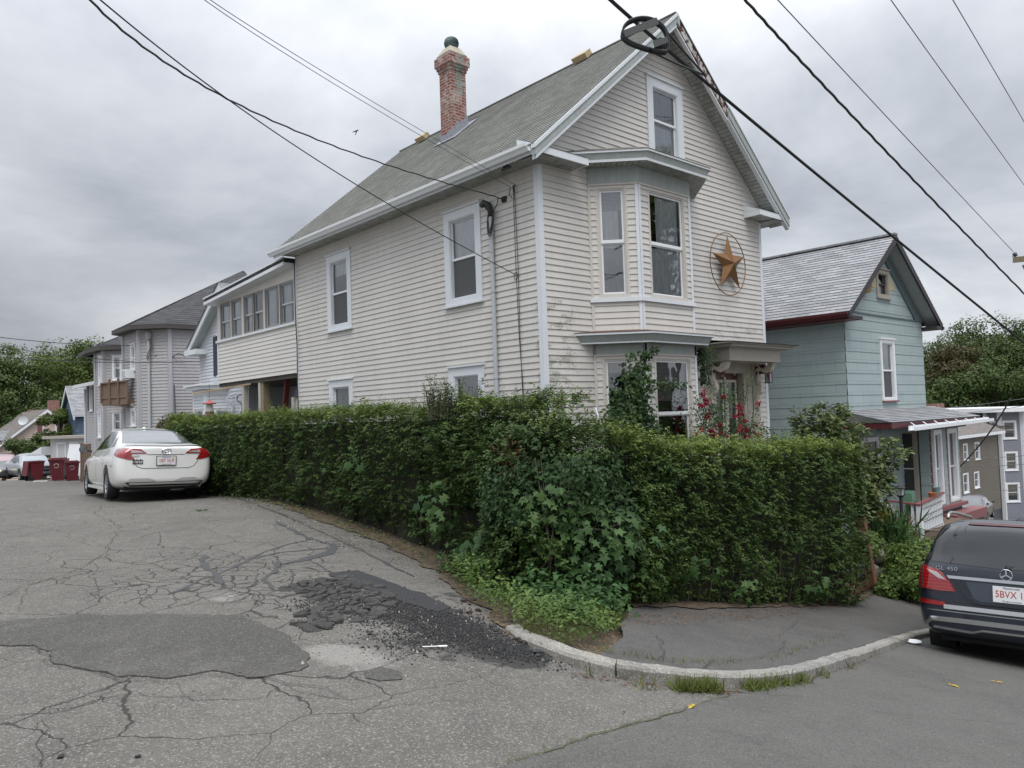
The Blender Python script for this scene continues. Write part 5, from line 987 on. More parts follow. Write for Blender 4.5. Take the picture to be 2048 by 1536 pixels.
bl = MB(); zb0, zb1 = zat(205, 812, gD, gE).z+.05, zat(205, 765, gD, gE).z
p0 = onD(205, 790, 31.6); p1_ = onD(257, 780, 30.3); z0_, z1_ = onD(205, 812, 31.6).z, onD(205, 766, 31.6).z
U = Vector((p1_.x-p0.x, p1_.y-p0.y, 0)); L_ = U.length; U.normalize(); N_ = Vector((U.y, -U.x, 0)); O = Vector((p0.x, p0.y, 0))
balc = thing('balcony', None, None); bpy.data.objects.remove(balc)
mb = MB(); mb.frame(O, U, UP, N_, (0, z0_, -1.2), (L_, z0_+.20, .02)); bal = mb.build('balcony', M_WOOD, Cg)
mb = MB(); mb.frame(O, U, UP, N_, (-.03, z1_-.05, -.04), (L_+.03, z1_, .08)); mb.frame(O, U, UP, N_, (0, z0_+.28, 0), (L_, z0_+.36, .05)); mb.build('balcony_rail', M_WOOD, bal)
mb = MB()
for i in range(12): u = L_*(i+.04)/12; mb.frame(O, U, UP, N_, (u, z0_+.2, 0), (u+L_/12*.9, z1_-.05, .02))
for i in range(4): u = L_*i/3; mb.frame(O, U, UP, N_, (u-.05, z0_+.1, .02), (u+.05, z1_+(.12 if i in (1, 2) else 0), .08))
mb.build('balcony_boards', M_WOOD, bal)
mb = MB(); mb.beam(O+UP*(z0_-.0)+U*L_-N_*.1, O+U*(L_)-N_*1.1+UP*(z0_-.9), .1, .1); mb.beam(O+UP*(z0_)+U*L_*.6-N_*.05, O+U*L_-N_*1.2+UP*(z0_-.8), .1, .1); mb.build('balcony_brace', M_GREY, bal)
mb = MB()
def lat(u): return z1_+.15+.65*min(1, u/ .8)
for i in range(9):
    u = L_*.52+i*L_*.055; mb.frame(O, U, UP, N_, (u-.025, z1_-.1, -.5), (u+.025, lat((u-L_*.5)*1.1), -.48))
for i in range(8): z = z1_+.05+i*.11; mb.frame(O, U, UP, N_, (L_*.5+max(0, (z-z1_-.15))*.9, z-.025, -.478), (L_*1.0, z+.025, -.46))
mb.build('lattice', M_WHITE, bal)
mp = onplane45(299, 668, gA); mb = MB(); mp = mp+Vector((-.06, -.06, 0)); mb.tube([(mp.x, mp.y, -.4), (mp.x, mp.y, mp.z)], .06, 8); mast = mb.build('service_mast', M_GALV, Cg, True, 60)
mb = MB(); mb.lathe([(.06, -.3), (.11, -.22), (.13, -.05), (.10, .08), (0, .12)], 10, mp); mb.build('weatherhead', mat('weatherhead_grey', (.30, .30, .31), .5), mast, True, 50)
mb = MB(); sway = lambda i: .35*math.sin(i*.5); mb.tube([mp+Vector((.1*math.sin(i*.6), -.12, -.2-.12*i if i < 7 else -.2-.12*(14-i))) for i in range(14)], .02, 5); mb.tube([mp+Vector((.2+.9*i/9, -.75*i/9-.1, -.9+.10*math.sin(i*1.1))) for i in range(10)], .02, 5); tq = zat(352, 770, gA, gB)+Vector((-.1, -.1, 0)); mb.tube([tq, tq+Vector((.03, 0, -1.2)), tq+Vector((0, 0, -3.3))], .03, 5); mb.build('drip_loop', M_CABG, mast)
# low side roof with gutter, side window with shutters, window air conditioner
mb = MB(); q = g0; yA = g00.y; zt = zs-1.2; mb.face([(q.x+.1, yA, zt-.15), (q.x+.1, q.y-.2, zt+.0), (q.x+2.5, q.y-.2, zt+.5), (q.x+2.5, yA, zt+.4)]); mb.build('side_roof', M_ROOFB, Cg); mb = MB(); mb.box((q.x+.0, q.y-.3, zt-.25), (q.x+.14, yA+.3, zt-.1)); mb.tube([(q.x+.45, yA+.02, zt-.3), (q.x+.45, yA+.02, -.4)], .05, 6); mb.build('side_gutter', M_TRIM, Cg)
a_, b_ = Vector((q.x+.5, yA, 0)), Vector((q.x+.5, q.y-.3, 0)); r_ = rect(a_, b_, 180, 187, 770, 822); cwin(a_, b_, *r_, curtain=[(M_CURT, 0, 1, .4, 1)])
for s0, s1 in ((r_[0]-.3, r_[0]-.02), (r_[1]+.02, r_[1]+.3)): mb = MB(); mb.frame(a_, (0, -1, 0), UP, (-1, 0, 0), (s0, r_[2], .01), (s1, r_[3], .05)); mb.build('shutter', mat('dark_grey_shutter', (.05, .05, .055), .6), Cg)
wq = zat(266, 748, g1, gA); mb = MB(); mb.box((wq.x-.35, wq.y-.3, wq.z-.18), (wq.x, wq.y+.3, wq.z+.18)); mb.build('air_conditioner', M_WHITE, Cg); mb = MB(); mb.box((wq.x-.36, wq.y-.22, wq.z-.13), (wq.x-.35, wq.y+.22, wq.z+.13)); mb.build('grille', M_GALV, Cg)

# ------------------------------------------------------------------ fence, shed, blue and tan houses at the far left
def fence(a, b, h, n, nm, label, m_):
    r_ = thing(nm, label, 'fence', (a[0], a[1], G(*a[:2]))); A, Bv = Vector((a[0], a[1], G(a[0], a[1]))), Vector((b[0], b[1], G(b[0], b[1])))
    for i in range(n+1): p = A.lerp(Bv, i/n); mb = MB(); mb.box((p.x-.05, p.y-.05, p.z-.1), (p.x+.05, p.y+.05, p.z+h+.06)); mb.build('post', m_, r_)
    mb = MB(); k = int((Bv-A).length/.145)
    for i in range(k): p = A.lerp(Bv, (i+.5)/k); q = A.lerp(Bv, (i+.5)/k+.45/k); mb.beam(p-(q-p)+UP*.05, q+UP*.05, .02, .001); d = (Bv-A).normalized(); mb.frame(p, d, UP, d.cross(UP), (-.065, .05, -.01), (.065, h-.02, .012))
    mb.build('boards', m_, r_); mb = MB(); [mb.beam(A+UP*z, Bv+UP*z, .05, .09) for z in (.25, h*.6, h)]; mb.build('rails', m_, r_); return r_
f_a, f_b = onD(163, 900, 36.5), onD(200, 900, 35.6)
fence((f_a.x, f_a.y), (f_b.x+.3, f_b.y-.3), 1.75, 3, 'board_fence', 'brown board fence behind the maroon bins and white sedan', M_WOOD)
def simplehouse(nm, label, x0, x1, y0, y1, zg, ze, zp, axis, wallm, roofm, trimm, ov=.35, cat='house', base=None):
    h = thing(nm, label, cat, (x0, y0, zg)); mb = MB(); cxm, cym = (x0+x1)/2, (y0+y1)/2
    if axis == 'y':      # ridge along y, gables face -y
        s_ = (zp-ze)/((x1-x0)/2+ov); z1 = ze+ov*s_
        courses(mb, (0, y0, 0), (1, 0, 0), UP, (0, -1, 0), zg, zp-.1, .14, .03, lambda v: x0+max(0, (v-z1)/s_), lambda v: x1-max(0, (v-z1)/s_)); courses(mb, (x0, y1, 0), (0, -1, 0), UP, (-1, 0, 0), zg, z1, .14, .03, 0, y1-y0)
        rf = MB(); Ls = math.hypot((x1-x0)/2+ov, zp-ze); a, b = ((x1-x0)/2+ov)/Ls, (zp-ze)/Ls
        courses(rf, (x0-ov, y1+ov, ze), (0, -1, 0), (a, 0, b), (-b, 0, a), 0, Ls, .14, .012, 0, y1-y0+2*ov); courses(rf, (x1+ov, y0-ov, ze), (0, 1, 0), (-a, 0, b), (b, 0, a), 0, Ls, .14, .012, 0, y1-y0+2*ov)
        tr = MB()
        for sx__ in (-1, 1): xe = cxm+sx__*((x1-x0)/2+ov); tr.prism([(xe, ze-.02), (cxm, zp-.02), (cxm, zp-.25), (xe, ze-.2)], (0, 0, 0), (1, 0, 0), UP, (0, -1, 0), -y0+ov-.06, -y0+ov)
    else:                # ridge along x, gable faces -x
        s_ = (zp-ze)/((y1-y0)/2+ov); z1 = ze+ov*s_
        courses(mb, (x0, y1, 0), (0, -1, 0), UP, (-1, 0, 0), zg, zp-.1, .14, .03, lambda v: max(0, (v-z1)/s_), lambda v: y1-y0-max(0, (v-z1)/s_)); courses(mb, (x0, y0, 0), (1, 0, 0), UP, (0, -1, 0), zg, z1, .14, .03, 0, x1-x0)
        rf = MB(); Ls = math.hypot((y1-y0)/2+ov, zp-ze); a, b = ((y1-y0)/2+ov)/Ls, (zp-ze)/Ls
        courses(rf, (x0-ov, y0-ov, ze), (1, 0, 0), (0, a, b), (0, -b, a), 0, Ls, .14, .012, 0, x1-x0+2*ov); courses(rf, (x1+ov, y1+ov, ze), (-1, 0, 0), (0, -a, b), (0, b, a), 0, Ls, .14, .012, 0, x1-x0+2*ov); tr = MB()
        for sy in (-1, 1): ye = cym+sy*((y1-y0)/2+ov); tr.prism([(ye, ze-.02), (cym, zp-.02), (cym, zp-.25), (ye, ze-.2)], (0, 0, 0), (0, 1, 0), UP, (-1, 0, 0), -x0+ov-.06, -x0+ov)
    mb.build('wall', wallm, h); r_ = rf.build('roof', roofm, h); tr.build('rake_board', trimm, h); return h, r_
tp = onD(93, 818, 56); tl_ = onD(32, 866, 56); tr_ = onD(122, 848, 54)
M_TAN = siding('tan_siding', (.50, .41, .35), (.56, .46, .40)); M_BLUS = siding('blue_siding', (.065, .10, .15), (.085, .13, .19))
hT, rT = simplehouse('tan_house', 'tan gabled house with red-brown shutters below the big trees at left', tp.x-2.9, tp.x+2.9, tp.y, tp.y+9, -1.8, tp.z-2.7, tp.z, 'y', M_TAN, M_ROOFB, M_WHITE)
wp = onY(99, 851, tp.y); window(hT, (0, tp.y, 0), (1, 0, 0), (0, -1, 0), wp.x-.45, wp.x+.45, wp.z-.5, wp.z+.6, t=.08, trim=M_WHITE)
for s_ in (-1, 1): mb = MB(); mb.box((wp.x+s_*.62-.14, tp.y-.05, wp.z-.5), (wp.x+s_*.62+.14, tp.y-.01, wp.z+.6)); mb.build('shutter', M_MAR2, hT)
for (px, py, d) in ((107, 820, 60), (67, 838, 62)):
    c = onD(px, py, d); mb = MB(); mb.box((c.x-.35, c.y-.35, c.z-3), (c.x+.35, c.y+.35, c.z+.75)); mb.build('chimney', M_BRICKF, rT)
lwp = onD(0, 905, 54); h2, r2_ = simplehouse('tan_porch_wing', 'long low tan wing with a band of porch windows at the left edge', lwp.x-6, lwp.x+3.0, lwp.y+1, lwp.y+6, -1.9, 1.05, 1.75, 'x', M_TAN, M_ROOFL, M_WHITE)
for i in range(6): x = lwp.x-1.8+i*.82; window(h2, (0, lwp.y+1, 0), (1, 0, 0), (0, -1, 0), x, x+.75, .1, .85, t=.05, trim=M_WHITE, sill=False, head=False); 
for i in range(4): x = lwp.x-1.2+i*1.1; window(h2, (0, lwp.y+1, 0), (1, 0, 0), (0, -1, 0), x, x+1.0, -1.4, -.75, t=.05, trim=M_WHITE, sill=False, head=False)
sd = onD(40, 845, 54.5); mb = MB(); dishc = Vector((sd.x+.2, tp.y-.3, tp.z-1.75)); mb.lathe([(0, 0), (.18, .02), (.33, .07)], 14, onD(47, 842, 55), (-.5, -.8, .3)); mb.tube([onD(47, 842, 55.1), onD(48, 850, 55.3)], .03, 5); mb.build('satellite_dish', M_GALV, rT)
bp0, bp1 = onD(136, 772, 50), onD(133, 905, 50)
hB, rB = simplehouse('blue_house', 'dark blue house with light grey roof between the tan and grey houses', bp0.x+.1, bp0.x+6, bp0.y-1.9, bp0.y+1.9, -1.6, onD(140, 838, 50).z+.1, bp0.z, 'x', M_BLUS, M_ROOFL, M_WHITE, .25)
shp = onD(160, 880, 39.5); shl = onD(101, 890, 40.5)
shed = thing('enclosed_porch', 'small white enclosed porch with awning behind the maroon bins', 'porch', (shl.x, shl.y, -1.2)); U = Vector((shp.x-shl.x, shp.y-shl.y, 0)); Lsh = U.length; U.normalize(); Ns = Vector((U.y, -U.x, 0)); O = Vector((shl.x, shl.y, 0))
zts = onD(100, 876, 40.5).z; mb = MB(); mb.frame(O, U, UP, Ns, (0, -1.3, -2.5), (Lsh+1.5, zts, 0)); mb.build('wall', mat('off_white_siding', (.50, .50, .51), .6, var=.05), shed)
mb = MB(); mb.frame(O, U, Vector((0, 0, 1)), Ns, (-.25, zts-.05, -2.7), (Lsh+1.7, zts+.10, .3)); mb.build('roof', M_GREY, shed)
for u0, z0 in ((.55, -1.0), (1.55, -.3)): window(shed, O, U, Ns, u0, u0+.72, max(z0, -.9), zts-.25, t=.06, trim=M_WHITE, curtain=[(M_SHADE, 0, 1, .45, 1)], sill=False, head=False)
mb = MB(); aw = onD(85, 895, 40.5); mb.frame(O-U*1.25, U, UP, Ns, (0, .35, -1.0), (1.2, .40, .5)); mb.prism([(0, .35), (1.2, .80), (1.2, .35)], O-U*1.2, U, UP, Ns, -1.0, .5); mb.build('awning', M_TRIM, shed)
brd = onD(143, 925, 39); mb = MB(); mb.frame(Vector((brd.x, brd.y, G(brd.x, brd.y))), U, (Ns*-.2+UP).normalized(), Ns, (-.6, .05, 0), (.6, 1.85, .05)); dp = mb.build('leaning_door', M_WHITE); tag(dp, 'white panelled door leaning behind the two maroon bins', 'door')

# ------------------------------------------------------------------ slate grey three-decker and brown house down the hill
T3 = thing('three_decker', 'slate grey three storey house with white corner boards and faceted bay', 'house', (58, 11, -8.5))
a = onD(1970, 830, 60); b = onX(1998, 830, a.x); 
def pl(px, py, P, n): q = ray(px, py); t = (P-CAM).dot(n)/q.dot(n); return CAM+q*t
n45 = Vector((1, 1, 0)); c = pl(2043, 830, b, n45); d = onY(2100, 830, c.y); ztop = a.z+.25; zbot = -8.6
mb = MB(); sg_ = [(a, b), (b, c), (c, d)]; wr3 = []
for i, (p, q) in enumerate(sg_):
    rs = []
    if i == 0: rs = [rect(p, q, 1980, 1993, 842, 877), rect(p, q, 1984, 1996, 901, 939), rect(p, q, 1988, 1999, 962, 1001)]
    if i == 1: rs = [rect(p, q, 2005, 2033, 841, 878), rect(p, q, 2009, 2036, 903, 941), rect(p, q, 2012, 2040, 965, 1004)]
    wallp(mb, p, q, zbot, ztop, [sh_(r_) for r_ in rs]); wr3.append(rs)
mb.build('wall', M_SID3, T3)
for (p, q), rs in zip(sg_, wr3):
    U = Vector((q.x-p.x, q.y-p.y, 0)).normalized(); N_ = Vector((U.y, -U.x, 0))
    for j, r_ in enumerate(rs): window(T3, (p.x, p.y, 0), U, N_, *r_, t=.13, trim=M_WHITE, curtain=[((M_CURTP if j == 0 else M_SHADE), .1 if j == 0 else 0, 1, .3 if j != 1 else 0, 1)] if (p is b) else [(M_CURTG, 0, 1, .5, 1)], head=False)
mb = MB(); 
for p in (a, b, c):
    mb.box((p.x-.14, p.y-.14, zbot+.3), (p.x+.12, p.y+.12, ztop))
mb.build('corner_board', M_WHITE, T3)
mb = MB(); ce = Vector((a.x+6, a.y+2, 0)); P4 = [a+Vector((-.9, .3, 0)), b+Vector((-.8, -.35, 0)), c+Vector((-.35, -.8, 0)), d+Vector((0, -.8, 0)), d+Vector((3, 8, 0)), a+Vector((-.9, 8, 0))]
mb.prism([(p.x, p.y) for p in P4], (0, 0, 0), (1, 0, 0), (0, 1, 0), UP, ztop-.05, ztop+.28); mb.build('cornice', M_WHITE, T3)
mb = MB(); mb.prism([(a.x, a.y), (b.x, b.y), (c.x, c.y), (d.x, d.y), (d.x+3, d.y+8), (a.x, a.y+8)], (0, 0, 0), (1, 0, 0), (0, 1, 0), UP, zbot-1, zbot+.1); mb.build('foundation', M_CONC, T3)
e_ = onD(1915, 878, 52); hBr = thing('brown_house', 'brown clapboard house with white framed windows beyond the teal house', 'house', (48, e_.y, -6)); yb_ = e_.y; zE = onY(1940, 874, yb_).z
mb = MB(); rs = [rect(Vector((40, yb_, 0)), Vector((60, yb_, 0)), *r_) for r_ in ((1926, 1935, 887, 921), (1949, 1959, 884, 919), (1926, 1937, 946, 986), (1948, 1958, 943, 976))]
courses(mb, (40, yb_, 0), (1, 0, 0), UP, (0, -1, 0), -6.5, zE, .14, .03, 6, 16, [sh_(r_) for r_ in rs]); mb.build('wall', M_SIDB, hBr)
for r_ in rs: window(hBr, (40, yb_, 0), (1, 0, 0), (0, -1, 0), *r_, t=.09, trim=M_WHITE, curtain=[(M_CURTG, 0, 1, .5, 1)], head=False)
mb = MB(); mb.box((45.5, yb_-.45, zE), (56.5, yb_, zE+.22)); mb.build('eave', M_WHITE, hBr)
mb = MB(); V_ = Vector((0, 4, 1.75)); Lr = V_.length; courses(mb, (45.4, yb_-.45, zE+.23), (1, 0, 0), V_.normalized(), Vector((0, -1.75, 4)).normalized(), 0, Lr, .15, .01, 0, 11); mb.build('roof', M_ROOFB, hBr)
cq = onD(1861, 818, 60); mb = MB(); mb.box((cq.x-.75, cq.y-.75, cq.z-3), (cq.x+.75, cq.y+.75, cq.z+.4)); 
hF = thing('far_roof_house', 'distant roof with a red brick chimney seen past the teal house corner', 'house', (cq.x, cq.y, -8)); chf = mb.build('chimney', M_BRICKF, hF); mb = MB(); mb.face([(cq.x-6, cq.y-2, cq.z-1.4), (cq.x+6, cq.y-5, cq.z-1.6), (cq.x+6, cq.y+2, cq.z+.1), (cq.x-6, cq.y+3, cq.z-.3)]); mb.box((cq.x-5, cq.y-2, -9), (cq.x+4, cq.y+3, cq.z-1.6)); mb.build('roof', M_ROOFB, hF)

# ------------------------------------------------------------------ vehicles
def f_carglass(T): T.b.inputs['Roughness'].default_value = .03
def f_tail(T):
    s = T.sep(T.uv()); n = T.math('PINGPONG', s[1], .02); T.col(T.ramp(T.math('MULTIPLY', n, 50), [(0, (.16, .004, .006)), (1, (.33, .010, .012))]))
M_PW = mat('white_car_paint', (.70, .70, .68), .25, coat=1, spec=.5); M_PB = mat('blue_black_car_paint', (.010, .014, .023), .25, metal=.1, coat=.55)
M_PS = mat('silver_car_paint', (.42, .44, .47), .3, metal=.7, coat=.8); M_PG = mat('dark_grey_car_paint', (.05, .055, .06), .3, coat=.8)
M_CG = mat('car_glass', (.018, .021, .023), .04, spec=1.0, coat=1); M_TAIL = mat('red_tail_lens', (.3, .01, .01), .12, spec=.7, coat=1, fn=f_tail); M_TAIC = mat('clear_tail_lens', (.45, .40, .40), .1, metal=.3, coat=1)
M_CHR = mat('chrome', (.62, .63, .64), .12, metal=1); M_TYRE = mat('tyre_rubber', (.015, .015, .016), .85, bump=.3, bs=60); M_RIM = mat('alloy_rim', (.42, .43, .45), .3, metal=.8)
M_PLAS = mat('black_plastic', (.018, .018, .019), .55); M_PLATE = mat('plate_white', (.62, .62, .62), .4); M_PRED = mat('plate_red_lettering', (.35, .03, .03), .5); M_PBLU = mat('plate_blue_lettering', (.03, .05, .2), .5)
M_ALU = mat('brushed_trim', (.34, .34, .33), .3, metal=.9); M_LAMP = mat('amber_clear_headlamp', (.55, .47, .30), .1, metal=.2, coat=1); M_SEAM = mat('panel_gap', (.02, .02, .022), .8); M_BLACKU = mat('underbody', (.012, .012, .012), .9)
def loft(stations, wheels, wr_, W2, paint, parent, arch=.39, sub=2):
    bm = bmesh.new(); rows = []
    for (x, zb, wy, zs, wb, zr, wr) in stations:
        h = zs-zb; pts = [(0, zb), (wy*.80, zb), (wy*.965, zb+.07*min(1, h/.5)), (wy, zb+h*.40), (wy*.995, zb+h*.72), (wy*.975, zb+h*.90), (wb, zs), (wb*.5+wr*.5+.01, (zs+zr)/2), (wr, zr-.035*min(1, (zr-zs)/.2+.2)), (wr*.55, zr), (0, zr+.006)]
        rows.append([bm.verts.new((x, y, z)) for y, z in pts]+[bm.verts.new((x, -y, z)) for y, z in pts[-2:0:-1]])
    n = len(rows[0])
    for a, b in zip(rows, rows[1:]):
        for k in range(n): bm.faces.new((a[k], a[(k+1) % n], b[(k+1) % n], b[k]))
    def cap(r_, flip):
        m = 10
        for k in range(m):
            l0, l1 = r_[k], r_[k+1]; q0, q1 = r_[(n-k) % n], r_[(n-k-1) % n]; vs = [l0, l1, q1, q0]; vs = [v for i, v in enumerate(vs) if v not in vs[:i]]
            if len(vs) > 2: bm.faces.new(vs[::-1] if flip else vs)
    cap(rows[0], True); cap(rows[-1], False); bmesh.ops.recalc_face_normals(bm, faces=bm.faces)
    me = bpy.data.meshes.new('body'); bm.to_mesh(me); bm.free(); o = bpy.data.objects.new('body', me); COL.objects.link(o); m = o.modifiers.new('s', 'SUBSURF'); m.levels = m.render_levels = sub; cs = []
    for x in wheels:
        for sg in (-1, 1):
            c = MB(); c.lathe([(0, 0), (arch, 0), (arch, .42), (0, .42)], 28, (x, sg*(W2-.34) if sg > 0 else -(W2-.34), wr_), (0, sg, 0)); cm = bpy.data.meshes.new('c'); cm.from_pydata(c.v, [], c.f); b = bmesh.new(); b.from_mesh(cm); bmesh.ops.remove_doubles(b, verts=b.verts, dist=1e-3); bmesh.ops.recalc_face_normals(b, faces=b.faces); b.to_mesh(cm); b.free()
            co = bpy.data.objects.new('c', cm); COL.objects.link(co); bo = o.modifiers.new('b', 'BOOLEAN'); bo.operation = 'DIFFERENCE'; bo.object = co; bo.solver = 'EXACT'; cs.append(co)
    bpy.context.view_layer.update(); dg = bpy.context.evaluated_depsgraph_get(); nm = bpy.data.meshes.new_from_object(o.evaluated_get(dg)); bpy.data.objects.remove(o)
    for c in cs: bpy.data.objects.remove(c)
    nm.materials.clear(); nm.materials.append(paint); nm.polygons.foreach_set('use_smooth', [True]*len(nm.polygons)); nm.set_sharp_from_angle(angle=R(38))
    b = bmesh.new(); b.from_mesh(nm); bvh = BVHTree.FromBMesh(b); b.free(); return link('body', nm, parent), bvh
def patch(bvh, poly, d, name, m, parent, off=.006, st=.06, H=None, reach=6):
    """Panel laid on the body: poly is (h, z) seen along horizontal direction d; it follows the surface."""
    d = Vector(d).normalized(); Hh = Vector(H) if H else Vector((-d.y, d.x, 0)).normalized()*(1); poly = [Vector(p) for p in poly]; P = []
    for i in range(len(poly)): a, b = poly[i], poly[(i+1) % len(poly)]; k = max(1, int((b-a).length/st)); P += [a.lerp(b, j/k) for j in range(k)]
    n = len(P); x0, x1 = min(p.x for p in P), max(p.x for p in P); y0, y1 = min(p.y for p in P), max(p.y for p in P); gx, gy = np.meshgrid(np.arange(x0+st/3, x1, st), np.arange(y0+st/3, y1, st)); ins = pip(gx, gy, [tuple(p) for p in P])
    pts = P+[Vector((a, b)) for a, b in zip(gx[ins], gy[ins])]; V, E, F, *_ = geometry.delaunay_2d_cdt(pts, [(i, (i+1) % n) for i in range(n)], [], 1, 1e-5); b = bmesh.new(); vs = []; ul = b.loops.layers.uv.new('UVMap')
    for v in V:
        o = Hh*v.x+UP*v.y-d*reach; hit, nrm, _, _ = bvh.ray_cast(o, d); 
        if hit is None: vs.append(None); continue
        if nrm.dot(d) > 0: nrm = -nrm
        vs.append(b.verts.new(hit+nrm*off))
    for f in F:
        q = [vs[i] for i in f]
        if None in q: continue
        try: fc = b.faces.new(q)
        except ValueError: continue
        for l, i in zip(fc.loops, f): l[ul].uv = (V[i].x, V[i].y)
    if not b.faces: b.free(); return None
    bmesh.ops.recalc_face_normals(b, faces=b.faces)
    be = [e for e in b.edges if len(e.link_faces) == 1]; r_ = bmesh.ops.extrude_edge_only(b, edges=be)
    for v in [g for g in r_['geom'] if isinstance(g, bmesh.types.BMVert)]: v.co += d*(off+.004)
    me = bpy.data.meshes.new(name); b.to_mesh(me); b.free(); me.materials.append(m); me.polygons.foreach_set('use_smooth', [True]*len(me.polygons)); me.set_sharp_from_angle(angle=R(50)); return link(name, me, parent)
def strip(bvh, pts, wd, d, name, m, parent, off=.004, H=None):
    pts = [Vector(p) for p in pts]; L_, R_ = [], []
    for i, p in enumerate(pts):
        t = (pts[min(i+1, len(pts)-1)]-pts[max(i-1, 0)]).normalized(); nn = Vector((-t.y, t.x))*wd/2; L_.append(p+nn); R_.append(p-nn)
    return patch(bvh, L_+R_[::-1], d, name, m, parent, off, .08, H)
def wheel(parent, x, y, r_, wd, sg, spokes=10):
    mb = MB(); mb.lathe([(r_*.66, 0), (r_*.93, 0), (r_, .03), (r_, wd-.03), (r_*.93, wd), (r_*.66, wd)], 32, (x, y-(wd if sg > 0 else 0), r_), (0, 1, 0)); w_ = mb.build('wheel', M_TYRE, parent, True, 50)
    yo = y-.012*sg; mb = MB(); mb.lathe([(r_*.66, -.0), (r_*.60, -.02), (r_*.58, -.12)], 28, (x, yo, r_), (0, sg, 0)); mb.lathe([(0, -.03), (r_*.13, -.03), (r_*.14, -.06)], 14, (x, yo, r_), (0, sg, 0))
    for k in range(spokes): a = 2*math.pi*k/spokes; e = Vector((math.cos(a), 0, math.sin(a))); mb.beam(Vector((x, yo-.05*sg, r_))+e*r_*.08, Vector((x, yo-.02*sg, r_))+e*r_*.62, .03, .025, 0, (0, 1, 0))
    mb.build('rim', M_RIM, w_); mb = MB(); mb.lathe([(0, -.13), (r_*.6, -.13)], 20, (x, yo, r_), (0, sg, 0)); mb.build('brake', M_BLACKU, w_); return w_
def place(o, loc, az, pitch=0, roll=0):
    """Local +x points along compass azimuth az (from +Y towards +X)."""
    f = Vector((math.sin(R(az))*math.cos(R(pitch)), math.cos(R(az))*math.cos(R(pitch)), math.sin(R(pitch)))); l = UP.cross(f).normalized(); u = f.cross(l); l2 = l*math.cos(R(roll))+u*math.sin(R(roll)); u2 = f.cross(l2)
    o.matrix_world = Matrix(((f.x, l2.x, u2.x, loc[0]), (f.y, l2.y, u2.y, loc[1]), (f.z, l2.z, u2.z, loc[2]), (0, 0, 0, 1)))
def plate(parent, x, y, z, w_, h_, txt, sg=-1, frame=True, extras=True, tilt=0.0):
    N_ = Vector((sg, 0, tilt)).normalized(); U = Vector((0, -1 if sg < 0 else 1, 0)); V = N_.cross(U)*1; V = V if V.z > 0 else -V; O = Vector((x, y, z))
    if frame: mb = MB(); mb.frame(O, U, V, N_, (-w_/2-.012, -h_/2-.012, 0), (w_/2+.012, h_/2+.012, .008)); fr_ = mb.build('plate_frame', M_PLAS, parent)
    mb = MB(); mb.frame(O, U, V, N_, (-w_/2, -h_/2, .002), (w_/2, h_/2, .012)); p = mb.build('licence_plate', M_PLATE, parent)
    text(txt, h_*.60, O+N_*.0125, U, V, N_, M_PRED, p, 'plate_lettering', sx_=.82)
    if extras: text('Massachusetts', h_*.16, O+N_*.0125+V*h_*.40, U, V, N_, M_PBLU, p, 'plate_lettering'); text('The Spirit of America', h_*.12, O+N_*.0125-V*h_*.41, U, V, N_, M_PBLU, p, 'plate_lettering')
    mb = MB(); mb.frame(O, U, V, N_, (w_*.33, h_*.28, .0125), (w_*.42, h_*.42, .014)); mb.build('year_sticker', mat('yellow_sticker', (.55, .42, .05), .5), p); return p
NX = (1, 0, 0)
def HM(poly): return [(-y, z) for y, z in poly]
# white sedan -------------------------------------------------------
sedan = thing('sedan', 'white four door sedan parked beside the hedge with its rear towards us', 'car', (0, 0, 0), world=False)
ST = [(-2.405, .42, .66, .93, .60, .99, .42), (-2.39, .33, .79, .98, .68, 1.045, .56), (-2.30, .27, .872, 1.00, .735, 1.085, .60), (-2.05, .22, .90, 1.00, .765, 1.095, .61), (-1.72, .2, .91, 1.00, .79, 1.125, .62), (-1.30, .2, .91, .99, .80, 1.285, .605), (-.85, .19, .91, .975, .80, 1.425, .585), (-.30, .19, .91, .965, .80, 1.47, .58), (.25, .19, .91, .95, .80, 1.46, .58), (.70, .19, .91, .94, .80, 1.36, .60), (1.15, .19, .91, .92, .79, 1.12, .64), (1.45, .2, .91, .90, .78, .98, .62), (1.95, .2, .89, .80, .72, .87, .55), (2.25, .22, .82, .70, .62, .76, .45), (2.38, .28, .70, .62, .50, .66, .36), (2.41, .35, .55, .56, .42, .6, .3)]
bd, bv = loft(ST, (-1.385, 1.39), .33, .91, M_PW, sedan, .375)
for x in (-1.385, 1.39):
    for sg in (-1, 1): wheel(sedan, x, sg*.895, .33, .215, sg)
mb = MB(); mb.box((-2.2, -.70, .20), (2.2, .70, .32)); mb.build('underbody', M_BLACKU, sedan)
patch(bv, HM([(.66, 1.115), (-.66, 1.115), (-.52, 1.405), (0, 1.43), (.52, 1.405)]), NX, 'rear_window', mat('rear_car_glass', (.10, .115, .115), .07, spec=1, coat=1), sedan, .005)
patch(bv, [(-.66, 1.10), (.66, 1.10), (.55, 1.38), (-.55, 1.38)], (-1, 0, 0), 'windscreen', M_CG, sedan, .005)
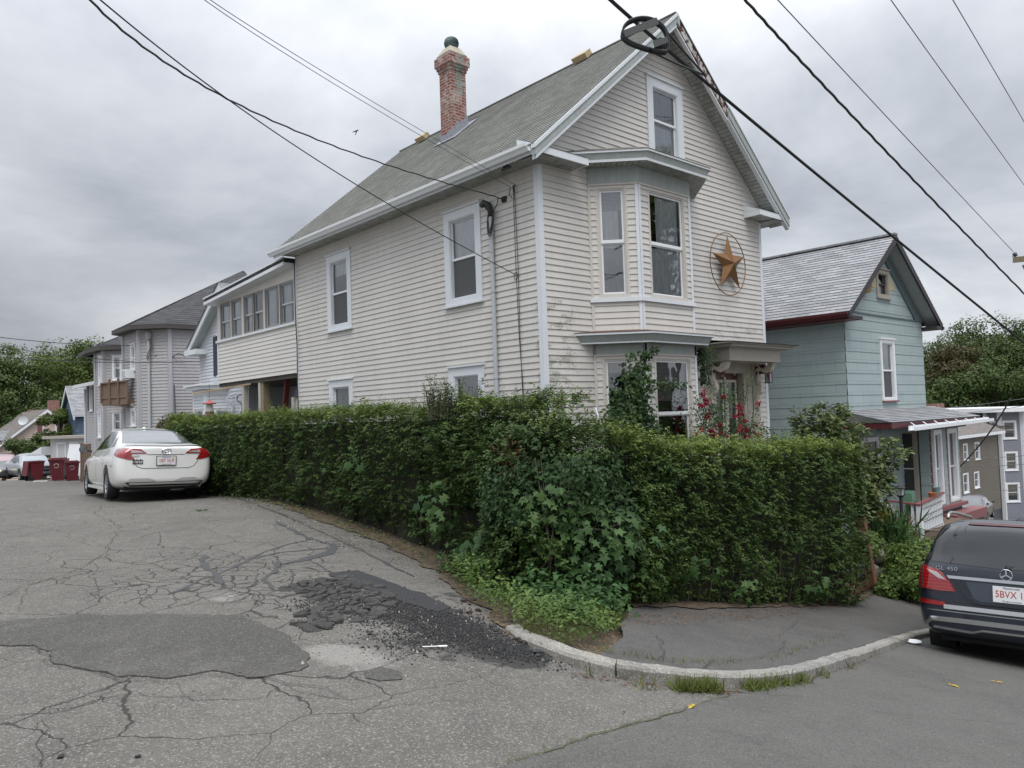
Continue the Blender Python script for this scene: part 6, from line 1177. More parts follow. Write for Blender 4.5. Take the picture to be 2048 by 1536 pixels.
for sg in (1, -1):
    H = (1, 0, 0)
    patch(bv, [(-1.02, 1.03), (-.12, 1.01), (-.12, 1.38), (-.62, 1.36), (-.95, 1.22)], (0, -sg, 0), 'side_window', M_CG, sedan, .004, H=H); patch(bv, [(-.05, 1.01), (.98, .99), (.55, 1.27), (.22, 1.38), (-.05, 1.385)], (0, -sg, 0), 'side_window', M_CG, sedan, .004, H=H)
    patch(bv, [(-1.38, 1.06), (-1.10, 1.04), (-1.02, 1.22), (-1.10, 1.24)], (0, -sg, 0), 'quarter_window', M_CG, sedan, .004, H=H)
    for ln in ([(-1.05, 1.0), (-1.0, .7), (-.92, .45), (-.85, .30)], [(-.09, 1.36), (-.09, .28)], [(1.02, .98), (1.0, .28)], [(-.92, .27), (1.0, .27)], [(-2.05, .66), (-1.75, .68)], [(-2.0, .92), (-2.03, .68)]): strip(bv, ln, .008, (0, -sg, 0), 'panel_gap', M_SEAM, sedan, .002, H)
    for hx in (-.86, .10): mb = MB(); mb.beam((hx, sg*.918, .85), (hx+.17, sg*.918, .86), .03, .03); mb.build('door_handle', M_PW, sedan)
    mb = MB(); mb.lathe([(0, -.06), (.05, -.05), (.085, 0), (.08, .06), (.05, .09), (0, .10)], 12, (.92, sg*1.03, 1.02), (1, 0, 0)); mm = mb.build('mirror', M_PLAS, sedan, True); mb = MB(); mb.lathe([(0, 0), (.075, 0)], 14, (.855, sg*1.03, 1.02), (1, 0, 0)); mb.build('mirror_glass', M_CG, mm); mb = MB(); mb.beam((.95, sg*.86, .97), (.93, sg*.98, 1.0), .05, .04); mb.build('mirror_arm', M_PLAS, mm)
    mb = MB(); mb.box((-.95, sg*.86-.05, .19), (.95, sg*.86+.05, .25)); mb.build('side_skirt', M_PW, sedan)
    d = Vector((1, -sg*.55, 0)).normalized(); Hh = Vector((d.y, -d.x, 0))
    def Lc(y, z): return (y*Hh.y*1.0+(-2.3)*Hh.x, z)
    tl = [Lc(y*sg, z) for y, z in ((.99, 1.0), (.70, 1.01), (.40, .99), (.29, .905), (.57, .90), (.56, .86), (.50, .79), (.60, .79), (.86, .85), (1.0, .89))]
    tlp = patch(bv, tl, d, 'tail_lamp', M_TAIL, sedan, .010, .03, H=tuple(Hh))
    tc_ = [Lc(y*sg, z) for y, z in ((.58, .975), (.42, .96), (.35, .925), (.58, .92))]; patch(bv, tc_, d, 'reversing_lamp', M_TAIC, tlp, .014, .03, H=tuple(Hh))
    tc_ = [Lc(y*sg, z) for y, z in ((.875, .975), (.855, .975), (.86, .88), (.875, .88))]; patch(bv, tc_, d, 'lens_bar', M_TAIC, tlp, .014, .03, H=tuple(Hh))
    patch(bv, HM([(sg*.70, .375), (sg*.62, .435), (sg*.30, .435), (sg*.18, .385), (sg*.16, .365), (sg*.70, .365)]), NX, 'bumper_inset', mat('grey_white_plastic', (.42, .42, .41), .5), sedan, .004)
    patch(bv, [(sg*.85, .70), (sg*.45, .66), (sg*.5, .58), (sg*.84, .60)], (-1, 0, 0), 'headlamp', M_LAMP, sedan, .006)
    patch(bv, HM([(sg*.66, 1.07), (sg*.64, 1.05), (0, 1.045), (0, 1.065)]), NX, 'painted_spoiler_shadow', mat('spoiler_shadow_grey', (.33, .33, .33), .4), sedan, .02)  # grey strip laid on as the shadow line below the spoiler lip
for ln in ([(.335, .885), (-.335, .885)], [(.60, .77), (.52, .66), (.42, .62), (-.42, .62), (-.52, .66), (-.60, .77)]): strip(bv, HM(ln), .010, NX, 'panel_gap', M_SEAM, sedan, .003)
patch(bv, HM([(.72, .36), (-.72, .36), (-.60, .28), (.60, .28)]), NX, 'lower_valance', M_BLACKU, sedan, .004)
xr = -2.40; plate(sedan, xr-.018, 0.0, .765, .34, .165, '187 VL9')
mb = MB(); 
for rx, rz_ in ((.085, .058), (.075, .028), (.030, .050)): mb.tube([(xr-.012-.0, rx*math.cos(a*math.pi/10), .952+rz_*math.sin(a*math.pi/10)+(.016 if rz_ == .028 else 0)) for a in range(21)], .006, 5, caps=False)
mb.build('emblem', M_CHR, sedan)
text('CAMRY', .042, (bv.ray_cast(Vector((-6, .55, .86)), Vector((1, 0, 0)))[0].x-.008, .55, .86), (0, -1, 0), UP, (-1, 0, 0), M_CHR, sedan, 'badge', .01); text('SE', .04, (bv.ray_cast(Vector((-6, -.60, .86)), Vector((1, 0, 0)))[0].x-.012, -.60, .86), (0, -1, 0), UP, (-1, 0, 0), M_CHR, sedan, 'badge', .01)
hs_ = bv.ray_cast(Vector((-6, .50, .78)), Vector((1, 0, 0)))[0]; mb = MB()
for r0 in (0, 1):
    for i in range(6): mb.box((hs_.x-.010, .60-.032*i-.023, .76-.055*r0), (hs_.x-.004, .60-.032*i, .80-.055*r0-(.012 if (i+r0) % 2 else 0)))
mb.build('bumper_sticker', M_PLAS, sedan)
mb = MB(); mb.tube([(-2.36, -.62, .27), (-2.1, -.60, .27)], .042, 12, caps=False); mb.lathe([(0, 0), (.036, 0)], 12, (-2.33, -.62, .27), (1, 0, 0)); mb.build('exhaust', M_CHR, sedan, True)
mb = MB(); mb.lathe([(0, .03), (.02, .03), (.04, 0)], 8, (-.72, .1, 1.445)); mb.build('aerial', M_PW, sedan)
place(sedan, (-4.10, 8.66, .125), 5.5, -1.4, 2.6)

# dark blue SUV -----------------------------------------------------
suv = thing('suv', 'dark blue black large SUV cut off by the right edge with silver roof rails', 'car', (0, 0, 0), world=False)
ST = [(-2.56, .50, .80, 1.02, .76, 1.10, .60), (-2.55, .42, .88, 1.12, .83, 1.20, .62), (-2.49, .38, .925, 1.20, .865, 1.33, .66), (-2.42, .35, .955, 1.22, .89, 1.60, .70), (-2.34, .34, .965, 1.22, .89, 1.775, .69), (-2.05, .33, .967, 1.22, .89, 1.81, .675), (-1.2, .32, .967, 1.20, .885, 1.83, .67), (-.2, .32, .967, 1.18, .88, 1.84, .67), (.5, .32, .967, 1.16, .88, 1.80, .66), (.95, .32, .967, 1.15, .87, 1.55, .68), (1.3, .33, .96, 1.14, .86, 1.22, .70), (1.9, .34, .95, 1.08, .84, 1.14, .66), (2.35, .36, .90, .98, .74, 1.03, .56), (2.52, .42, .80, .88, .62, .92, .48), (2.56, .5, .66, .80, .5, .84, .4)]
bd, bv = loft(ST, (-1.52, 1.55), .385, .967, M_PB, suv, .43)
for x in (-1.52, 1.55):
    for sg in (-1, 1): wheel(suv, x, sg*.95, .385, .275, sg, 5)
mb = MB(); mb.box((-2.35, -.74, .30), (2.3, .74, .45)); mb.build('underbody', M_BLACKU, suv)
patch(bv, HM([(.80, 1.24), (.0, 1.205), (-.80, 1.24), (-.73, 1.60), (-.64, 1.70), (.64, 1.70), (.73, 1.60)]), NX, 'rear_window', mat('tinted_car_glass', (.012, .013, .014), .05, spec=.6, coat=.4), suv, .006)
patch(bv, HM([(.87, 1.25), (.80, 1.25), (.72, 1.62), (.64, 1.70), (.64, 1.76), (.72, 1.74), (.79, 1.62)]), NX, 'window_surround', M_PLAS, suv, .009); patch(bv, HM([(-.87, 1.25), (-.80, 1.25), (-.72, 1.62), (-.64, 1.70), (-.64, 1.76), (-.72, 1.74), (-.79, 1.62)]), NX, 'window_surround', M_PLAS, suv, .009)
patch(bv, HM([(.40, 1.715), (-.40, 1.715), (-.38, 1.735), (.38, 1.735)]), NX, 'high_brake_lamp', mat('dark_red_lens', (.07, .004, .004), .2), suv, .012)
for sg in (1, -1):
    d = Vector((1, -sg*.45, 0)).normalized(); Hh = Vector((d.y, -d.x, 0))
    def Lc(y, z): return (y*Hh.y+(-2.45)*Hh.x, z)
    t_ = patch(bv, [Lc(y*sg, z) for y, z in ((1.04, 1.16), (.93, 1.20), (.66, 1.135), (.55, 1.02), (.49, .90), (.64, .895), (.90, .91), (1.0, .93))], d, 'tail_lamp', M_TAIL, suv, .016, .03, H=tuple(Hh))
    patch(bv, [Lc(y*sg, z) for y, z in ((.80, 1.135), (.68, 1.115), (.58, 1.03), (.66, 1.04))], d, 'clear_lens', M_TAIC, t_, .021, .03, H=tuple(Hh)); patch(bv, [Lc(y*sg, z) for y, z in ((.872, 1.20), (.860, 1.20), (.835, .90), (.847, .90))], d, 'lens_gap', M_SEAM, t_, .021, .03, H=tuple(Hh))
    patch(bv, [Lc(y*sg, z) for y, z in ((.98, .735), (.60, .715), (.60, .765), (.99, .785))], d, 'reflector', M_TAIL, suv, .008, .03, H=tuple(Hh))
    mb = MB(); pts = [(-1.85+.30*0, sg*.70, 1.80), (-1.78, sg*.70, 1.855), (-1.65, sg*.70, 1.885), (-1.2, sg*.70, 1.90), (.1, sg*.70, 1.90), (.35, sg*.70, 1.85), (.45, sg*.70, 1.80)]; mb.tube(pts, .022, 8); mb.build('roof_rail', M_ALU, suv, True)
    for pl_ in ([(-2.28, 1.28), (-1.35, 1.27), (-1.35, 1.62), (-1.95, 1.62)], [(-1.25, 1.27), (-.35, 1.25), (-.35, 1.64), (-1.25, 1.63)], [(-.27, 1.25), (.85, 1.22), (.45, 1.58), (-.27, 1.64)]): patch(bv, pl_, (0, -sg, 0), 'side_window', M_CG, suv, .005, H=(1, 0, 0))
    mb = MB(); mb.beam((.80, sg*.95, 1.18), (.80, sg*1.12, 1.22), .22, .16, 0, (1, 0, 0)); mb.build('mirror', M_PB, suv)
patch(bv, [(-.75, 1.22), (.75, 1.22), (.62, 1.70), (-.62, 1.70)], (-1, 0, 0), 'windscreen', M_CG, suv, .005)
patch(bv, HM([(.62, 1.085), (-.62, 1.085), (-.60, 1.05), (.60, 1.05)]), NX, 'chrome_strip', M_CHR, suv, .018)
patch(bv, HM([(.42, 1.03), (-.42, 1.03), (-.34, .84), (-.27, .81), (.27, .81), (.34, .84)]), NX, 'plate_recess', mat('dark_recess_paint', (.035, .045, .065), .25, metal=.3, coat=1), suv, .004)
strip(bv, HM([(.50, 1.04), (.40, .86), (.28, .79), (-.28, .79), (-.40, .86), (-.50, 1.04)]), .03, NX, 'recess_edge', M_PB, suv, .03)
patch(bv, HM([(.66, .735), (-.66, .735), (-.66, .685), (.66, .685)]), NX, 'bumper_step', mat('polished_step', (.75, .76, .78), .18, metal=.9), suv, .012)
strip(bv, HM([(.84, 1.18), (.83, .9), (.78, .80), (.66, .77), (-.66, .77), (-.78, .80), (-.83, .9), (-.84, 1.18)]), .010, NX, 'panel_gap', M_SEAM, suv, .003)
strip(bv, HM([(.93, .66), (.5, .655), (0, .655), (-.5, .655), (-.93, .66)]), .012, NX, 'bumper_crease', M_ALU, suv, .003)
strip(bv, HM([(.86, .44), (.86, .50), (.80, .555), (.5, .56), (0, .56), (-.5, .56), (-.80, .555), (-.86, .50), (-.86, .44)]), .055, NX, 'bumper_trim', M_ALU, suv, .012)
strip(bv, HM([(.78, .46), (.36, .44), (.26, .475), (-.26, .475), (-.36, .44), (-.78, .46)]), .022, NX, 'exhaust_trim', M_CHR, suv, .014)
hit = bv.ray_cast(Vector((-6, -.06, .92)), Vector((1, 0, 0)))[0]; plate(suv, hit.x-.03, -.05, .92, .375, .185, '5BVX 11', frame=False)
hit = bv.ray_cast(Vector((-6, 0, 1.145)), Vector((1, 0, 0)))[0]; ex = hit.x-.012; mb = MB(); mb.tube([(ex, .062*math.cos(a*math.pi/12), 1.145+.062*math.sin(a*math.pi/12)) for a in range(25)], .006, 6, caps=False)
for a in (90, 210, 330): mb.beam((ex, 0, 1.145), (ex, .060*math.cos(R(a)), 1.145+.060*math.sin(R(a))), .012, .010, 0, (1, 0, 0))
mb.build('emblem', M_CHR, suv); hit = bv.ray_cast(Vector((-6, .60, 1.165)), Vector((1, 0, 0)))[0]; text('GL 450', .066, (hit.x-.018, .62, 1.165), Vector((-.10, -1, 0)), UP, (-1, .10, 0), M_CHR, suv, 'badge', .012, sx_=1.25)
mb = MB(); mb.tube([(-2.53, -.02, 1.245), (-2.50, -.25, 1.265), (-2.47, -.55, 1.29)], .014, 6); mb.lathe([(0, .03), (.035, .02), (.04, 0)], 10, (-2.53, -.02, 1.225), (-1, 0, 0)); mb.build('rear_wiper', M_BLACK, suv)
mb = MB(); mb.lathe([(0, .05), (.03, .03), (.07, .0)], 10, (-1.95, -.12, 1.81)); mb.build('aerial', M_PLAS, suv)
place(suv, (3.14, -6.17, G(2.0, -5.6)-1.52*.176-.03), 80, -9.5, 0); suv.matrix_world = suv.matrix_world @ Matrix.Scale(.975, 4)

# silver sedan and a darker hatch facing us far up the street, dark pickup down the hill -----------
def small_car(name, label, paint, loc, az, glass=M_CG, h=1.0):
    c = thing(name, label, 'car', (0, 0, 0), world=False); S_ = [(x, a, b, z*h, d, zr*h, g) for x, a, b, z, d, zr, g in [(-2.3, .4, .6, .85, .55, .9, .4), (-2.25, .3, .8, .92, .7, .98, .55), (-1.9, .22, .86, .95, .75, 1.02, .58), (-1.4, .2, .87, .95, .77, 1.12, .60), (-.8, .2, .87, .93, .77, 1.40, .57), (0, .2, .87, .92, .77, 1.44, .56), (.5, .2, .87, .91, .77, 1.36, .58), (1.0, .2, .87, .90, .77, 1.08, .62), (1.4, .2, .87, .86, .75, .93, .60), (2.0, .2, .84, .74, .66, .80, .5), (2.22, .25, .74, .62, .55, .68, .4), (2.28, .35, .6, .52, .45, .58, .3)]]
    bd, bv = loft(S_, (-1.3, 1.35), .31, .87, paint, c, .36, 2)
    for x in (-1.3, 1.35):
        for sg in (-1, 1): wheel(c, x, sg*.86, .31, .2, sg, 7)
    patch(bv, [(-.66, 1.02*h), (.66, 1.02*h), (.53, 1.36*h), (-.53, 1.36*h)], (-1, 0, 0), 'windscreen', glass, c, .006)
    for sg in (1, -1):
        patch(bv, [(-1.0, .98*h), (-.1, .97*h), (-.1, 1.32*h), (-.7, 1.28*h)], (0, -sg, 0), 'side_window', M_CG, c, .005, H=(1, 0, 0)); patch(bv, [(-.03, .97*h), (.85, .95*h), (.35, 1.28*h), (-.03, 1.33*h)], (0, -sg, 0), 'side_window', M_CG, c, .005, H=(1, 0, 0))
        patch(bv, [(sg*.84, .70*h), (sg*.45, .60*h), (sg*.50, .50*h), (sg*.83, .54*h)], (-1, 0, 0), 'headlamp', M_LAMP, c, .008, H=(0, 1, 0)); mb = MB(); mb.beam((.75, sg*.88, .96*h), (.75, sg*1.02, .99*h), .10, .13, 0, (1, 0, 0)); mb.build('mirror', paint, c)
    patch(bv, [(-.36, .56*h), (.36, .56*h), (.30, .46*h), (-.30, .46*h)], (-1, 0, 0), 'grille', M_PLAS, c, .006, H=(0, 1, 0)); patch(bv, [(-.6, .36), (.6, .36), (.5, .27), (-.5, .27)], (-1, 0, 0), 'air_intake', M_PLAS, c, .006, H=(0, 1, 0))
    mb = MB(); mb.box((-2, -.65, .2), (2, .65, .3)); mb.build('underbody', M_BLACKU, c); place(c, loc, az); return c
c1 = onD(70, 950, 41.5); small_car('sedan', 'silver sedan facing us behind the leftmost maroon bin', M_PS, (c1.x, c1.y+1.2, G(c1.x, c1.y)+.0), 176, mat('pale_windscreen', (.16, .19, .20), .05, spec=1, coat=1))
c2 = onD(10, 950, 43.5); small_car('hatchback', 'dark grey car with reddish windscreen at the left edge of the photo', M_PG, (c2.x, c2.y+1.2, G(c2.x, c2.y)), 176, mat('reddish_windscreen', (.20, .09, .09), .05, spec=1, coat=1), 1.08)
pk = onD(1946, 1010, 45); small_car('hatchback', 'dark parked car half hidden behind the SUV roof down the hill', M_PG, (pk.x, pk.y, onD(1946, 988, 45).z-1.5), 80, h=1.05)

# maroon wheeled bins
def f_bin(T): T.col(T.ramp(T.noise(3, 5, .7), [(.3, (.085, .006, .012)), (.7, (.135, .012, .022))]))
M_BIN = mat('maroon_plastic', (.11, .01, .018), .5, fn=f_bin)
def make_bin(label, open_lid=False, w_=.62, h=1.05, face=0):
    b = thing('wheeled_bin', label, 'bin', (0, 0, 0), 0, 'maroon wheeled bins along the street', world=False); mb = MB(); P0 = [(-.22, -w_*.38), (.22, -w_*.38), (.22, w_*.38), (-.22, w_*.38)]; P1 = [(-.34, -w_/2), (.32, -w_/2), (.32, w_/2), (-.34, w_/2)]
    A = [(x, y, .04) for x, y in P0]; Bq = [(x, y, h-.08) for x, y in P1]; [mb.face([A[i], A[(i+1) % 4], Bq[(i+1) % 4], Bq[i]]) for i in range(4)]; mb.face(A[::-1]); ring(mb, (-.37, -w_/2-.03, h-.12), (1, 0, 0), (0, 1, 0), UP, 0, .71, 0, w_+.06, .04, 0, .05); mb.build('tub', M_BIN, b)
    mb = MB()
    if open_lid: mb.frame((.36, -w_/2-.02, h-.06), (0, 1, 0), (.12, 0, -1), (1, 0, .12), (0, 0, 0), (w_+.04, .70, .05))
    else:
        mb.box((-.40, -w_/2-.03, h-.07), (.36, w_/2+.03, h-.02)); mb.box((-.32, -w_/2+.05, h-.02), (.28, w_/2-.05, h+.03))
    mb.build('lid', M_BIN, b); mb = MB(); mb.tube([(.40, -w_/2+.05, h-.10), (.40, w_/2-.05, h-.10)], .02, 6); mb.build('handle', M_BIN, b)
    for sg in (-1, 1): mb = MB(); mb.lathe([(0, -.03), (.11, -.03), (.13, -.02), (.13, .02), (.11, .03), (0, .03)], 14, (.27, sg*(w_/2-.06), .13), (0, 1, 0)); mb.build('wheel', M_BLACKU, b)
    mb = MB(); mb.tube([(-.318, .10*math.cos(a), .72+.10*math.sin(a)) for a in [i*.55 for i in range(11)]], .008, 4); mb.build('recycling_mark', M_WHITE, b); return b
for px, d, lab, op, az, s_ in ((70, 38.5, 'maroon wheeled bin with its lid hanging open, leftmost of three', True, 190, 1.0), (118, 37.8, 'upright closed maroon wheeled bin standing in the middle of three', False, 60, 1.05), (145, 37.6, 'maroon wheeled bin beside the board fence, rightmost of three', False, 75, .92)):
    b = make_bin(lab, op); p = onD(px, 955, d); b.location = (p.x, p.y, G(p.x, p.y)); b.rotation_euler = (0, 0, R(az)); b.scale = (s_, s_, s_)

# ------------------------------------------------------------------ foliage
def f_leaf(cols, top=None):
    def f(T):
        g = T.N('ShaderNodeNewGeometry'); r_ = g.outputs['Random Per Island']; c = T.ramp(r_, [(i/(len(cols)-1), k) for i, k in enumerate(cols)])
        n = T.noise(2.2, 3, .6); c = T.mixc(T.math('MULTIPLY', T.ss(n, .45, .65), .35), c, [x*.62 for x in cols[0]])
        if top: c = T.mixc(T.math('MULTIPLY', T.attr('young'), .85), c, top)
        T.col(c); o = T.t.nodes['Material Output']; tr = T.N('ShaderNodeBsdfTranslucent'); T.L(c, tr.inputs[0]); m = T.N('ShaderNodeMixShader'); m.inputs[0].default_value = .22; T.L(T.b.outputs[0], m.inputs[1]); T.L(tr.outputs[0], m.inputs[2]); T.L(m.outputs[0], o.inputs[0])
    return f
def leafmat(nm, cols, top=None, rough=.52, spec=.22): return mat(nm, cols[0], rough, spec=spec, fn=f_leaf(cols, top))
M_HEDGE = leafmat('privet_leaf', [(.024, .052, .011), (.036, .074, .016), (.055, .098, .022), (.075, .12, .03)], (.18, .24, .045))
M_VINE = leafmat('dark_vine_leaf', [(.018, .044, .013), (.028, .062, .018), (.042, .080, .023)], (.10, .16, .04))
M_MAPL = leafmat('maple_seedling_leaf', [(.024, .062, .018), (.038, .088, .024), (.055, .11, .03)], (.10, .15, .04))
M_WEED = leafmat('weed_leaf', [(.045, .090, .018), (.075, .13, .028), (.11, .165, .04)], (.15, .19, .05))
M_GRAS = leafmat('grass_blade', [(.07, .10, .020), (.11, .145, .03), (.17, .165, .06)], None, .6)
M_APPL = leafmat('grey_green_leaf', [(.065, .10, .035), (.10, .145, .05), (.15, .19, .075)], (.19, .22, .09))
M_TREE = leafmat('maple_tree_leaf', [(.026, .052, .012), (.042, .075, .017), (.062, .098, .024)], (.095, .125, .035))
M_TREL = leafmat('airy_tree_leaf', [(.045, .075, .016), (.070, .11, .022), (.10, .14, .032)], (.13, .165, .045))
M_TREB = leafmat('bronze_tree_leaf', [(.060, .055, .020), (.085, .070, .028), (.075, .085, .03)], None)
M_ROSE = leafmat('rose_petal', [(.26, .005, .026), (.38, .010, .046), (.18, .004, .018)], None, .5)
M_DRY = leafmat('dry_leaf', [(.09, .048, .025), (.16, .09, .045), (.24, .15, .08)], None, .8, .2)
M_YLEAF = leafmat('yellow_leaf', [(.45, .30, .03), (.55, .42, .06)], None, .7)
M_BARK = mat('bark', (.07, .058, .045), .9, var=.3, vs=12, bump=.6)
M_CORE = mat('shaded_hedge_core', (.020, .022, .012), .95, var=.4, vs=20)  # twig brown taken near black, so the hedge's inner shade is in the colour
T_OVAL = np.array([(0, 0, 0), (-.26, .35, .05), (-.20, .72, .02), (0, 1, -.10), (.20, .72, .02), (.26, .35, .05)]); F_OVAL = [(0, 3, 2, 1), (0, 5, 4, 3)]
T_DIA = np.array([(0, 0, 0), (-.3, .5, .06), (0, 1, -.05), (.3, .5, .06)]); F_DIA = [(0, 2, 1, 1), (0, 3, 2, 2)]
T_MAP = np.array([(0, 0, 0), (-.42, .10, 0), (-.22, .30, .03), (-.55, .55, -.04), (-.18, .62, .03), (0, 1.05, -.06), (.18, .62, .03), (.55, .55, -.04), (.22, .30, .03), (.42, .10, 0), (0, .38, .05)])
F_MAP = [(0, 10, 2, 1), (2, 10, 4, 3), (4, 10, 5, 5), (10, 6, 5, 5), (10, 8, 7, 6), (0, 9, 8, 10)]
T_BLD = np.array([(-.035, 0, 0), (.035, 0, 0), (.028, .6, .06), (-.028, .6, .06), (0, 1, .25)]); F_BLD = [(0, 1, 2, 3), (3, 2, 4, 4)]
def unit(a): return a/np.maximum(np.linalg.norm(a, axis=1, keepdims=True), 1e-9)
def leaves(name, P, Nn, size, material, parent=None, tmpl='oval', young=None, droop=.35, jit=.5, up=None, re=True):
    T_, F0 = dict(oval=(T_OVAL, F_OVAL), dia=(T_DIA, F_DIA), maple=(T_MAP, F_MAP), blade=(T_BLD, F_BLD))[tmpl]
    P = np.asarray(P, float); n = len(P); k = len(T_); size = np.broadcast_to(size, (n,))*rng.uniform(.65, 1.25, n)
    Z = unit(np.asarray(Nn, float)+rng.normal(0, jit, (n, 3))+np.array([0, 0, .35])); Yd = rng.normal(0, 1, (n, 3)); Yd[:, 2] -= droop
    if up is not None: Yd = np.asarray(up)+rng.normal(0, .35, (n, 3))
    Yd = unit(Yd-Z*np.sum(Yd*Z, 1, keepdims=True)); Xd = np.cross(Yd, Z)
    V = P[:, None]+size[:, None, None]*(T_[None, :, 0:1]*Xd[:, None]+T_[None, :, 1:2]*Yd[:, None]+T_[None, :, 2:3]*Z[:, None])
    tri = []
    for f in F0: tri.append((f[0], f[1], f[2])); (tri.append((f[0], f[2], f[3])) if f[3] != f[2] else None)
    tri = np.array(tri); F = (np.arange(n)[:, None, None]*k+tri[None]).reshape(-1, 3)
    at = {'young': np.repeat(young if young is not None else np.zeros(n), k)}
    return npmesh(name, V.reshape(-1, 3), F, material, parent, at, re=re)
def sprigs(name, P, Nn, size, material, parent, young, k=9, ln=.12):
    n = len(P); D = unit(Nn*1.0+rng.normal(0, .55, (n, 3))+np.array([0, 0, .45])); A = unit(np.cross(D, rng.normal(0, 1, (n, 3)))); B = np.cross(D, A); PP, NN, UU, YY = [], [], [], []
    L_ = ln*rng.uniform(.6, 1.3, n)
    for i in range(k):
        t = (i//2*2+1)/k if i < k-1 else 1.0; a = (i//2)*1.57+(3.14 if i % 2 else 0)+rng.normal(0, .25, n); S = A*np.cos(a)[:, None]+B*np.sin(a)[:, None]
        PP.append(P+D*(L_*(t-.6))[:, None]); u = unit(S*(1.0 if i < k-1 else .1)+D*.75); UU.append(u); NN.append(unit(D*.8-S*.5+np.array([0, 0, .7]))); YY.append(np.clip(young*(.6+.8*t)+rng.normal(0, .06, n), 0, 1))
    P2 = np.vstack(PP); return leaves(name, P2, np.vstack(NN), size, material, parent, 'oval', np.concatenate(YY), up=np.vstack(UU)*2.2, jit=.22)
def samp_box(lo, hi, dens, faces='-x+x-y+y+z'):
    P, Nn = [], []; lo, hi = np.array(lo, float), np.array(hi, float); d = hi-lo
    for f, (ax, sg) in dict([('-x', (0, -1)), ('+x', (0, 1)), ('-y', (1, -1)), ('+y', (1, 1)), ('+z', (2, 1))]).items():
        if f not in faces: continue
        o = [i for i in range(3) if i != ax]; n = int(d[o[0]]*d[o[1]]*dens); q = np.empty((n, 3)); q[:, o[0]] = lo[o[0]]+rng.random(n)*d[o[0]]; q[:, o[1]] = lo[o[1]]+rng.random(n)*d[o[1]]; q[:, ax] = hi[ax] if sg > 0 else lo[ax]
        v = np.zeros((n, 3)); v[:, ax] = sg; P.append(q); Nn.append(v)
    return np.vstack(P), np.vstack(Nn)
# the hedge: two clipped runs meeting at the corner; heights follow the ground
def hedge_run(kind):
    if kind == 'left': P, Nn = samp_box((-3.25, -3.1, 0), (-2.25, 9.6, 1), 600, '-x-y+y'); Pt, Nt = samp_box((-3.25, -3.1, 0), (-2.25, 9.6, 1), 420, '+z')
    else: P, Nn = samp_box((-2.6, -3.95, 0), (3.35, -2.9, 1), 1050, '-y+x'); Pt, Nt = samp_box((-2.6, -3.95, 0), (3.35, -2.9, 1), 560, '+z')
    P = np.vstack([P, Pt]); Nn = np.vstack([Nn, Nt]); return P, Nn
def htop(x, y, kind):
    if kind == 'left': return 1.76+.05*np.clip((-y-.2)/2, 0, 1)
    return np.interp(x, [-2.6, -1.5, 0, 3.3], [1.40, 1.20, 1.10, .93])
hedge = thing('hedge', 'long clipped privet hedge wrapping the street corner around the greige house', 'hedge', (-2.8, 0, 0))
for kind in ('left', 'right'):
    P, Nn = hedge_run(kind); g_ = GA(P[:, 0], P[:, 1])+(.10 if kind == 'left' else .13); tp_ = htop(P[:, 0], P[:, 1], kind); v_ = P[:, 2].copy(); dz = tp_-g_
    P[:, 2] = g_+v_*dz
    big = vnoise(P, 1.6)-.5; sm = vnoise(P+9, 5.5)-.5; fi = vnoise(P+31, 14)-.5; inset = rng.exponential(.06, len(P))
    taper = np.where(Nn[:, 2] > .5, 0, -.16*np.clip(.25-v_, 0, 1)/.25)          # thinner towards the ground
    disp = .22*big+.16*sm+.10*fi-inset+taper; P = P+Nn*disp[:, None]; rnd = np.clip((v_-.88)/.12, 0, 1)*(Nn[:, 2] < .5)*.10; P -= Nn*rnd[:, None]
    gap = ((vnoise(P+55, 3.0) > .66) & (v_ < .75) & (rng.random(len(P)) < .75)) | ((v_ < .16+.12*vnoise(P+5, 1.5)) & (P[:, 0] > -1.6) & (rng.random(len(P)) < .45)); keep = ~gap; P, Nn, v_, sm, fi = P[keep], Nn[keep], v_[keep], sm[keep], fi[keep]
    top = (Nn[:, 2] > .5) | (v_ > .93); spr = top & (rng.random(len(P)) < .22); P[spr, 2] += rng.exponential(.045, spr.sum())
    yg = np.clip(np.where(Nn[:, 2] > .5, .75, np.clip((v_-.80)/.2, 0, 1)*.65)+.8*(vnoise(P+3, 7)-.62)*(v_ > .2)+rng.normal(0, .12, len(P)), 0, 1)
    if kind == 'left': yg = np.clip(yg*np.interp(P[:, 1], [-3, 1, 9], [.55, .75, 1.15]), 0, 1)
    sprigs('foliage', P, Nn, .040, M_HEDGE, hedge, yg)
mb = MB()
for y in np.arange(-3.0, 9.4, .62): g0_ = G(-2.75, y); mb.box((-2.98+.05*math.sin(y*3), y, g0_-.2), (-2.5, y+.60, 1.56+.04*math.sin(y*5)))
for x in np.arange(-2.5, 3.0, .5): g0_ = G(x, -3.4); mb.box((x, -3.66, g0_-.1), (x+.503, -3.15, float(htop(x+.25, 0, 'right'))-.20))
mb.build('shaded_core', M_CORE, hedge)  # solid dark boxes standing in for the shaded twiggy inside of the hedge
mb = MB()
for i in range(26): x = -2.4+i*.22; g0_ = G(x, -3.7)+.1; mb.tube([(x, -3.72, g0_), (x+random.uniform(-.1, .1), -3.80, g0_+.35), (x+random.uniform(-.2, .2), -3.85, g0_+.8)], [.014, .010, .005], 5)
for i in range(30): y = -2.8+i*.38; g0_ = G(-3, y)+.05; mb.tube([(-3.0, y, g0_), (-3.08, y+random.uniform(-.1, .1), g0_+.3), (-3.15, y+random.uniform(-.2, .2), g0_+.7)], [.014, .010, .005], 5)
mb.build('stems', M_BARK, hedge)
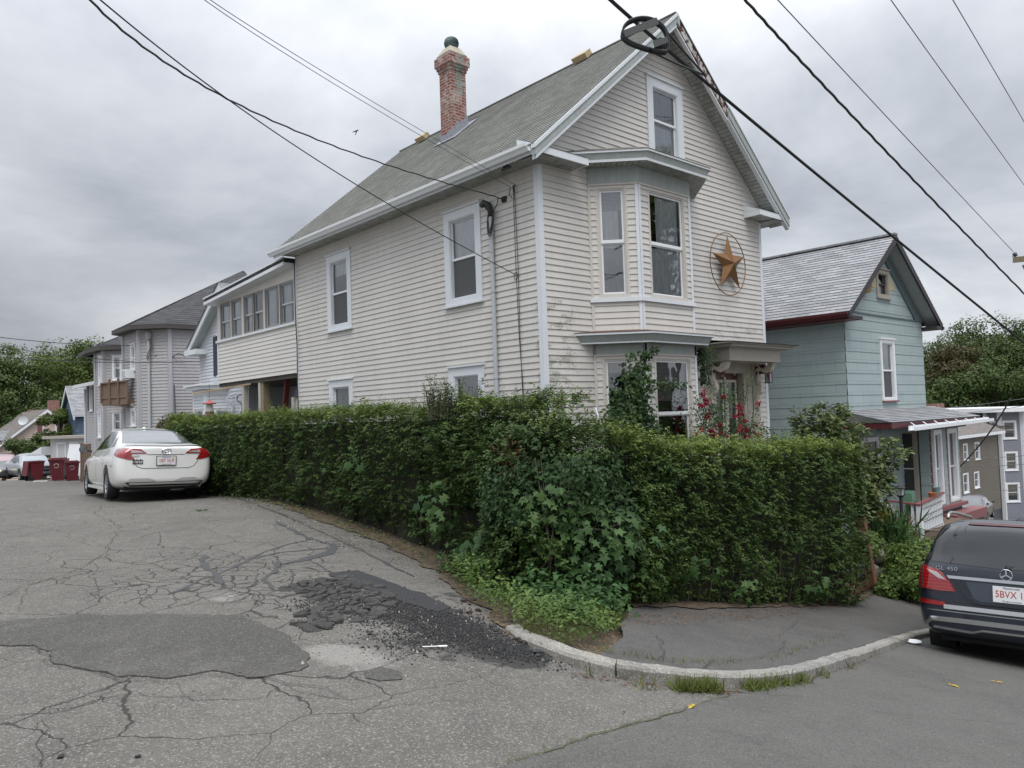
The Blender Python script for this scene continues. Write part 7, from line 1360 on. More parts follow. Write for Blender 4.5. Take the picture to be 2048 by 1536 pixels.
# corner thicket of vines, maple seedlings and weeds
def blobcloud(c, r, n, squash=(1, 1, 1), noise_=.25, lo=.55):
    d = unit(rng.normal(0, 1, (n, 3))); rad = lo+(1-lo)*rng.random(n)**.5; P = d*rad[:, None]; P *= (1+noise_*2*(vnoise(d*2+np.array(c), 1.6)-.5))[:, None]; return np.array(c)+P*np.array(squash)*r, d
thick = thing('vine_thicket', 'tangle of dark vines and broad maple leaves swallowing the hedge corner', 'bush', (-3.2, -3.4, -.5))
P, Nn = [], []
for c, r, n, sq in (((-3.0, -3.05, .74), 1.05, 13000, (.80, .95, .95)), ((-3.35, -3.2, .30), .85, 9000, (.75, .85, .9)), ((-2.6, -3.7, .1), .8, 7000, (1.0, .7, .9)), ((-2.6, -3.2, .2), 1.0, 9000, (.9, .9, 1)), ((-3.05, -2.0, 1.05), .85, 7500, (.6, 1.2, .85)), ((-1.9, -3.4, .55), .8, 5500, (1.1, .75, .85)), ((-3.0, -3.5, -.05), .75, 4500, (.9, .75, .7))):
    a, b = blobcloud(c, r, n, sq, .28); P.append(a); Nn.append(b)
P = np.vstack(P); Nn = np.vstack(Nn); k = P[:, 2] > GA(P[:, 0], P[:, 1])+.1; P, Nn = P[k], Nn[k]; yv = np.clip((P[:, 2]-1.45)*1.6+.9*(vnoise(P, 4)-.62), 0, 1)
sel = vnoise(P+70, 1.3) > .50; leaves('vine_foliage', P[sel], Nn[sel], .062, M_VINE, thick, 'oval', yv[sel], droop=.9); q_ = np.flatnonzero(~sel)[::5]; sprigs('foliage', P[q_], Nn[q_], .042, M_HEDGE, thick, np.clip(yv[q_]*1.1, 0, 1))
P, Nn = [], []
for c, r, n, sq in (((-3.45, -3.45, .55), .6, 240, (.6, .7, .9)), ((-3.05, -3.95, .15), .65, 230, (.9, .5, .8)), ((-3.7, -2.7, -.02), .5, 150, (.5, .8, .6)), ((-2.4, -4.0, .0), .5, 70, (1.0, .35, .7)), ((-3.55, -1.6, .45), .5, 80, (.35, .8, .7)), ((-1.2, -3.98, -.25), .45, 26, (1.2, .2, .5)), ((-.1, -4.0, -.75), .4, 22, (1.2, .2, .5)), ((1.6, -4.0, -1.0), .4, 22, (1.4, .2, .5)), ((-3.5, 1.0, .9), .5, 14, (.2, 1.6, .7))):
    a, b = blobcloud(c, r, n, sq, .2, .75); f = (b[:, 1]*-1+b[:, 0]*-1) > .1; P.append(a[f]); Nn.append(b[f])
P = np.vstack(P); Nn = np.vstack(Nn); leaves('maple_leaves', P, Nn+np.array([-.3, -.4, .2]), .115, M_MAPL, thick, 'maple', np.clip(vnoise(P, 3)-.45, 0, 1), droop=1.2, jit=.45)
P = rng.normal(0, 1, (260, 3))*np.array([.10, .10, .14])+np.array([-3.35, -2.85, 1.08]); leaves('dead_leaves', P, rng.normal(0, 1, (260, 3)), .06, M_DRY, thick, 'oval', droop=1.5)
mb = MB()
for i in range(16): a = random.uniform(-3.6, -2.2); mb.tube([(a, -3.6+random.uniform(-.2, .6), G(a, -3.6)+.1), (a-.1, -3.75, .1), (a+random.uniform(-.3, .3), -3.75+random.uniform(-.2, .2), .7+random.random()*.5)], [.012, .009, .004], 5)
mb.tube([(-3.75, -2.9, .50), (-3.55, -3.25, .40), (-3.5, -3.6, .30)], .012, 5); mb.tube([(-3.5, -3.9, .42), (-3.2, -4.1, .38), (-2.8, -4.15, .47)], .008, 5); mb.build('stems', M_BARK, thick)
# shoots sticking up from the hedge top
def shoots(parent, spots, m_, ht, ls, lean=.3):
    P, Nn, U_ = [], [], []; mb = MB()
    for (x, y, z) in spots:
        h = ht*random.uniform(.5, 1.2); dx, dy = random.uniform(-lean, lean)*h, random.uniform(-lean, lean)*h; mb.tube([(x, y, z-.15), (x+dx*.4, y+dy*.4, z+h*.5), (x+dx, y+dy, z+h)], [.004, .003, .0015], 4)
        for i in range(int(h/.022)):
            t = i/(h/.022); P.append((x+dx*t, y+dy*t, z+h*t)); a = i*2.4; U_.append((math.cos(a), math.sin(a), .5)); Nn.append((-math.cos(a)*.4, -math.sin(a)*.4, 1))
    leaves('shoot_leaves', P, Nn, ls, m_, parent, 'oval', np.full(len(P), .55), up=U_, jit=.2); mb.build('shoots', M_BARK, parent)
sp = [(random.uniform(-3.3, -2.6), random.uniform(-3, 9.3), 1.74) for _ in range(150)]+[(random.uniform(-2.4, 3.2), random.uniform(-3.9, -3.1), None) for _ in range(60)]
sp = [(x, y, z if z is not None else float(htop(x, y, 'right'))) for x, y, z in sp]; shoots(hedge, sp, M_HEDGE, .13, .04)
bx_ = [(-3.1+random.uniform(-.3, .3), -1.35+random.uniform(-.28, .28), 1.72+random.uniform(0, .12)) for _ in range(55)]; shoots(thick, bx_, M_MAPL, .30, .055, .6)
bx_ = [(-2.2+random.uniform(-.3, .4), -3.2+random.uniform(-.3, .3), 1.30) for _ in range(34)]+[(-2.9+random.uniform(-.3, .3), -2.6+random.uniform(-.5, .6), 1.6) for _ in range(40)]; shoots(thick, bx_, M_MAPL, .26, .05, .5)

# weeds and grass at the kerb, moss in the joints, leaf litter
def scatter(poly, n): 
    xs_ = [p[0] for p in poly]; ys_ = [p[1] for p in poly]; a = rng.uniform(min(xs_), max(xs_), n*4); b = rng.uniform(min(ys_), max(ys_), n*4); k = pip(a, b, [tuple(p[:2]) for p in poly]); return a[k][:n], b[k][:n]
wpoly = pxl([(890, 1150), (940, 1130), (1050, 1130), (1150, 1170), (1240, 1215), (1250, 1262), (1200, 1300), (1120, 1308), (1050, 1280), (985, 1235), (930, 1200)])
x, y = scatter(wpoly, 9000); hh = rng.random(len(x))*np.clip(vnoise(np.c_[x, y, 0*x], 2.2)*1.6-.35, .05, 1)*.34; P = np.c_[x, y, GA(x, y)+.07+hh]
o = leaves('weeds', P, np.tile([0, 0, 1.], (len(P), 1)), .045, M_WEED, None, 'oval', np.clip(vnoise(P, 3)-.3, 0, 1), jit=.5); tag(o, 'low green weeds spreading from the hedge foot to the kerb', 'weeds', kind='stuff')
cl_ = [gp(1160, 1215), gp(1010, 1175), gp(1080, 1215), gp(1200, 1240), gp(930, 1150), gp(1130, 1240)]; mb = []
P = np.vstack([np.array(tuple(c))+np.array([0, 0, .16])+rng.normal(0, 1, (420, 3))*np.array([.13, .13, .11]) for c in cl_]); P[:, 2] = np.maximum(P[:, 2], GA(P[:, 0], P[:, 1])+.06)
o = leaves('broadleaf_weeds', P, np.tile([-.3, -.3, 1.], (len(P), 1)), .075, M_MAPL, None, 'oval', None, jit=.5, droop=.6); tag(o, 'taller broad leaved weeds clumped below the vine thicket', 'weeds', kind='stuff')
def tufts(px, n, h, nm, lab, off=.0, spread=.05):
    P = []
    for (a, b, k, s_) in px:
        c = gp(a, b); q = rng.normal(0, 1, (k, 2))*s_; P.append(np.c_[c.x+q[:, 0], c.y+q[:, 1]])
    P = np.vstack(P); z = GA(P[:, 0], P[:, 1])+off; o = leaves(nm, np.c_[P, z], rng.normal(0, 1, (len(P), 3)), h, M_GRAS, None, 'blade', up=np.tile([0, 0, 1.2], (len(P), 1)), jit=.1); tag(o, lab, 'grass', kind='stuff')
tufts([(1362+i*14, 1382, 70, .03) for i in range(6)]+[(1500+i*17, 1381-i*3, 90, .035) for i in range(7)]+[(1180, 1352, 12, .03), (1280, 1375, 14, .03), (1650, 1356, 20, .03), (1700, 1338, 12, .02)], 0, .105, 'kerb_grass', 'bright tufts of grass growing in the gutter against the kerb')
tufts([(1200+i*24, 1322+i*4, 14, .03) for i in range(6)]+[(1350+i*20, 1346, 12, .03) for i in range(7)]+[(1540+i*18, 1338-i*6.5, 16, .03) for i in range(9)], 0, .05, 'joint_grass', 'short grass between the kerb and the sidewalk', .08)
tufts([(1005+int(i*9.5), 1528-int(i*2.9), 5, .02) for i in range(46)]+[(60+i*9, 1165-int(i*1.2), 4, .015) for i in range(14)], 0, .028, 'crack_moss', 'moss and fine grass following the pavement joints', .0)
x, y = scatter(pxl([(1010, 1200), (1240, 1262), (1130, 1310), (1050, 1280)]), 1500); o = leaves('verge_grass', np.c_[x, y, GA(x, y)+.05], rng.normal(0, 1, (len(x), 3)), .07, M_GRAS, None, 'blade', up=np.tile([0, 0, 1.], (len(x), 1)), jit=.1); tag(o, 'dry yellowish grass on the verge behind the kerb', 'grass', kind='stuff')
L_ = []
for poly, n, of in ((pxl([(1150, 1345), (1300, 1368), (1480, 1380), (1480, 1392), (1300, 1382), (1140, 1356)]), 150, .005), (pxl([(1590, 1362), (1700, 1330), (1760, 1310), (1764, 1318), (1700, 1342), (1600, 1374)]), 120, .012), (pxl([(1235, 1245), (1500, 1232), (1700, 1205), (1700, 1225), (1500, 1256), (1240, 1272)]), 760, .088), (pxl([(440, 990), (620, 1040), (800, 1108), (900, 1160), (880, 1180), (780, 1130), (600, 1062), (430, 1000)]), 520, .02), (pxl([(930, 1190), (1060, 1285), (1040, 1296), (900, 1210)]), 130, .02), (pxl([(0, 1000), (900, 1150), (1300, 1400), (1900, 1500), (0, 1536)]), 30, .012), (pxl([(1250, 1270), (1700, 1220), (1800, 1240), (1500, 1330), (1300, 1330)]), 45, .088)):
    x, y = scatter(poly, n); L_.append(np.c_[x, y, GA(x, y)+of+.004])
P = np.vstack(L_); o = leaves('leaf_litter', P, np.tile([0, 0, 2.5], (len(P), 1)), .028, M_DRY, None, 'oval', jit=.35); tag(o, 'fallen brown leaves along the kerb and under the hedge', 'leaf litter', kind='stuff')
for px, py, s_, lab in ((1386, 1417, .045, 'curled yellow leaf lying on the road below the kerb point'), (1903, 1373, .055, 'small yellow leaf on the side street, left of the SUV wheel'), (1992, 1366, .05, 'thin yellow leaf on the side street under the SUV'), (405, 1022, .12, 'fresh green leaf sprig lying on the road behind the sedan')):
    c = gp(px, py); o = leaves('fallen_leaf', [(c.x, c.y, c.z+.015)]*3, [(0, 0, 3.)]*3, s_, M_YLEAF if px > 900 else M_WEED, None, 'oval', jit=.2); tag(o, lab, 'leaf')

P = np.c_[-3.42+rng.normal(0, .16, 900)+.0, rng.uniform(-1.6, 8.5, 900)]; P[:, 0] += np.interp(P[:, 1], [-1.6, 3, 8.5], [-.05, .05, .55]); z = GA(P[:, 0], P[:, 1])+.03+.12*rng.random(900)**2
o = leaves('hedge_foot_weeds', np.c_[P, z], np.tile([0, 0, 1.], (900, 1)), .04, M_WEED, None, 'oval', jit=.5); tag(o, 'sparse small weeds along the foot of the hedge on the hill street', 'weeds', kind='stuff')
# climbing vine on the bay, roses at the door, plants in front of the teal house
vine = thing('climbing_vine', 'dark leafy vine climbing the lower bay window corner', 'vine', (1.8, -1.0, .3)); P, Nn = [], []
def vp(px, py, Y=-.85): return np.array(tuple(onY(px, py, Y)))
for (px, py, n, s_) in ((1262, 845, 420, .16), (1285, 830, 300, .14), (1275, 790, 330, .12), (1265, 760, 260, .10), (1290, 770, 150, .10), (1285, 735, 80, .06), (1292, 712, 60, .05), (1262, 710, 30, .05), (1320, 768, 45, .06), (1345, 770, 36, .05), (1365, 772, 18, .04), (1240, 800, 220, .12), (1225, 850, 300, .16), (1250, 880, 500, .2), (1300, 860, 260, .16), (1305, 702, 16, .04)):
    P.append(vp(px, py)+rng.normal(0, 1, (n, 3))*np.array([s_, .06, s_])); 
P = np.vstack(P); leaves('foliage', P, np.tile([-.5, -.8, .2], (len(P), 1)), .085, M_VINE, vine, 'oval', np.clip((vnoise(P, 4)-.5)*1.5, 0, 1), droop=1.0, jit=.5)
mb = MB(); mb.tube([tuple(vp(1262, 900)), tuple(vp(1272, 820)), tuple(vp(1288, 760)), tuple(vp(1290, 710)), tuple(vp(1312, 700)), tuple(vp(1326, 690))], .008, 5); mb.tube([tuple(vp(1290, 780)), tuple(vp(1340, 770)), tuple(vp(1385, 762))], .005, 4); mb.build('stem', M_BARK, vine)
rose = thing('rose_bush', 'climbing rose with crimson flowers in front of the door hood', 'rose bush', (5.4, -1.3, -.9)); P = []
for (px, py, n, s_) in ((1410, 850, 260, .16), (1440, 865, 420, .2), (1480, 870, 380, .2), (1430, 820, 200, .12), (1500, 860, 260, .15), (1455, 800, 110, .12), (1440, 780, 60, .10), (1475, 790, 60, .10), (1530, 865, 130, .12), (1400, 800, 60, .10), (1505, 770, 16, .08), (1485, 760, 20, .10), (1410, 830, 130, .1)): P.append(vp(px, py, -1.25)+rng.normal(0, 1, (int(n*1.4), 3))*np.array([s_*1.2, .12, s_]))
P = np.vstack(P); leaves('foliage', P, np.tile([-.4, -.7, .4], (len(P), 1)), .045, M_VINE, rose, 'oval', np.clip((vnoise(P, 5)-.5)*2, 0, 1), jit=.6)
for (px, py, k) in [(1408, 787, 2), (1412, 800, 2), (1405, 812, 1), (1449, 788, 1), (1480, 815, 2), (1484, 824, 2), (1478, 832, 1), (1417, 832, 2), (1516, 806, 1), (1440, 846, 2), (1424, 864, 3), (1430, 872, 3), (1445, 870, 2), (1422, 878, 2), (1484, 858, 2), (1493, 862, 2), (1478, 862, 1), (1397, 868, 1), (1512, 857, 1), (1512, 869, 1), (1494, 876, 1), (1488, 841, 1), (1402, 860, 1), (1456, 876, 1)]:
    c = vp(px, py, -1.33)
    for j in range(k+1):
        q = c+rng.normal(0, 1, 3)*np.array([.04, .02, .035]); Pp = q+unit(rng.normal(0, 1, (16, 3)))*.025; leaves('rose_flower', Pp, unit(Pp-q), .052, M_ROSE, rose, 'dia', jit=.2)
mb = MB()
for (a, b, c, d) in ((1410, 870, 1405, 790), (1440, 870, 1450, 785), (1490, 870, 1480, 815), (1500, 870, 1505, 770), (1470, 870, 1500, 740)): mb.tube([tuple(vp(a, b, -1.2)), tuple(vp((a+c)/2+5, (b+d)/2, -1.25)), tuple(vp(c, d, -1.3))], .008, 4)
mb.build('canes', M_WEED, rose)
cp = thing('creeper', 'dark creeper hanging over the wall lantern at the left of the door hood', 'creeper', (4.6, -.3, 2.2)); P = []
for (px, py, n, s_) in ((1408, 708, 260, .10), (1400, 725, 220, .09), (1412, 745, 180, .10), (1402, 700, 100, .06), (1425, 712, 90, .09), (1408, 765, 90, .06)): P.append(vp(px, py, -.40)+rng.normal(0, 1, (n, 3))*np.array([s_, .07, s_]))
P = np.vstack(P); leaves('foliage', P, np.tile([-.4, -.7, .4], (len(P), 1)), .05, M_VINE, cp, 'oval', np.clip((vnoise(P, 5)-.5)*1.5, 0, 1))
def lantern(px, py, Y, lab):
    c = onY(px, py, Y); l = thing('wall_lantern', lab, 'lantern', tuple(c)); mb = MB(); mb.box((c.x-.07, c.y-.07, c.z+.12), (c.x+.07, c.y+.07, c.z+.15)); mb.box((c.x-.06, c.y-.06, c.z-.17), (c.x+.06, c.y+.06, c.z-.15)); mb.lathe([(0, .24), (.03, .20), (.08, .15)], 8, c)
    for a in (-1, 1):
        for b in (-1, 1): mb.box((c.x+a*.055-.006, c.y+b*.055-.006, c.z-.16), (c.x+a*.055+.006, c.y+b*.055+.006, c.z+.13))
    mb.tube([c+Vector((0, 0, .2)), c+Vector((0, .12, .28)), Vector((c.x, -.0, c.z+.1))], .014, 5); mb.build('cage', M_DK, l); mb = MB(); mb.box((c.x-.05, c.y-.05, c.z-.15), (c.x+.05, c.y+.05, c.z+.12)); mb.build('glass', mat('lamp_glass'), l)
lantern(1409, 752, -.25, 'black wall lantern left of the front door, under the creeper'); lantern(1537, 752, -.22, 'black wall lantern at the right end of the door hood')

def branchy(name, label, cat, base, stems, m_, ls, dens, lean, parent_=None, tm='oval'):
    t = thing(name, label, cat, tuple(base)); mb = MB(); P, U_, Nn = [], [], []
    for (x, y, z, h, dx, dy) in stems:
        pts = [(x+dx*t_*t_+.04*math.sin(t_*7+x), y+dy*t_*t_+.04*math.cos(t_*6), z+h*t_) for t_ in [i/6 for i in range(7)]]; mb.tube(pts, [.022*(1-i/7)+.003 for i in range(7)], 5)
        for i in range(int(h*dens)):
            t_ = .18+.82*random.random(); k = min(5, int(t_*6)); f = t_*6-k; p = Vector(pts[k]).lerp(Vector(pts[k+1]), f); a = random.random()*6.28; r_ = random.random()**.7*lean*(1.1-.75*t_); e = p+Vector((math.cos(a)*r_, math.sin(a)*r_, r_*random.uniform(-.1, .6)))
            if i % 6 == 0: mb.tube([p, e], [.006, .002], 3, caps=False)
            for _ in range(4): P.append(tuple(e+Vector((random.gauss(0, .035), random.gauss(0, .035), random.gauss(0, .03))))); U_.append((math.cos(a), math.sin(a), .2)); Nn.append((math.cos(a)*.3, math.sin(a)*.3, .8))
    leaves('foliage', P, Nn, ls*1.25, m_, t, tm, np.clip(rng.random(len(P))*.9-.2, 0, 1), up=U_, jit=.5); mb.build('branches', M_BARK, t); return t
def st(px, py0, py1, d, dx=0, dy=0): a = onD(px, py0, d); b = onD(px, py1, d); return (a.x, a.y, a.z, b.z-a.z, dx, dy)
branchy('apple_sapling', 'loose grey-green young tree rising behind the right end of the hedge', 'tree', onD(1690, 1060, 14.8), [st(1612, 960, 822, 14.5), st(1622, 960, 850, 14.7, -.1), st(1655, 980, 808, 14.6, .0), st(1665, 1000, 830, 14.9, .2), st(1700, 1040, 812, 15), st(1690, 1040, 830, 14.7, -.2), st(1720, 1060, 850, 15, .25), st(1745, 1060, 880, 15.2, .4, -.3), st(1740, 1000, 900, 15.2, .8, -.5), st(1730, 1050, 960, 15, .5, -.3), st(1715, 1090, 930, 14.8, .1)], M_APPL, .085, 95, .36)
gsh = thing('garden_shrubs', 'mixed green shrubs between the timber post, the stone wall and the SUV', 'shrubs', (6.2, -3.3, -2.4)); P, Nn = [], []
for (px, py, d, r_, n) in ((1640, 1170, 13.0, .35, 900), (1670, 1130, 13.2, .35, 900), (1700, 1100, 13.8, .3, 700), (1770, 1080, 15.5, .45, 1800), (1800, 1040+40, 16, .4, 1500), (1790, 1120, 14.8, .35, 1100), (1820, 1130, 14.2, .42, 1700), (1800, 1165, 13.9, .32, 1100), (1835, 1165, 13.6, .35, 1200), (1775, 1180, 13.8, .25, 700), (1850, 1110, 14.4, .35, 1000), (1750, 1040, 16, .35, 900), (1725, 1010, 15.5, .35, 900), (1735, 1090, 14.2, .28, 700), (1650, 1195, 12.7, .25, 500)):
    a, b = blobcloud(tuple(onD(px, py, d)), r_, n, (1, 1, .95), .3); P.append(a); Nn.append(b)
P = np.vstack(P); Nn = np.vstack(Nn); k = P[:, 2] > GA(P[:, 0], P[:, 1])+.03; leaves('foliage', P[k], Nn[k], .075, M_WEED, gsh, 'oval', np.clip(vnoise(P[k], 2.5)-.25, 0, 1)); 
dl = []; P = np.vstack([np.array(tuple(onD(1775, 1070, 15.2)))+rng.normal(0, 1, (160, 3))*np.array([.35, .2, .1])]); leaves('long_leaves', P, rng.normal(0, 1, (160, 3)), .55, M_MAPL, gsh, 'blade', up=np.tile([0, 0, .9], (160, 1)))
P = rng.normal(0, 1, (90, 3))*np.array([.12, .1, .06])+np.array(tuple(onD(1762, 1028, 15.3))); leaves('yellow_flowers', P, rng.normal(0, 1, (90, 3)), .06, M_YLEAF, gsh, 'oval')
bush = thing('dark_bush', 'brown-green bush between the sedan roof and the hedge end', 'bush', tuple(onD(345, 870, 20))); P, Nn = [], []
for (px, py, r_) in ((335, 862, .35), (350, 850, .40), (365, 850, .35), (350, 880, .5), (320, 880, .4)): a, b = blobcloud(tuple(onD(px, py, 20.5)), r_, 900, (1, 1, .8), .3); P.append(a); Nn.append(b)
P = np.vstack(P); leaves('foliage', P, np.vstack(Nn), .07, M_TREB, bush, 'oval')
# trees
def tree(name, label, c, rx, ry, rz, zg, m_, n, ls, nb=26, gaps=.0, group=None, trunk=True, ymul=1.0):
    t = thing(name, label, 'tree', (c[0], c[1], zg), 0, group); P, Nn, Yg = [], [], []; cs = []
    for i in range(nb):
        d = Vector((random.gauss(0, 1), random.gauss(0, 1), random.gauss(.15, .8))).normalized(); q = random.uniform(.35, .86); cs.append((c[0]+d.x*rx*q, c[1]+d.y*ry*q, c[2]+d.z*rz*q, random.uniform(.20, .36)))
    per = n//nb
    for (x, y, z, r_) in cs:
        R0 = r_*(rx+ry+rz)/3; a, b = blobcloud((x, y, z), R0, per, (1.1, 1.1, .8), .45, .35 if gaps else .6); P.append(a); Nn.append(b); Yg.append(np.clip(b[:, 2]*.5+.15+rng.normal(0, .2, per), 0, 1)*ymul)
    P = np.vstack(P); Nn = np.vstack(Nn); Yg = np.concatenate(Yg)
    if gaps: k = vnoise(P, 1.1) > gaps; P, Nn, Yg = P[k], Nn[k], Yg[k]
    leaves('crown', P, Nn, ls, m_, t, 'dia', Yg)
    mb = MB(); b0 = Vector((c[0], c[1], zg)); top = Vector((c[0], c[1], c[2]+rz*.3)); h = c[2]-zg; mb.tube([b0, b0.lerp(top, .3)+Vector((.1, 0, 0)), b0.lerp(top, .7), top], [h*.045+.1, h*.035+.07, h*.02+.04, .03], 9)
    for (x, y, z, r_) in cs[::2]: s0 = b0.lerp(top, random.uniform(.3, .75)); e = Vector((x, y, z)); mb.tube([s0, s0.lerp(e, .5)+Vector((0, 0, .3)), e], [.10+h*.004, .06, .02], 6)
    mb.build('trunk', M_BARK, t); return t
tR = 'maples covering the hill behind the three-decker'
for i, (px, py, d, rx, rz, m_, lab) in enumerate(((1885, 790, 82, 6.0, 5.2, M_TREE, 'dark green maple nearest the teal house corner'), (1905, 745, 78, 3.2, 3.0, M_TREB, 'bronze tinted tree standing among the green maples'), (1960, 740, 84, 6.5, 6.0, M_TREE, 'tallest rounded dark maple behind the three-decker roof'), (2035, 735, 80, 6.2, 5.6, M_TREE, 'broad maple crown cut by the right edge'), (1995, 800, 74, 6.0, 4.6, M_TREE, 'lower dark maple just above the three-decker cornice'), (1870, 840, 76, 5, 4.5, M_TREE, 'shaded maple behind the brick chimney'), (2100, 790, 86, 7.5, 6, M_TREE, 'outermost maple mostly beyond the right edge'), (1935, 850, 78, 6.0, 5.0, M_TREE, 'dark tree filling the gap above the brown house roof'))):
    c = onD(px, py, d); tree('maple_tree', lab, tuple(c), rx, rx, rz, -9.5, m_, 30000 if rx > 4 else 14000, .27, 44, group=tR)
tL = 'tall trees beyond the tan house'
for (px, py, d, rx, rz, lab) in ((15, 800, 68, 4.6, 4.6, 'dark tree at the left edge above the tan house'), (75, 775, 72, 5.0, 5.2, 'tallest airy tree in the middle of the left group'), (150, 760, 70, 4.6, 4.4, 'airy tree right of the middle, partly behind the grey tower'), (100, 850, 66, 4.5, 4.0, 'dark tree base behind the tan house roof'), (-70, 780, 70, 5, 5, 'tree beyond the left edge of the photo')):
    c = onD(px, py, d); tree('tall_tree', lab, tuple(c), rx, rx, rz, -3.5, M_TREL if py < 800 else M_TREE, 17000, .24, 34, .36, group=tL)
c = onD(118, 848, 50); tree('leafy_bush', 'bright green bush between the tan and blue houses', tuple(c), 1.3, 1.3, 1.3, -1.6, M_TREL, 5000, .16, 12); c = onD(60, 905, 47); tree('leafy_bush', 'dark shrub behind the silver sedan at left', tuple(c), 1.7, 1.2, 1.1, -1.6, M_TREE, 6000, .14, 12); c = onD(85, 890, 48); tree('leafy_bush', 'dark shrub beside the white porch awning', tuple(c), 1.2, 1.2, 1.3, -1.6, M_TREE, 4500, .14, 10); c = onD(5, 930, 48); tree('leafy_bush', 'small bush at the far left edge behind the cars', tuple(c), 1.2, 1.2, .8, -1.6, M_TREL, 3500, .14, 10)
tree('street_tree', 'broad tree across the side street, seen in the bay window reflection', (18.0, -12.5, 9.6), 4.4, 4.4, 5.0, -4.5, M_TREL, 11000, .30, 30, .40)

# ------------------------------------------------------------------ wires, star, lines and small things
def wire(name, label, pts, r_, m_=M_BLACK, n=26, cat='cable', wob=0.0):
    p0, p1, p2 = [Vector(p) for p in pts]; mb = MB(); L_ = []       # quadratic through three points
    for i in range(n+1):
        t = i/n; q = p0*((1-t)*(1-2*t))+p1*(4*t*(1-t))+p2*(t*(2*t-1)); L_.append(q+Vector((0, 0, wob*math.sin(i*2.1))))
    mb.tube(L_, r_, 6); o = mb.build(name, m_, None, True, 60); tag(o, label, cat); return o
wire('service_drop', 'twisted black service cable from the upper left to the bracket beside the weatherhead', [onD(150, -35, 6.0), onD(560, 248, 9.4), (-.12, 1.00, 5.62)], .011, n=60, wob=.006)
wire('telephone_wire', 'lower black wire crossing the long wall to a hook right of the conduit', [onD(160, -35, 6.2), onD(645, 327, 9.9), (-.06, .62, 4.13)], .008)
wire('telephone_wire', 'upper one of two thin grey wires running to the hooks under the eave', [onD(395, -18, 6.8), onD(700, 176, 9.3), (-.10, .50, 5.72)], .0045, M_CABG); wire('telephone_wire', 'lower one of two thin grey wires running to the hooks under the eave', [onD(385, -18, 6.8), onD(690, 181, 9.3), (-.08, .62, 5.70)], .0045, M_CABG)
mb = MB(); mb.tube([(-.02, .56, 5.74), (-.08, .56, 5.70), (-.06, .56, 5.60)], .014, 5); mb.tube([(-.08, .62, 5.70), (-.09, .66, 5.58), (-.05, .62, 5.50)], .007, 4); mb.box((-.05, .82, 5.50), (-.0, .92, 5.60)); mb.tube([(-.12, 1.0, 5.62), (-.10, .95, 5.58), (-.03, .88, 5.55)], .010, 5)
mb.tube([(-.04, .60, 5.7), (-.03, .61, 4.2), (-.035, .58, 3.0), (-.03, .50, 1.6), (-.03, .50, .6)], .006, 5); mb.tube([(-.04, .57, 5.7), (-.03, .55, 4.2), (-.035, .56, 3.0), (-.03, .54, 1.6), (-.03, .52, .6)], .006, 5)
mb.tube([(-.03, .62+.05*math.cos(a*.7), 4.10+.07*math.sin(a*.7)) for a in range(10)], .006, 4); mb.build('wall_cabling', M_BLACK, house, True)
mb = MB()
for r0, ph in ((.17, 0), (.21, .9), (.13, 2)): mb.tube([(-.12+.03*math.sin(a*.5+ph), 1.18+.10*math.cos(a*.42+ph)*(r0/.2), 5.28+r0*1.25*math.sin(a*.42+ph)-.1) for a in range(16)], .010, 5)
mb.tube([(-.14, 1.24, 5.5), (-.10, 1.10, 5.35), (-.08, 1.0, 5.5), (-.1, .95, 5.6)], .009, 5); mb.build('drip_loop', M_BLACK, cdt, True)
mb = MB(); mb.tube([(-.06, 9.25, 5.9), (-.05, 9.27, 4.5), (-.05, 9.22, 3.6), (-.05, 9.24, 2.6), (-.05, 9.20, 1.0)], .014, 5); mb.build('corner_cable', M_BLACK, house, True)
mb = MB(); mb.box((-.40, .35, 5.94), (-.34, .45, 5.98)); mb.tube([(-.38, .28, 5.93), (-.38, .5, 5.93)], .025, 6); mb.build('eave_hooks', M_DK, house)
# overhead bundle with its storage loop
A_, B_, C_2 = onD(1180, -42, 6.4), onD(1560, 288, 9.3), onD(2140, 760, 14.5)
wire('telecom_bundle', 'thick black lashed cable bundle passing diagonally in front of the gable', [A_, B_, C_2], .019, n=40)
wire('twisted_cable', 'wavy black cable second from the left across the upper right sky', [onD(1430, -70, 7.5), onD(1760, 290, 10.8), onD(2120, 660, 16)], .016, n=90, wob=.008)
wire('power_line', 'thin grey line reaching the utility pole insulator at right', [onD(1500, -60, 14), onD(1800, 262, 21), onD(2026, 503, 31)], .012, M_CABG); wire('power_line', 'thin grey line second from the top right corner', [onD(1740, -60, 14), onD(1920, 193, 20), onD(2110, 455, 30)], .010, M_CABG); wire('power_line', 'thin grey line closest to the top right corner', [onD(1870, -60, 14), onD(1985, 135, 20), onD(2110, 350, 28)], .010, M_CABG)
lc = onD(1291, 70, 7.25); ls_ = thing('cable_storage_loop', 'dark teardrop cable storage loop hanging on the overhead bundle', 'cable loop', tuple(lc)); Rt, Ut = CR.copy(), CU.copy(); sc = 7.25/FPX
def lp2(px, py, k=0.0): return lc+Rt*((px-1291)*sc)-Ut*((py-70)*sc)+CF*k
pth = [(1243, 70), (1245, 55), (1256, 43), (1275, 36), (1295, 36), (1312, 42), (1326, 52), (1334, 66), (1337, 85), (1337, 105), (1322, 105), (1300, 100), (1275, 92), (1256, 84), (1246, 76), (1243, 70)]
P = smooth_path([Vector(p) for p in pth], 2); mb = MB(); mb.tube([lp2(p.x, p.y, -.03) for p in P], .011, 6); mb.tube([lp2(p.x, p.y, .05) for p in P], .011, 6)
for a, b in zip(P, P[1:]): mb.face([lp2(a.x, a.y, -.03), lp2(b.x, b.y, -.03), lp2(b.x, b.y, .05), lp2(a.x, a.y, .05)])
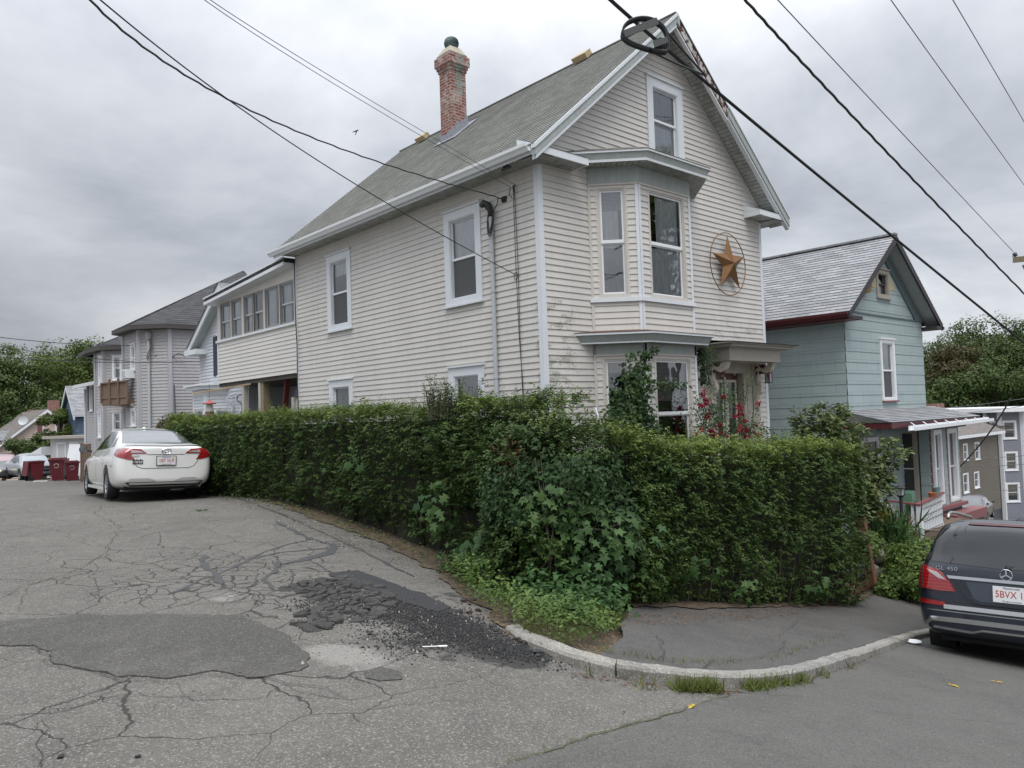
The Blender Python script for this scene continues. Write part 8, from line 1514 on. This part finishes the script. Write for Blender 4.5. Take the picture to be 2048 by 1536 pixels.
mb.build('channel', M_DK, ls_); mb = MB(); mb.beam(lp2(1246, 73, -.05), lp2(1314, 46, -.05), .07, .012, 0, tuple(CF)); mb.beam(lp2(1306, 94, -.05), lp2(1334, 84, -.05), .06, .012, 0, tuple(CF)); mb.tube([lp2(1276, 54, -.02), lp2(1277, 46, -.02), lp2(1284, 45, -.02), lp2(1288, 50, -.02)], .008, 5); mb.box(tuple(lp2(1320, 88)-Vector((.04, .04, .04))), tuple(lp2(1320, 88)+Vector((.04, .04, .04)))); mb.build('bracket', mat('loop_plastic', (.06, .065, .065), .5), ls_)
mb = MB(); e_ = onD(1412, 152, 8.0); mb.tube([lp2(1332, 60), onD(1365, 100, 7.6), e_], .011, 5); mb.tube([lp2(1298, 102), onD(1350, 126, 7.6), e_], .011, 5); mb.build('slack_cable', M_BLACK, ls_, True)
# utility pole at right with crossarm and insulator
pp = thing('utility_pole', 'wooden utility pole crossarm with insulator at the right edge', 'utility pole', tuple(onD(2062, 900, 31))); q0 = onD(2062, 1000, 31); q1 = onD(2062, 470, 31); mb = MB(); mb.tube([(q1.x, q1.y, -5.2), (q1.x, q1.y, q1.z)], [.16, .12], 10); mb.build('pole', M_POLE, pp, True, 60)
mb = MB(); mb.beam(onD(2026, 520, 31), onD(2110, 512, 30), .11, .22); mb.beam(onD(2046, 530, 31), onD(2062, 560, 31), .05, .08); mb.build('crossarm', M_POLE, pp); mb = MB(); c = onD(2030, 512, 31); mb.lathe([(0, .16), (.06, .14), (.10, .06), (.05, .04), (.12, 0), (.03, -.02), (.03, -.1)], 10, c); mb.build('insulator', M_DK, pp, True, 50)
# far wires
for i, (a, b, d, lab) in enumerate((((-20, 672), (300, 690), 28, 'highest wire from the left edge to the grey house weatherhead'), ((-20, 690), (335, 726), 30, 'middle wire from the left edge to the grey house'), ((-20, 712), (400, 723), 30, 'lowest of the long wires running to the grey house and cottage corner'))):
    A, Bv = onD(*a, d-2), onD(*b, 31 if i < 2 else 27); wire('telephone_wire', lab, [A, A.lerp(Bv, .5)-Vector((0, 0, .12)), Bv], .012, M_BLACK)
for (a, b, d, lab) in (((1860, 818), (2080, 792), 45, 'far thin wire across the dark maples, above the cornice'), ((1900, 828), (2080, 806), 45, 'far thin wire just below another, crossing to the three-decker cornice'), ((1920, 916), (2080, 908), 48, 'horizontal wire before the middle windows of the three-decker'), ((1930, 932), (2080, 925), 48, 'horizontal wire slightly under the middle windows of the three-decker'), ((1940, 992), (2080, 965), 48, 'rising thin wire before the ground floor windows of the three-decker')): A, Bv = onD(*a, d), onD(*b, d); wire('telephone_wire', lab, [A, A.lerp(Bv, .5)-Vector((0, 0, .08)), Bv], .016, M_CABG)
wire('drop_cable', 'dark cable slanting down from the right behind the enclosed porch', [onD(1918, 935, 40), onD(1975, 870, 38), onD(2020, 798, 36)], .035)
# barn star in a ring
sc_ = Vector((5.73, -.16, 4.81)); star = thing('barn_star', 'rusty five pointed metal star in a wire ring on the gable wall', 'star', (5.85, -.02, 4.1)); mb = MB(); ro, ri = .66, .265; pts = [(sc_.x+(ro if i % 2 == 0 else ri)*math.cos(R(90-36*i+2)), sc_.z+(ro if i % 2 == 0 else ri)*math.sin(R(90-36*i+2))) for i in range(10)]; apx = (sc_.x, -.27, sc_.z)
for i in range(10): a, b = pts[i], pts[(i+1) % 10]; mb.face([(a[0], -.12, a[1]), (b[0], -.12, b[1]), apx])
mb.build('star_body', mat('rusted_steel', (.215, .11, .043), .6, metal=.35, var=.45, vs=5, bump=.2), star, fix=2); mb = MB()
mb.tube([(sc_.x+.70*math.cos(a*math.pi/24), -.10, sc_.z+.70*math.sin(a*math.pi/24)) for a in range(49)], .011, 6, caps=False); mb.build('ring', mat('rusted_steel'), star, True)
# bird feeder on a hooked line, bird, pole, fork, litter
bf = onD(419, 816, 17); fd = thing('bird_feeder', 'red roofed hanging bird feeder above the left end of the hedge', 'bird feeder', tuple(bf)); mb = MB(); mb.lathe([(0, .09), (.02, .08), (.04, .045), (.145, .0), (.14, -.015), (0, -.0)], 16, bf+Vector((0, 0, .1))); mb.build('roof', mat('red_plastic', (.26, .03, .025), .4), fd, True, 40)
mb = MB(); mb.lathe([(.07, .08), (.085, -.05), (.085, -.10)], 14, bf); mb.build('tube', mat('clear_tube', (.36, .36, .34), .2), fd, True); mb = MB(); mb.lathe([(.09, -.08), (.09, -.15), (0, -.15)], 12, bf); mb.lathe([(.13, -.16), (.13, -.18), (0, -.18)], 12, bf); mb.build('tray', mat('seed_brown', (.14, .07, .04), .8), fd); mb = MB(); mb.tube([bf+Vector((0, 0, .2)), bf+Vector((0, 0, .6))], .004, 4); mb.build('hanger', M_BLACK, fd)
mb = MB(); a_ = onD(385, 788, 17.2); mb.beam(a_, onD(500, 768, 19), .035, .035); mb.tube([bf+Vector((0, 0, .6)), bf+Vector((0, 0, .66))], .006, 4); tag(mb.build('wooden_pole', M_PALEW), 'thin bare wooden pole sticking out from under the sun porch', 'pole')
bc = onD(711, 262, 30); bird = thing('bird', 'small dark bird flying in the sky left of the chimney', 'bird', tuple(bc)); bm = bmesh.new(); vs = [bm.verts.new(bc+Rt*x+Ut*y+CF*z) for x, y, z in ((-.13, -.06, 0), (-.05, -.02, 0), (.04, .01, 0), (.10, .035, 0), (.13, .035, 0), (-.01, -.06, .12), (-.05, -.11, .2), (.00, -.06, -.12), (-.03, -.12, -.22))]; ed = [(0, 1), (1, 2), (2, 3), (3, 4), (2, 5), (5, 6), (2, 7), (7, 8)]; [bm.edges.new((vs[a], vs[b])) for a, b in ed]; me = bpy.data.meshes.new('body'); bm.to_mesh(me); bm.free(); me.materials.append(M_DK); me.materials[0] = M_BLACK
o = bpy.data.objects.new('body', me); COL.objects.link(o); m = o.modifiers.new('k', 'SKIN'); rr_ = [.008, .02, .03, .022, .006, .018, .006, .018, .006]
for v, r_ in zip(me.skin_vertices[0].data, rr_): v.radius = (r_, r_)
me.skin_vertices[0].data[2].use_root = True; m2 = o.modifiers.new('s', 'SUBSURF'); m2.levels = m2.render_levels = 1; bpy.context.view_layer.update(); dg = bpy.context.evaluated_depsgraph_get(); nm = bpy.data.meshes.new_from_object(o.evaluated_get(dg)); bpy.data.objects.remove(o); nm.materials.clear(); nm.materials.append(M_BLACK); link('body', nm, bird)
mb = MB(); mb.tube([onY(1190, 815, -1.0), onY(1206, 862, -1.1)], .018, 8); tag(mb.build('white_rod', M_WHITE), 'white rod leaning by the lower bay window behind the hedge', 'rod')
fk = gp(868, 1298); mb = MB(); fx = Vector((_r0.x, _r0.y, 0)); fy = Vector((-_f0.x, -_f0.y, 0)); mb.frame((fk.x, fk.y, fk.z+.018), fx, fy, UP, (-.085, -.006, 0), (.03, .006, .004)); mb.prism([(.03, -.006), (.045, -.014), (.075, -.013), (.075, .013), (.045, .014), (.03, .006)], (fk.x, fk.y, fk.z+.018), fx, fy, UP, 0, .004)
for i in (-1.5, -.5, .5, 1.5): mb.frame((fk.x, fk.y, fk.z+.018), fx, fy, UP, (.075, i*.0075-.0022, 0), (.10, i*.0075+.0022, .004))
tag(mb.build('plastic_fork', mat('white_plastic', (.75, .75, .75), .4)), 'white plastic fork lying on the broken asphalt', 'fork')
pt = gp(1828, 1289); mb = MB(); mb.lathe([(0, .012), (.05, .014), (.085, .03), (.09, .032), (.05, .006), (0, .004)], 20, (pt.x, pt.y, pt.z+.012)); tag(mb.build('paper_bowl', mat('white_plastic'), None, True), 'crushed white paper bowl in the gutter by the SUV wheel', 'bowl')
for (px, py, lab) in ((66, 964, 'white scrap of litter at the foot of the leftmost bin'), (80, 967, 'flat white scrap of litter on the road in front of the bins')):
    c = onD(px, py, 36); z = G(c.x, c.y); mb = MB(); mb.prism([(0, 0), (.3, .05), (.35, .2), (.1, .25)], (c.x, c.y, z+.01), (1, 0, 0), (0, 1, 0), UP, 0, .03); tag(mb.build('litter', mat('white_plastic')), lab, 'litter')
# loose broken asphalt
def chunk(c, s_, fl=.6):
    bm = bmesh.new()
    for i in range(14):
        d = Vector((random.gauss(0, 1), random.gauss(0, 1), random.gauss(0, 1))).normalized(); bm.verts.new(Vector(c)+Vector((d.x*s_*random.uniform(.75, 1.2), d.y*s_*random.uniform(.75, 1.2), d.z*s_*fl)))
    bmesh.ops.convex_hull(bm, input=bm.verts); me = bpy.data.meshes.new('asphalt_chunk'); bm.to_mesh(me); bm.free(); me.materials.append(mat('broken_asphalt', (.035, .035, .036), .85, var=.5, vs=40, bump=.9, bs=70)); return me
for (px, py, n, sd, s_) in ((1060, 1288, 24, 26, .035), (1100, 1305, 12, 20, .04), (950, 1225, 12, 30, .03), (1000, 1250, 10, 22, .03), (860, 1240, 10, 40, .02), (1215, 1335, 2, 4, .055), (735, 1195, 18, 40, .03), (680, 1175, 10, 30, .025), (120, 1515, 1, 2, .02), (275, 1515, 1, 2, .02), (770, 1255, 8, 40, .02), (1050, 1275, 8, 20, .03)):
    for _ in range(n):
        c = gp(px+random.gauss(0, sd), py+random.gauss(0, sd*.45)); q = s_*random.uniform(.4, 1.3); o = recentre(link('asphalt_chunk', chunk((c.x, c.y, c.z+q*.35), q))); tag(o, 'loose black lump of broken asphalt by the potholes and kerb', 'asphalt lump', 'loose asphalt lumps')
# lifted crazed plates round the pothole
sl_p = [];
x, y = scatter(pxl([(560, 1175), (640, 1160), (700, 1155), (770, 1180), (790, 1205), (730, 1245), (690, 1235), (640, 1262), (590, 1258), (600, 1225), (640, 1205), (600, 1190)]), 420)
cpt = [Vector((a, b)) for a, b in zip(x, y)]; keepc = []
for i, p in enumerate(cpt):
    if all((p-q).length > .055+.05*((i*7) % 5)/5 for q in keepc): keepc.append(p)
cz = GA([p.x for p in keepc], [p.y for p in keepc]); mb = MB()
for p, z in zip(keepc, cz):
    if random.random() < .12: continue
    nb_ = sorted(keepc, key=lambda q: (q-p).length)[1:10]; ph = random.random(); poly = [Vector((math.cos(R(a+random.uniform(-9, 9)))*.085*random.uniform(.8, 1.15), math.sin(R(a))*.085*random.uniform(.8, 1.15))) for a in range(0, 360, 30)]
    for q in nb_:
        d = (q-p)/2*random.uniform(.72, .92); L2 = d.length_squared; new = []
        for i in range(len(poly)):
            a, b = poly[i], poly[(i+1) % len(poly)]; da, db = a.dot(d)-L2, b.dot(d)-L2
            if da <= 0: new.append(a)
            if da*db < 0: new.append(a.lerp(b, da/(da-db)))
        poly = new
        if len(poly) < 3: break
    if len(poly) >= 3:
        tx, ty = random.uniform(-.16, .16), random.uniform(-.16, .16); N3 = Vector((tx, ty, 1)).normalized(); U3 = Vector((1, 0, -tx)).normalized(); h = random.uniform(.008, .028)
        poly2 = [q*.86+Vector((random.uniform(-.004, .004), random.uniform(-.004, .004))) for q in poly]; V3 = N3.cross(U3); c0 = Vector((p.x, p.y, z)); A = [mb.V(c0+U3*q.x+V3*q.y-N3*.01) for q in poly]; B3 = [mb.V(c0+U3*q.x+V3*q.y+N3*h*.6) for q in poly]; C3 = [mb.V(c0+U3*q.x+V3*q.y+N3*h) for q in poly2]; k = len(poly); mb.idx(C3)
        for i in range(k): j = (i+1) % k; mb.idx((A[i], A[j], B3[j], B3[i])); mb.idx((B3[i], B3[j], C3[j], C3[i]))
cr = mb.build('crazed_asphalt', mat('crazed_asphalt', (.05, .05, .05), .95, fn=f_asph((.040, .039, .037), (.075, .073, .069), False, .7), spec=.15)); tag(cr, kind='structure')
# crumbled grit round the potholes
def chips(name, P, s_, material, label):
    n = len(P); base = np.array([(1, 0, -.6), (-.5, .87, -.6), (-.5, -.87, -.6), (0, 0, .9)]); V = P[:, None]+(base[None]*rng.uniform(.5, 1.3, (n, 4, 3)))*s_[:, None, None]; a = rng.uniform(0, 6.28, n); ca, sa = np.cos(a)[:, None], np.sin(a)[:, None]; D = V-P[:, None]; V[:, :, 0] = P[:, None, 0]+D[:, :, 0]*ca-D[:, :, 1]*sa; V[:, :, 1] = P[:, None, 1]+D[:, :, 0]*sa+D[:, :, 1]*ca
    F = (np.arange(n)[:, None, None]*4+np.array([(0, 1, 3), (1, 2, 3), (2, 0, 3), (0, 2, 1)])[None]).reshape(-1, 3); o = npmesh(name, V.reshape(-1, 3), F, material); tag(o, label, 'grit', kind='stuff')
def cloud(L_):
    P = []
    for px, py, s_, n in L_: c = gp(px, py); P.append(np.c_[c.x+rng.normal(0, s_, n), c.y+rng.normal(0, s_, n)])
    P = np.vstack(P); return np.c_[P, GA(P[:, 0], P[:, 1])+.006]
GR = cloud([(770, 1205, .22, 1500), (860, 1235, .26, 2200), (930, 1265, .22, 2200), (1010, 1295, .16, 1500), (830, 1285, .22, 600), (680, 1175, .18, 500), (720, 1240, .2, 500), (1070, 1312, .12, 500), (640, 1210, .16, 500)])
chips('asphalt_grit', GR, rng.exponential(.0042, len(GR))+.0025, mat('black_grit', (.024, .024, .025), .8, var=.5, vs=40), 'black crumbled asphalt grit spread round the potholes')
GR = cloud([(760, 1230, .5, 220), (900, 1270, .4, 220), (700, 1300, .4, 150), (600, 1050, .35, 500), (520, 1012, .5, 900), (700, 1085, .3, 400), (850, 1140, .3, 300), (450, 990, .5, 800)])
chips('pale_grit', GR, rng.exponential(.003, len(GR))+.003, mat('pale_stone_chips', (.30, .28, .24), .9, var=.4, vs=30), 'pale loose stone chips along the hedge edge and between the potholes')
